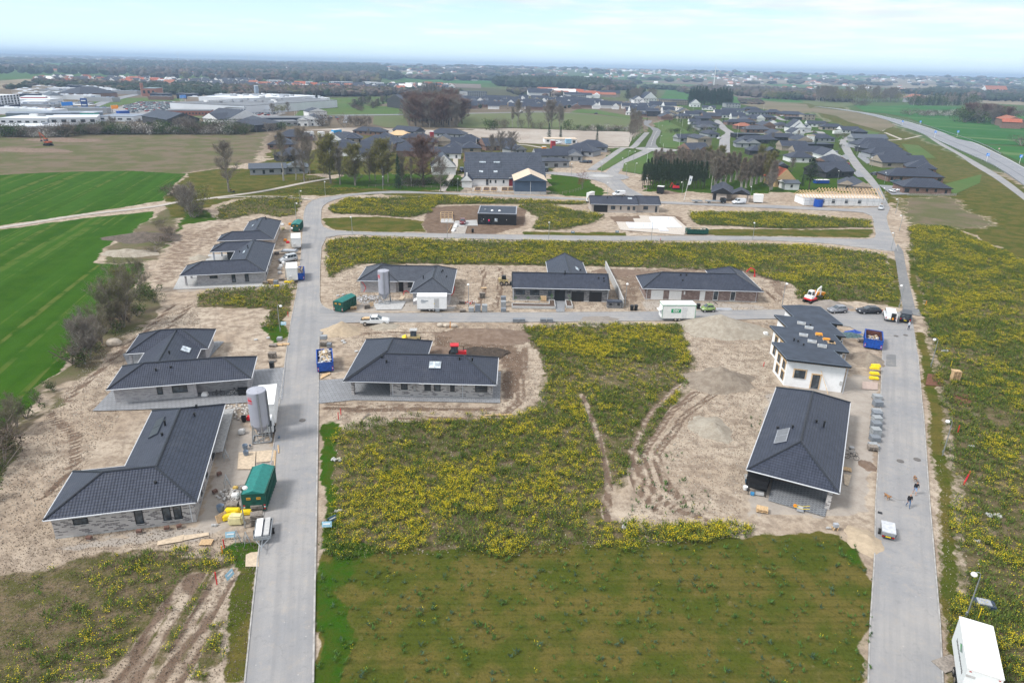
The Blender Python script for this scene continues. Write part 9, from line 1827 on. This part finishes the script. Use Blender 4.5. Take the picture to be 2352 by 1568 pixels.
for i,(x,w_)in enumerate(((250,60),(330,50),(400,70),(500,55),(560,45))):
 a=CC(x,1185);th=thing('planting_bed','timber-edged bed number %d from the left before the white farm building'%(i+1)if False else('leftmost','second','middle','fourth','rightmost')[i]+' timber-edged bed before the white farm building','raised bed',(a.x,a.y,0));mb=MB();[mb.box((c_[0],c_[1],.2),(d_[0],d_[1],.4))for c_,d_ in(((0,0),(2.2,.1)),((0,8),(2.2,.1)),((-1.1,4),(.1,8)),((1.1,4),(.1,8)))];obj('edging',mb,WOOD,th);obj('soil',MB().box((0,4,.15),(2.1,7.8,.2)),MATS['dark_bed_soil'],th)
sheet('farm_yard',K(CC,(205,1185),(585,1195),(590,1140),(210,1135)),TRK,z=.05)
cb_=MB();cb_.box((0,0,.5),(4.3,1.75,.65));cb_.box((-.2,0,1.08),(2.4,1.6,.55),top=.8,m=1);FCARS=[mesh_of('parked_car',cb_,[m_,GLASS])for m_ in(PW,mat('far_car_silver',(.42,.44,.48),.35),mat('far_car_dark',(.03,.035,.05),.35),mat('far_car_red',(.35,.03,.03),.35))]
nn=0
for cc,pl,rows in((CA,((1130,640),(1280,600),(1560,598),(1640,620),(1540,660),(1500,690),(1200,700)),200),(CA,((250,690),(260,650),(560,645),(420,690)),10),(CB,((200,705),(470,700),(470,720),(210,722)),22),(CB,((940,740),(1080,740),(1050,770),(950,760)),6),(CA,((650,835),(860,835),(860,825),(650,822)),12)):
 w_=K(cc,*pl);xs=[p.x for p in w_];ys=[p.y for p in w_];cand=[]
 yy=min(ys)
 while yy<max(ys):
  xx=min(xs)
  while xx<max(xs):cand.append((xx,yy));xx+=2.7
  yy+=9 if int(yy)%2 else 7
 if cand:
  ins=pip(np.array([c[0]for c in cand]),np.array([c[1]for c in cand]),w_);cand=[c for c,k in zip(cand,ins)if k and random.random()<.8];random.shuffle(cand)
  for x,y in cand[:rows]:o=link(NO('parked_car',random.choice(FCARS)),None,(x,y,.3),R(90)+U(-.05,.05));tag(o,'parked car in the rows of the shopping centre car park','car','cars in the shopping centre car parks');nn+=1
for cc,x0,y0,n_,lb in((CA,580,695,8,'banner flag'),(CA,1030,700,5,'orange banner'),(CA,1660,610,5,'blue pylon')):
 for i in range(n_):p=cc(x0+i*(13 if lb!='blue pylon' else 12),y0-i);th=thing('flag',('tall flag of the shopping park','orange flag on the store roof','tall blue advertising pylon by the car park')[(lb=='orange banner')+2*(lb=='blue pylon')],'flag' if lb!='blue pylon' else 'pylon',(p.x,p.y,0),0,lb+'s of the shopping park');mb=MB();h_=9 if lb!='orange banner' else 7;mb.tube((0,0,0),(0,0,h_),.15,n=5);obj('pole',mb,WHITE,th);obj('cloth',MB().box((.7,0,h_-1.8),(1.2,.1,3)),ORANGE if lb=='orange banner' else mat('sign_blue_far',(.02,.2,.6),.6),th)
p=CA(788,680);th=thing('sign_pylon','big dark blue sign tower left of the car park road','sign',(p.x,p.y,0));obj('panel',MB().box((0,0,5.5),(5.5,1,11)),mat('deep_sign_blue',(.02,.06,.22),.5),th);mb=MB();[mb.box((0,-.55,z),(4,.1,.8))for z in(9,5.5,2.5)];obj('lettering',mb,WHITE,th)
# ------------------------------------------------------------------ people and dogs
SKIN=mat('skin',(.50,.29,.21),.6,var=.05);HAIRB=mat('dark_brown_hair',(.04,.025,.018),.8);HAIRG=mat('grey_hair',(.35,.33,.31),.8)
def skin_body(name,verts,edges,radii,m,parent,mats_z=None):
 me_=NM(name);me_.from_pydata(verts,edges,[]);o=NO(name,me_);COL.objects.link(o)
 md=o.modifiers.new('s','SKIN');md.use_smooth_shade=True;o.modifiers.new('u','SUBSURF').levels=1
 for i,r_ in enumerate(radii):me_.skin_vertices[0].data[i].radius=r_ if isinstance(r_,tuple)else(r_,r_)
 me_.skin_vertices[0].data[0].use_root=True
 bpy.context.view_layer.update();m2=bpy.data.meshes.new_from_object(o.evaluated_get(bpy.context.evaluated_depsgraph_get()));bpy.data.objects.remove(o);m2.name=name
 for x in m:m2.materials.append(x)
 if mats_z:
  for p in m2.polygons:p.material_index=mats_z(p.center)
 o=NO(name,m2);COL.objects.link(o);o.parent=parent;return o
def person(lb,p,rz,top,legs,hair,stride=.28,armL=(.25,.1),armR=(.25,-.1),shorts=False,lean=0.0,shoe=None):
 """faces +x locally; 1.78 m tall"""
 th=thing('person',lb,'person',(p.x,p.y,.08),rz)
 s=stride;V=[(0,0,.95),(.0+lean*.3,0,1.15),(lean*.7,0,1.38),(lean,0,1.52),(lean*1.2,0,1.58),(lean*.8,.19,1.43),(.05*armL[0]+lean,.25,1.16),(armL[0]+lean,.24,.93),(lean*.8,-.19,1.43),(.05*armR[0]+lean,-.25,1.16),(armR[0]+lean,-.24,.93),(0,.10,.90),(s*.5,.10,.50),(s*.62,.10,.09),(s*.62+.15,.10,.04),(0,-.10,.90),(-s*.25,-.10,.50),(-s*.9,-.10,.10),(-s*.9+.15,-.10,.05)]
 E=[(0,1),(1,2),(2,3),(3,4),(2,5),(5,6),(6,7),(2,8),(8,9),(9,10),(0,11),(11,12),(12,13),(13,14),(0,15),(15,16),(16,17),(17,18)]
 Rr=[(.13,.16),(.12,.15),(.12,.17),.062,.055,.06,.047,.036,.06,.047,.036,.095,.062,.042,.038,.095,.062,.042,.038]
 sk=shorts
 def mz(c):
  if c.z>1.50 and abs(c.y)<.14:return 2
  if c.z<.085:return 3
  if abs(c.y)>.19 and c.z<1.0 and c.z>.7:return 2
  if c.z>.97:return 0
  if sk and c.z<.52:return 2
  return 1
 skin_body('body',V,E,Rr,[top,legs,SKIN,shoe or PLASTIC],th,mz)
 hx=lean*1.35;hz=1.68;mb=MB();bm=bmesh.new();bmesh.ops.create_uvsphere(bm,u_segments=14,v_segments=10,radius=.105)
 for v in bm.verts:v.co=VV((v.co.x*.98+(.012 if v.co.z<0 else 0),v.co.y*.80,v.co.z*1.18))
 me_=NM('head');bm.to_mesh(me_);bm.free();me_.materials.append(SKIN);me_.polygons.foreach_set('use_smooth',[True]*len(me_.polygons));hd_=link(NO('head',me_),th,(hx+.01,0,hz))
 obj('nose',MB().box((.107,0,-.01),(.03,.024,.04),top=.6),SKIN,hd_)
 for y in(-.035,.035):obj('eye',MB().box((.097,y,.022),(.012,.022,.012)),DARKF,hd_)
 obj('mouth',MB().box((.098,0,-.052),(.01,.045,.01)),TAIL,hd_)
 for y in(-.086,.086):obj('ear',MB().box((0,y,0),(.035,.015,.05)),SKIN,hd_)
 bm=bmesh.new();bmesh.ops.create_uvsphere(bm,u_segments=14,v_segments=10,radius=.115);bmesh.ops.delete(bm,geom=[v for v in bm.verts if v.co.z<-.02 or(v.co.x>.05 and v.co.z<.05)],context='VERTS');me_=NM('hair');[setattr(v,'co',VV((v.co.x*.98-.008,v.co.y*.84,v.co.z*1.16)))for v in bm.verts];bm.to_mesh(me_);bm.free();me_.materials.append(hair);link(NO('hair',me_),hd_)
 for(ax,sy)in((armL[0],1),(armR[0],-1)):
  mb=MB();hx_,hy_,hz_=ax+lean,sy*.24,.93;mb.box((hx_+.01,hy_,hz_-.06),(.035,.075,.10),top=.9)
  for k,(dy,ln)in enumerate(((-.03,.065),(-.01,.08),(.01,.075),(.03,.06))):mb.tube((hx_+.01,hy_+dy,hz_-.10),(hx_+.025,hy_+dy*1.1,hz_-.10-ln*.6),.009,.009,5);mb.tube((hx_+.025,hy_+dy*1.1,hz_-.10-ln*.6),(hx_+.01,hy_+dy*1.1,hz_-.10-ln),.009,.007,5)
  mb.tube((hx_+.02,hy_-sy*.035,hz_-.05),(hx_+.05,hy_-sy*.055,hz_-.10),.010,.008,5);obj('hand',mb,SKIN,th)
 return th
JEANS=mat('blue_jeans',(.07,.13,.24),.9,var=.15,scale=9);DKTOP=mat('black_sweater',(.014,.014,.018),.9);LTSH=mat('light_grey_shirt',(.45,.48,.55),.9);PINK=mat('bright_pink_jacket',(.75,.02,.12),.7);SHORTS=mat('light_blue_shorts',(.22,.35,.58),.9);DKTR=mat('navy_work_trousers',(.02,.03,.07),.9)
p1=CS(600,1385);p2=CS(668,1250)
person('man in black sweater and blue jeans walking down the road holding a dog leash',p1,R(-100),DKTOP,JEANS,HAIRG,.34,(.05,0),(.22,0));person('man in black top and light blue shorts walking behind him, head bowed',p2,R(-105),DKTOP,SHORTS,HAIRB,.30,(.08,0),(.02,0),True,.10)
person('man in pale shirt and dark trousers standing behind the black minivan',CU(728,695),R(95),LTSH,DKTR,HAIRG,.05,(.35,0),(.35,0),lean=.12);person('person in bright pink jacket and black trousers at the door of the black house',CG(1975,520),R(80),PINK,DKTR,HAIRB,.06,(.2,0),(.2,0),lean=.15)
person('person in dark clothes pushing a pram on the track under the lone bare tree',CF(955,218),R(-20),DKTOP,DKTR,HAIRB,.2,(.35,0),(.35,0));person('worker in dark clothes beside the timber shed frame',CG(1610,465),R(200),DKTOP,DKTR,HAIRB,.1,(.2,0),(.2,0),lean=.2)
p=CF(985,220);th=thing('pram','dark pram pushed along the track','pram',(p.x,p.y,.03),-.3);mb=MB();mb.box((0,0,.7),(.8,.45,.4),top=1.1);mb.box((.15,0,.98),(.4,.44,.3),top=.7);obj('basket',mb,PLASTIC,th);mb=MB();mb.tube((-.4,-.2,.7),(-.75,-.2,1.0),.02);mb.tube((-.4,.2,.7),(-.75,.2,1.0),.02);obj('handle',mb,DARKF,th)
for x in(-.3,.3):
 for y in(-.25,.25):wheel(th,x,y,.14,.05)
FUR=mat('golden_brown_fur',(.30,.155,.07),.9,var=.25,scale=14);FURW=mat('pale_fur',(.50,.40,.30),.9)
def dog(lb,p,rz,harness=False):
 th=thing('dog',lb,'dog',(p.x,p.y,.08),rz)
 V=[(0,0,.50),(.22,0,.50),(.38,0,.58),(.52,0,.68),(.66,0,.66),(-.25,0,.51),(-.38,0,.52),(-.62,0,.40),(.24,.10,.38),(.26,.10,.20),(.24,.10,.03),(.24,-.10,.38),(.20,-.10,.20),(.28,-.10,.03),(-.28,.10,.40),(-.24,.10,.26),(-.36,.10,.16),(-.34,.10,.03),(-.28,-.10,.40),(-.20,-.10,.26),(-.30,-.10,.16),(-.28,-.10,.03),(.10,0,.49)]
 E=[(22,0),(22,1),(1,2),(2,3),(3,4),(0,5),(5,6),(6,7),(1,8),(8,9),(9,10),(1,11),(11,12),(12,13),(5,14),(14,15),(15,16),(16,17),(5,18),(18,19),(19,20),(20,21)]
 Rr=[.11,.14,.085,.085,.038,.10,.06,.02,.055,.032,.026,.055,.032,.026,.065,.045,.026,.026,.065,.045,.026,.026,.125]
 skin_body('body',V,E,Rr,[FUR,FURW],th,lambda c:1 if(c.z<.09 or c.x>.62)else 0)
 for y in(-.065,.065):obj('ear',MB().box((.48,y,.74),(.05,.03,.09),top=.4),FUR,th)
 if harness:obj('harness',MB().tube((.1,0,.5),(.2,0,.51),.155,n=14),INK,th)
d1=CS(380,1300);dog('golden brown dog on a long leash at the left side of the road',d1,R(-80));dog('brown dog with dark harness walking behind the two men',CS(672,1110),R(-110),True)
a=VV((d1.x+.1,d1.y-.2,.75));b_=VV((p1.x-.30,p1.y+.05,.95));mb=MB();pts=[a.lerp(b_,k/8)-VV((0,0,.25*sin(pi*k/8)))for k in range(9)];mb.path(pts,.012,4);tag(obj('dog_leash',mb,PLASTIC),'thin dark dog leash hanging across the right road','leash')
# ------------------------------------------------------------------ air
hz_=NM('haze');X,Y0,Y1,Z0,Z1=14000,-450,16500,-3,110
hz_.from_pydata([(x,y,z)for z in(Z0,Z1)for x,y in((-X,Y0),(X,Y0),(X,Y1),(-X,Y1))],[],[(3,2,1,0),(4,5,6,7),(0,1,5,4),(1,2,6,5),(2,3,7,6),(3,0,4,7)])
hm_=bpy.data.materials.new('haze');hm_.use_nodes=True;ht=hm_.node_tree
for n in list(ht.nodes):ht.nodes.remove(n)
ho=ht.nodes.new('ShaderNodeOutputMaterial');pv=ht.nodes.new('ShaderNodeVolumePrincipled');SI(pv,'Color',(.54,.73,1.0,1));SI(pv,'Density',0.00017);SI(pv,'Anisotropy',0.0)
ht.links.new(pv.outputs[0],ho.inputs['Volume']);hz_.materials.append(hm_)
ho_=NO('haze',hz_);COL.objects.link(ho_);ho_['kind']='stuff';ho_['label']='thin blue haze over the far country';ho_['category']='haze'
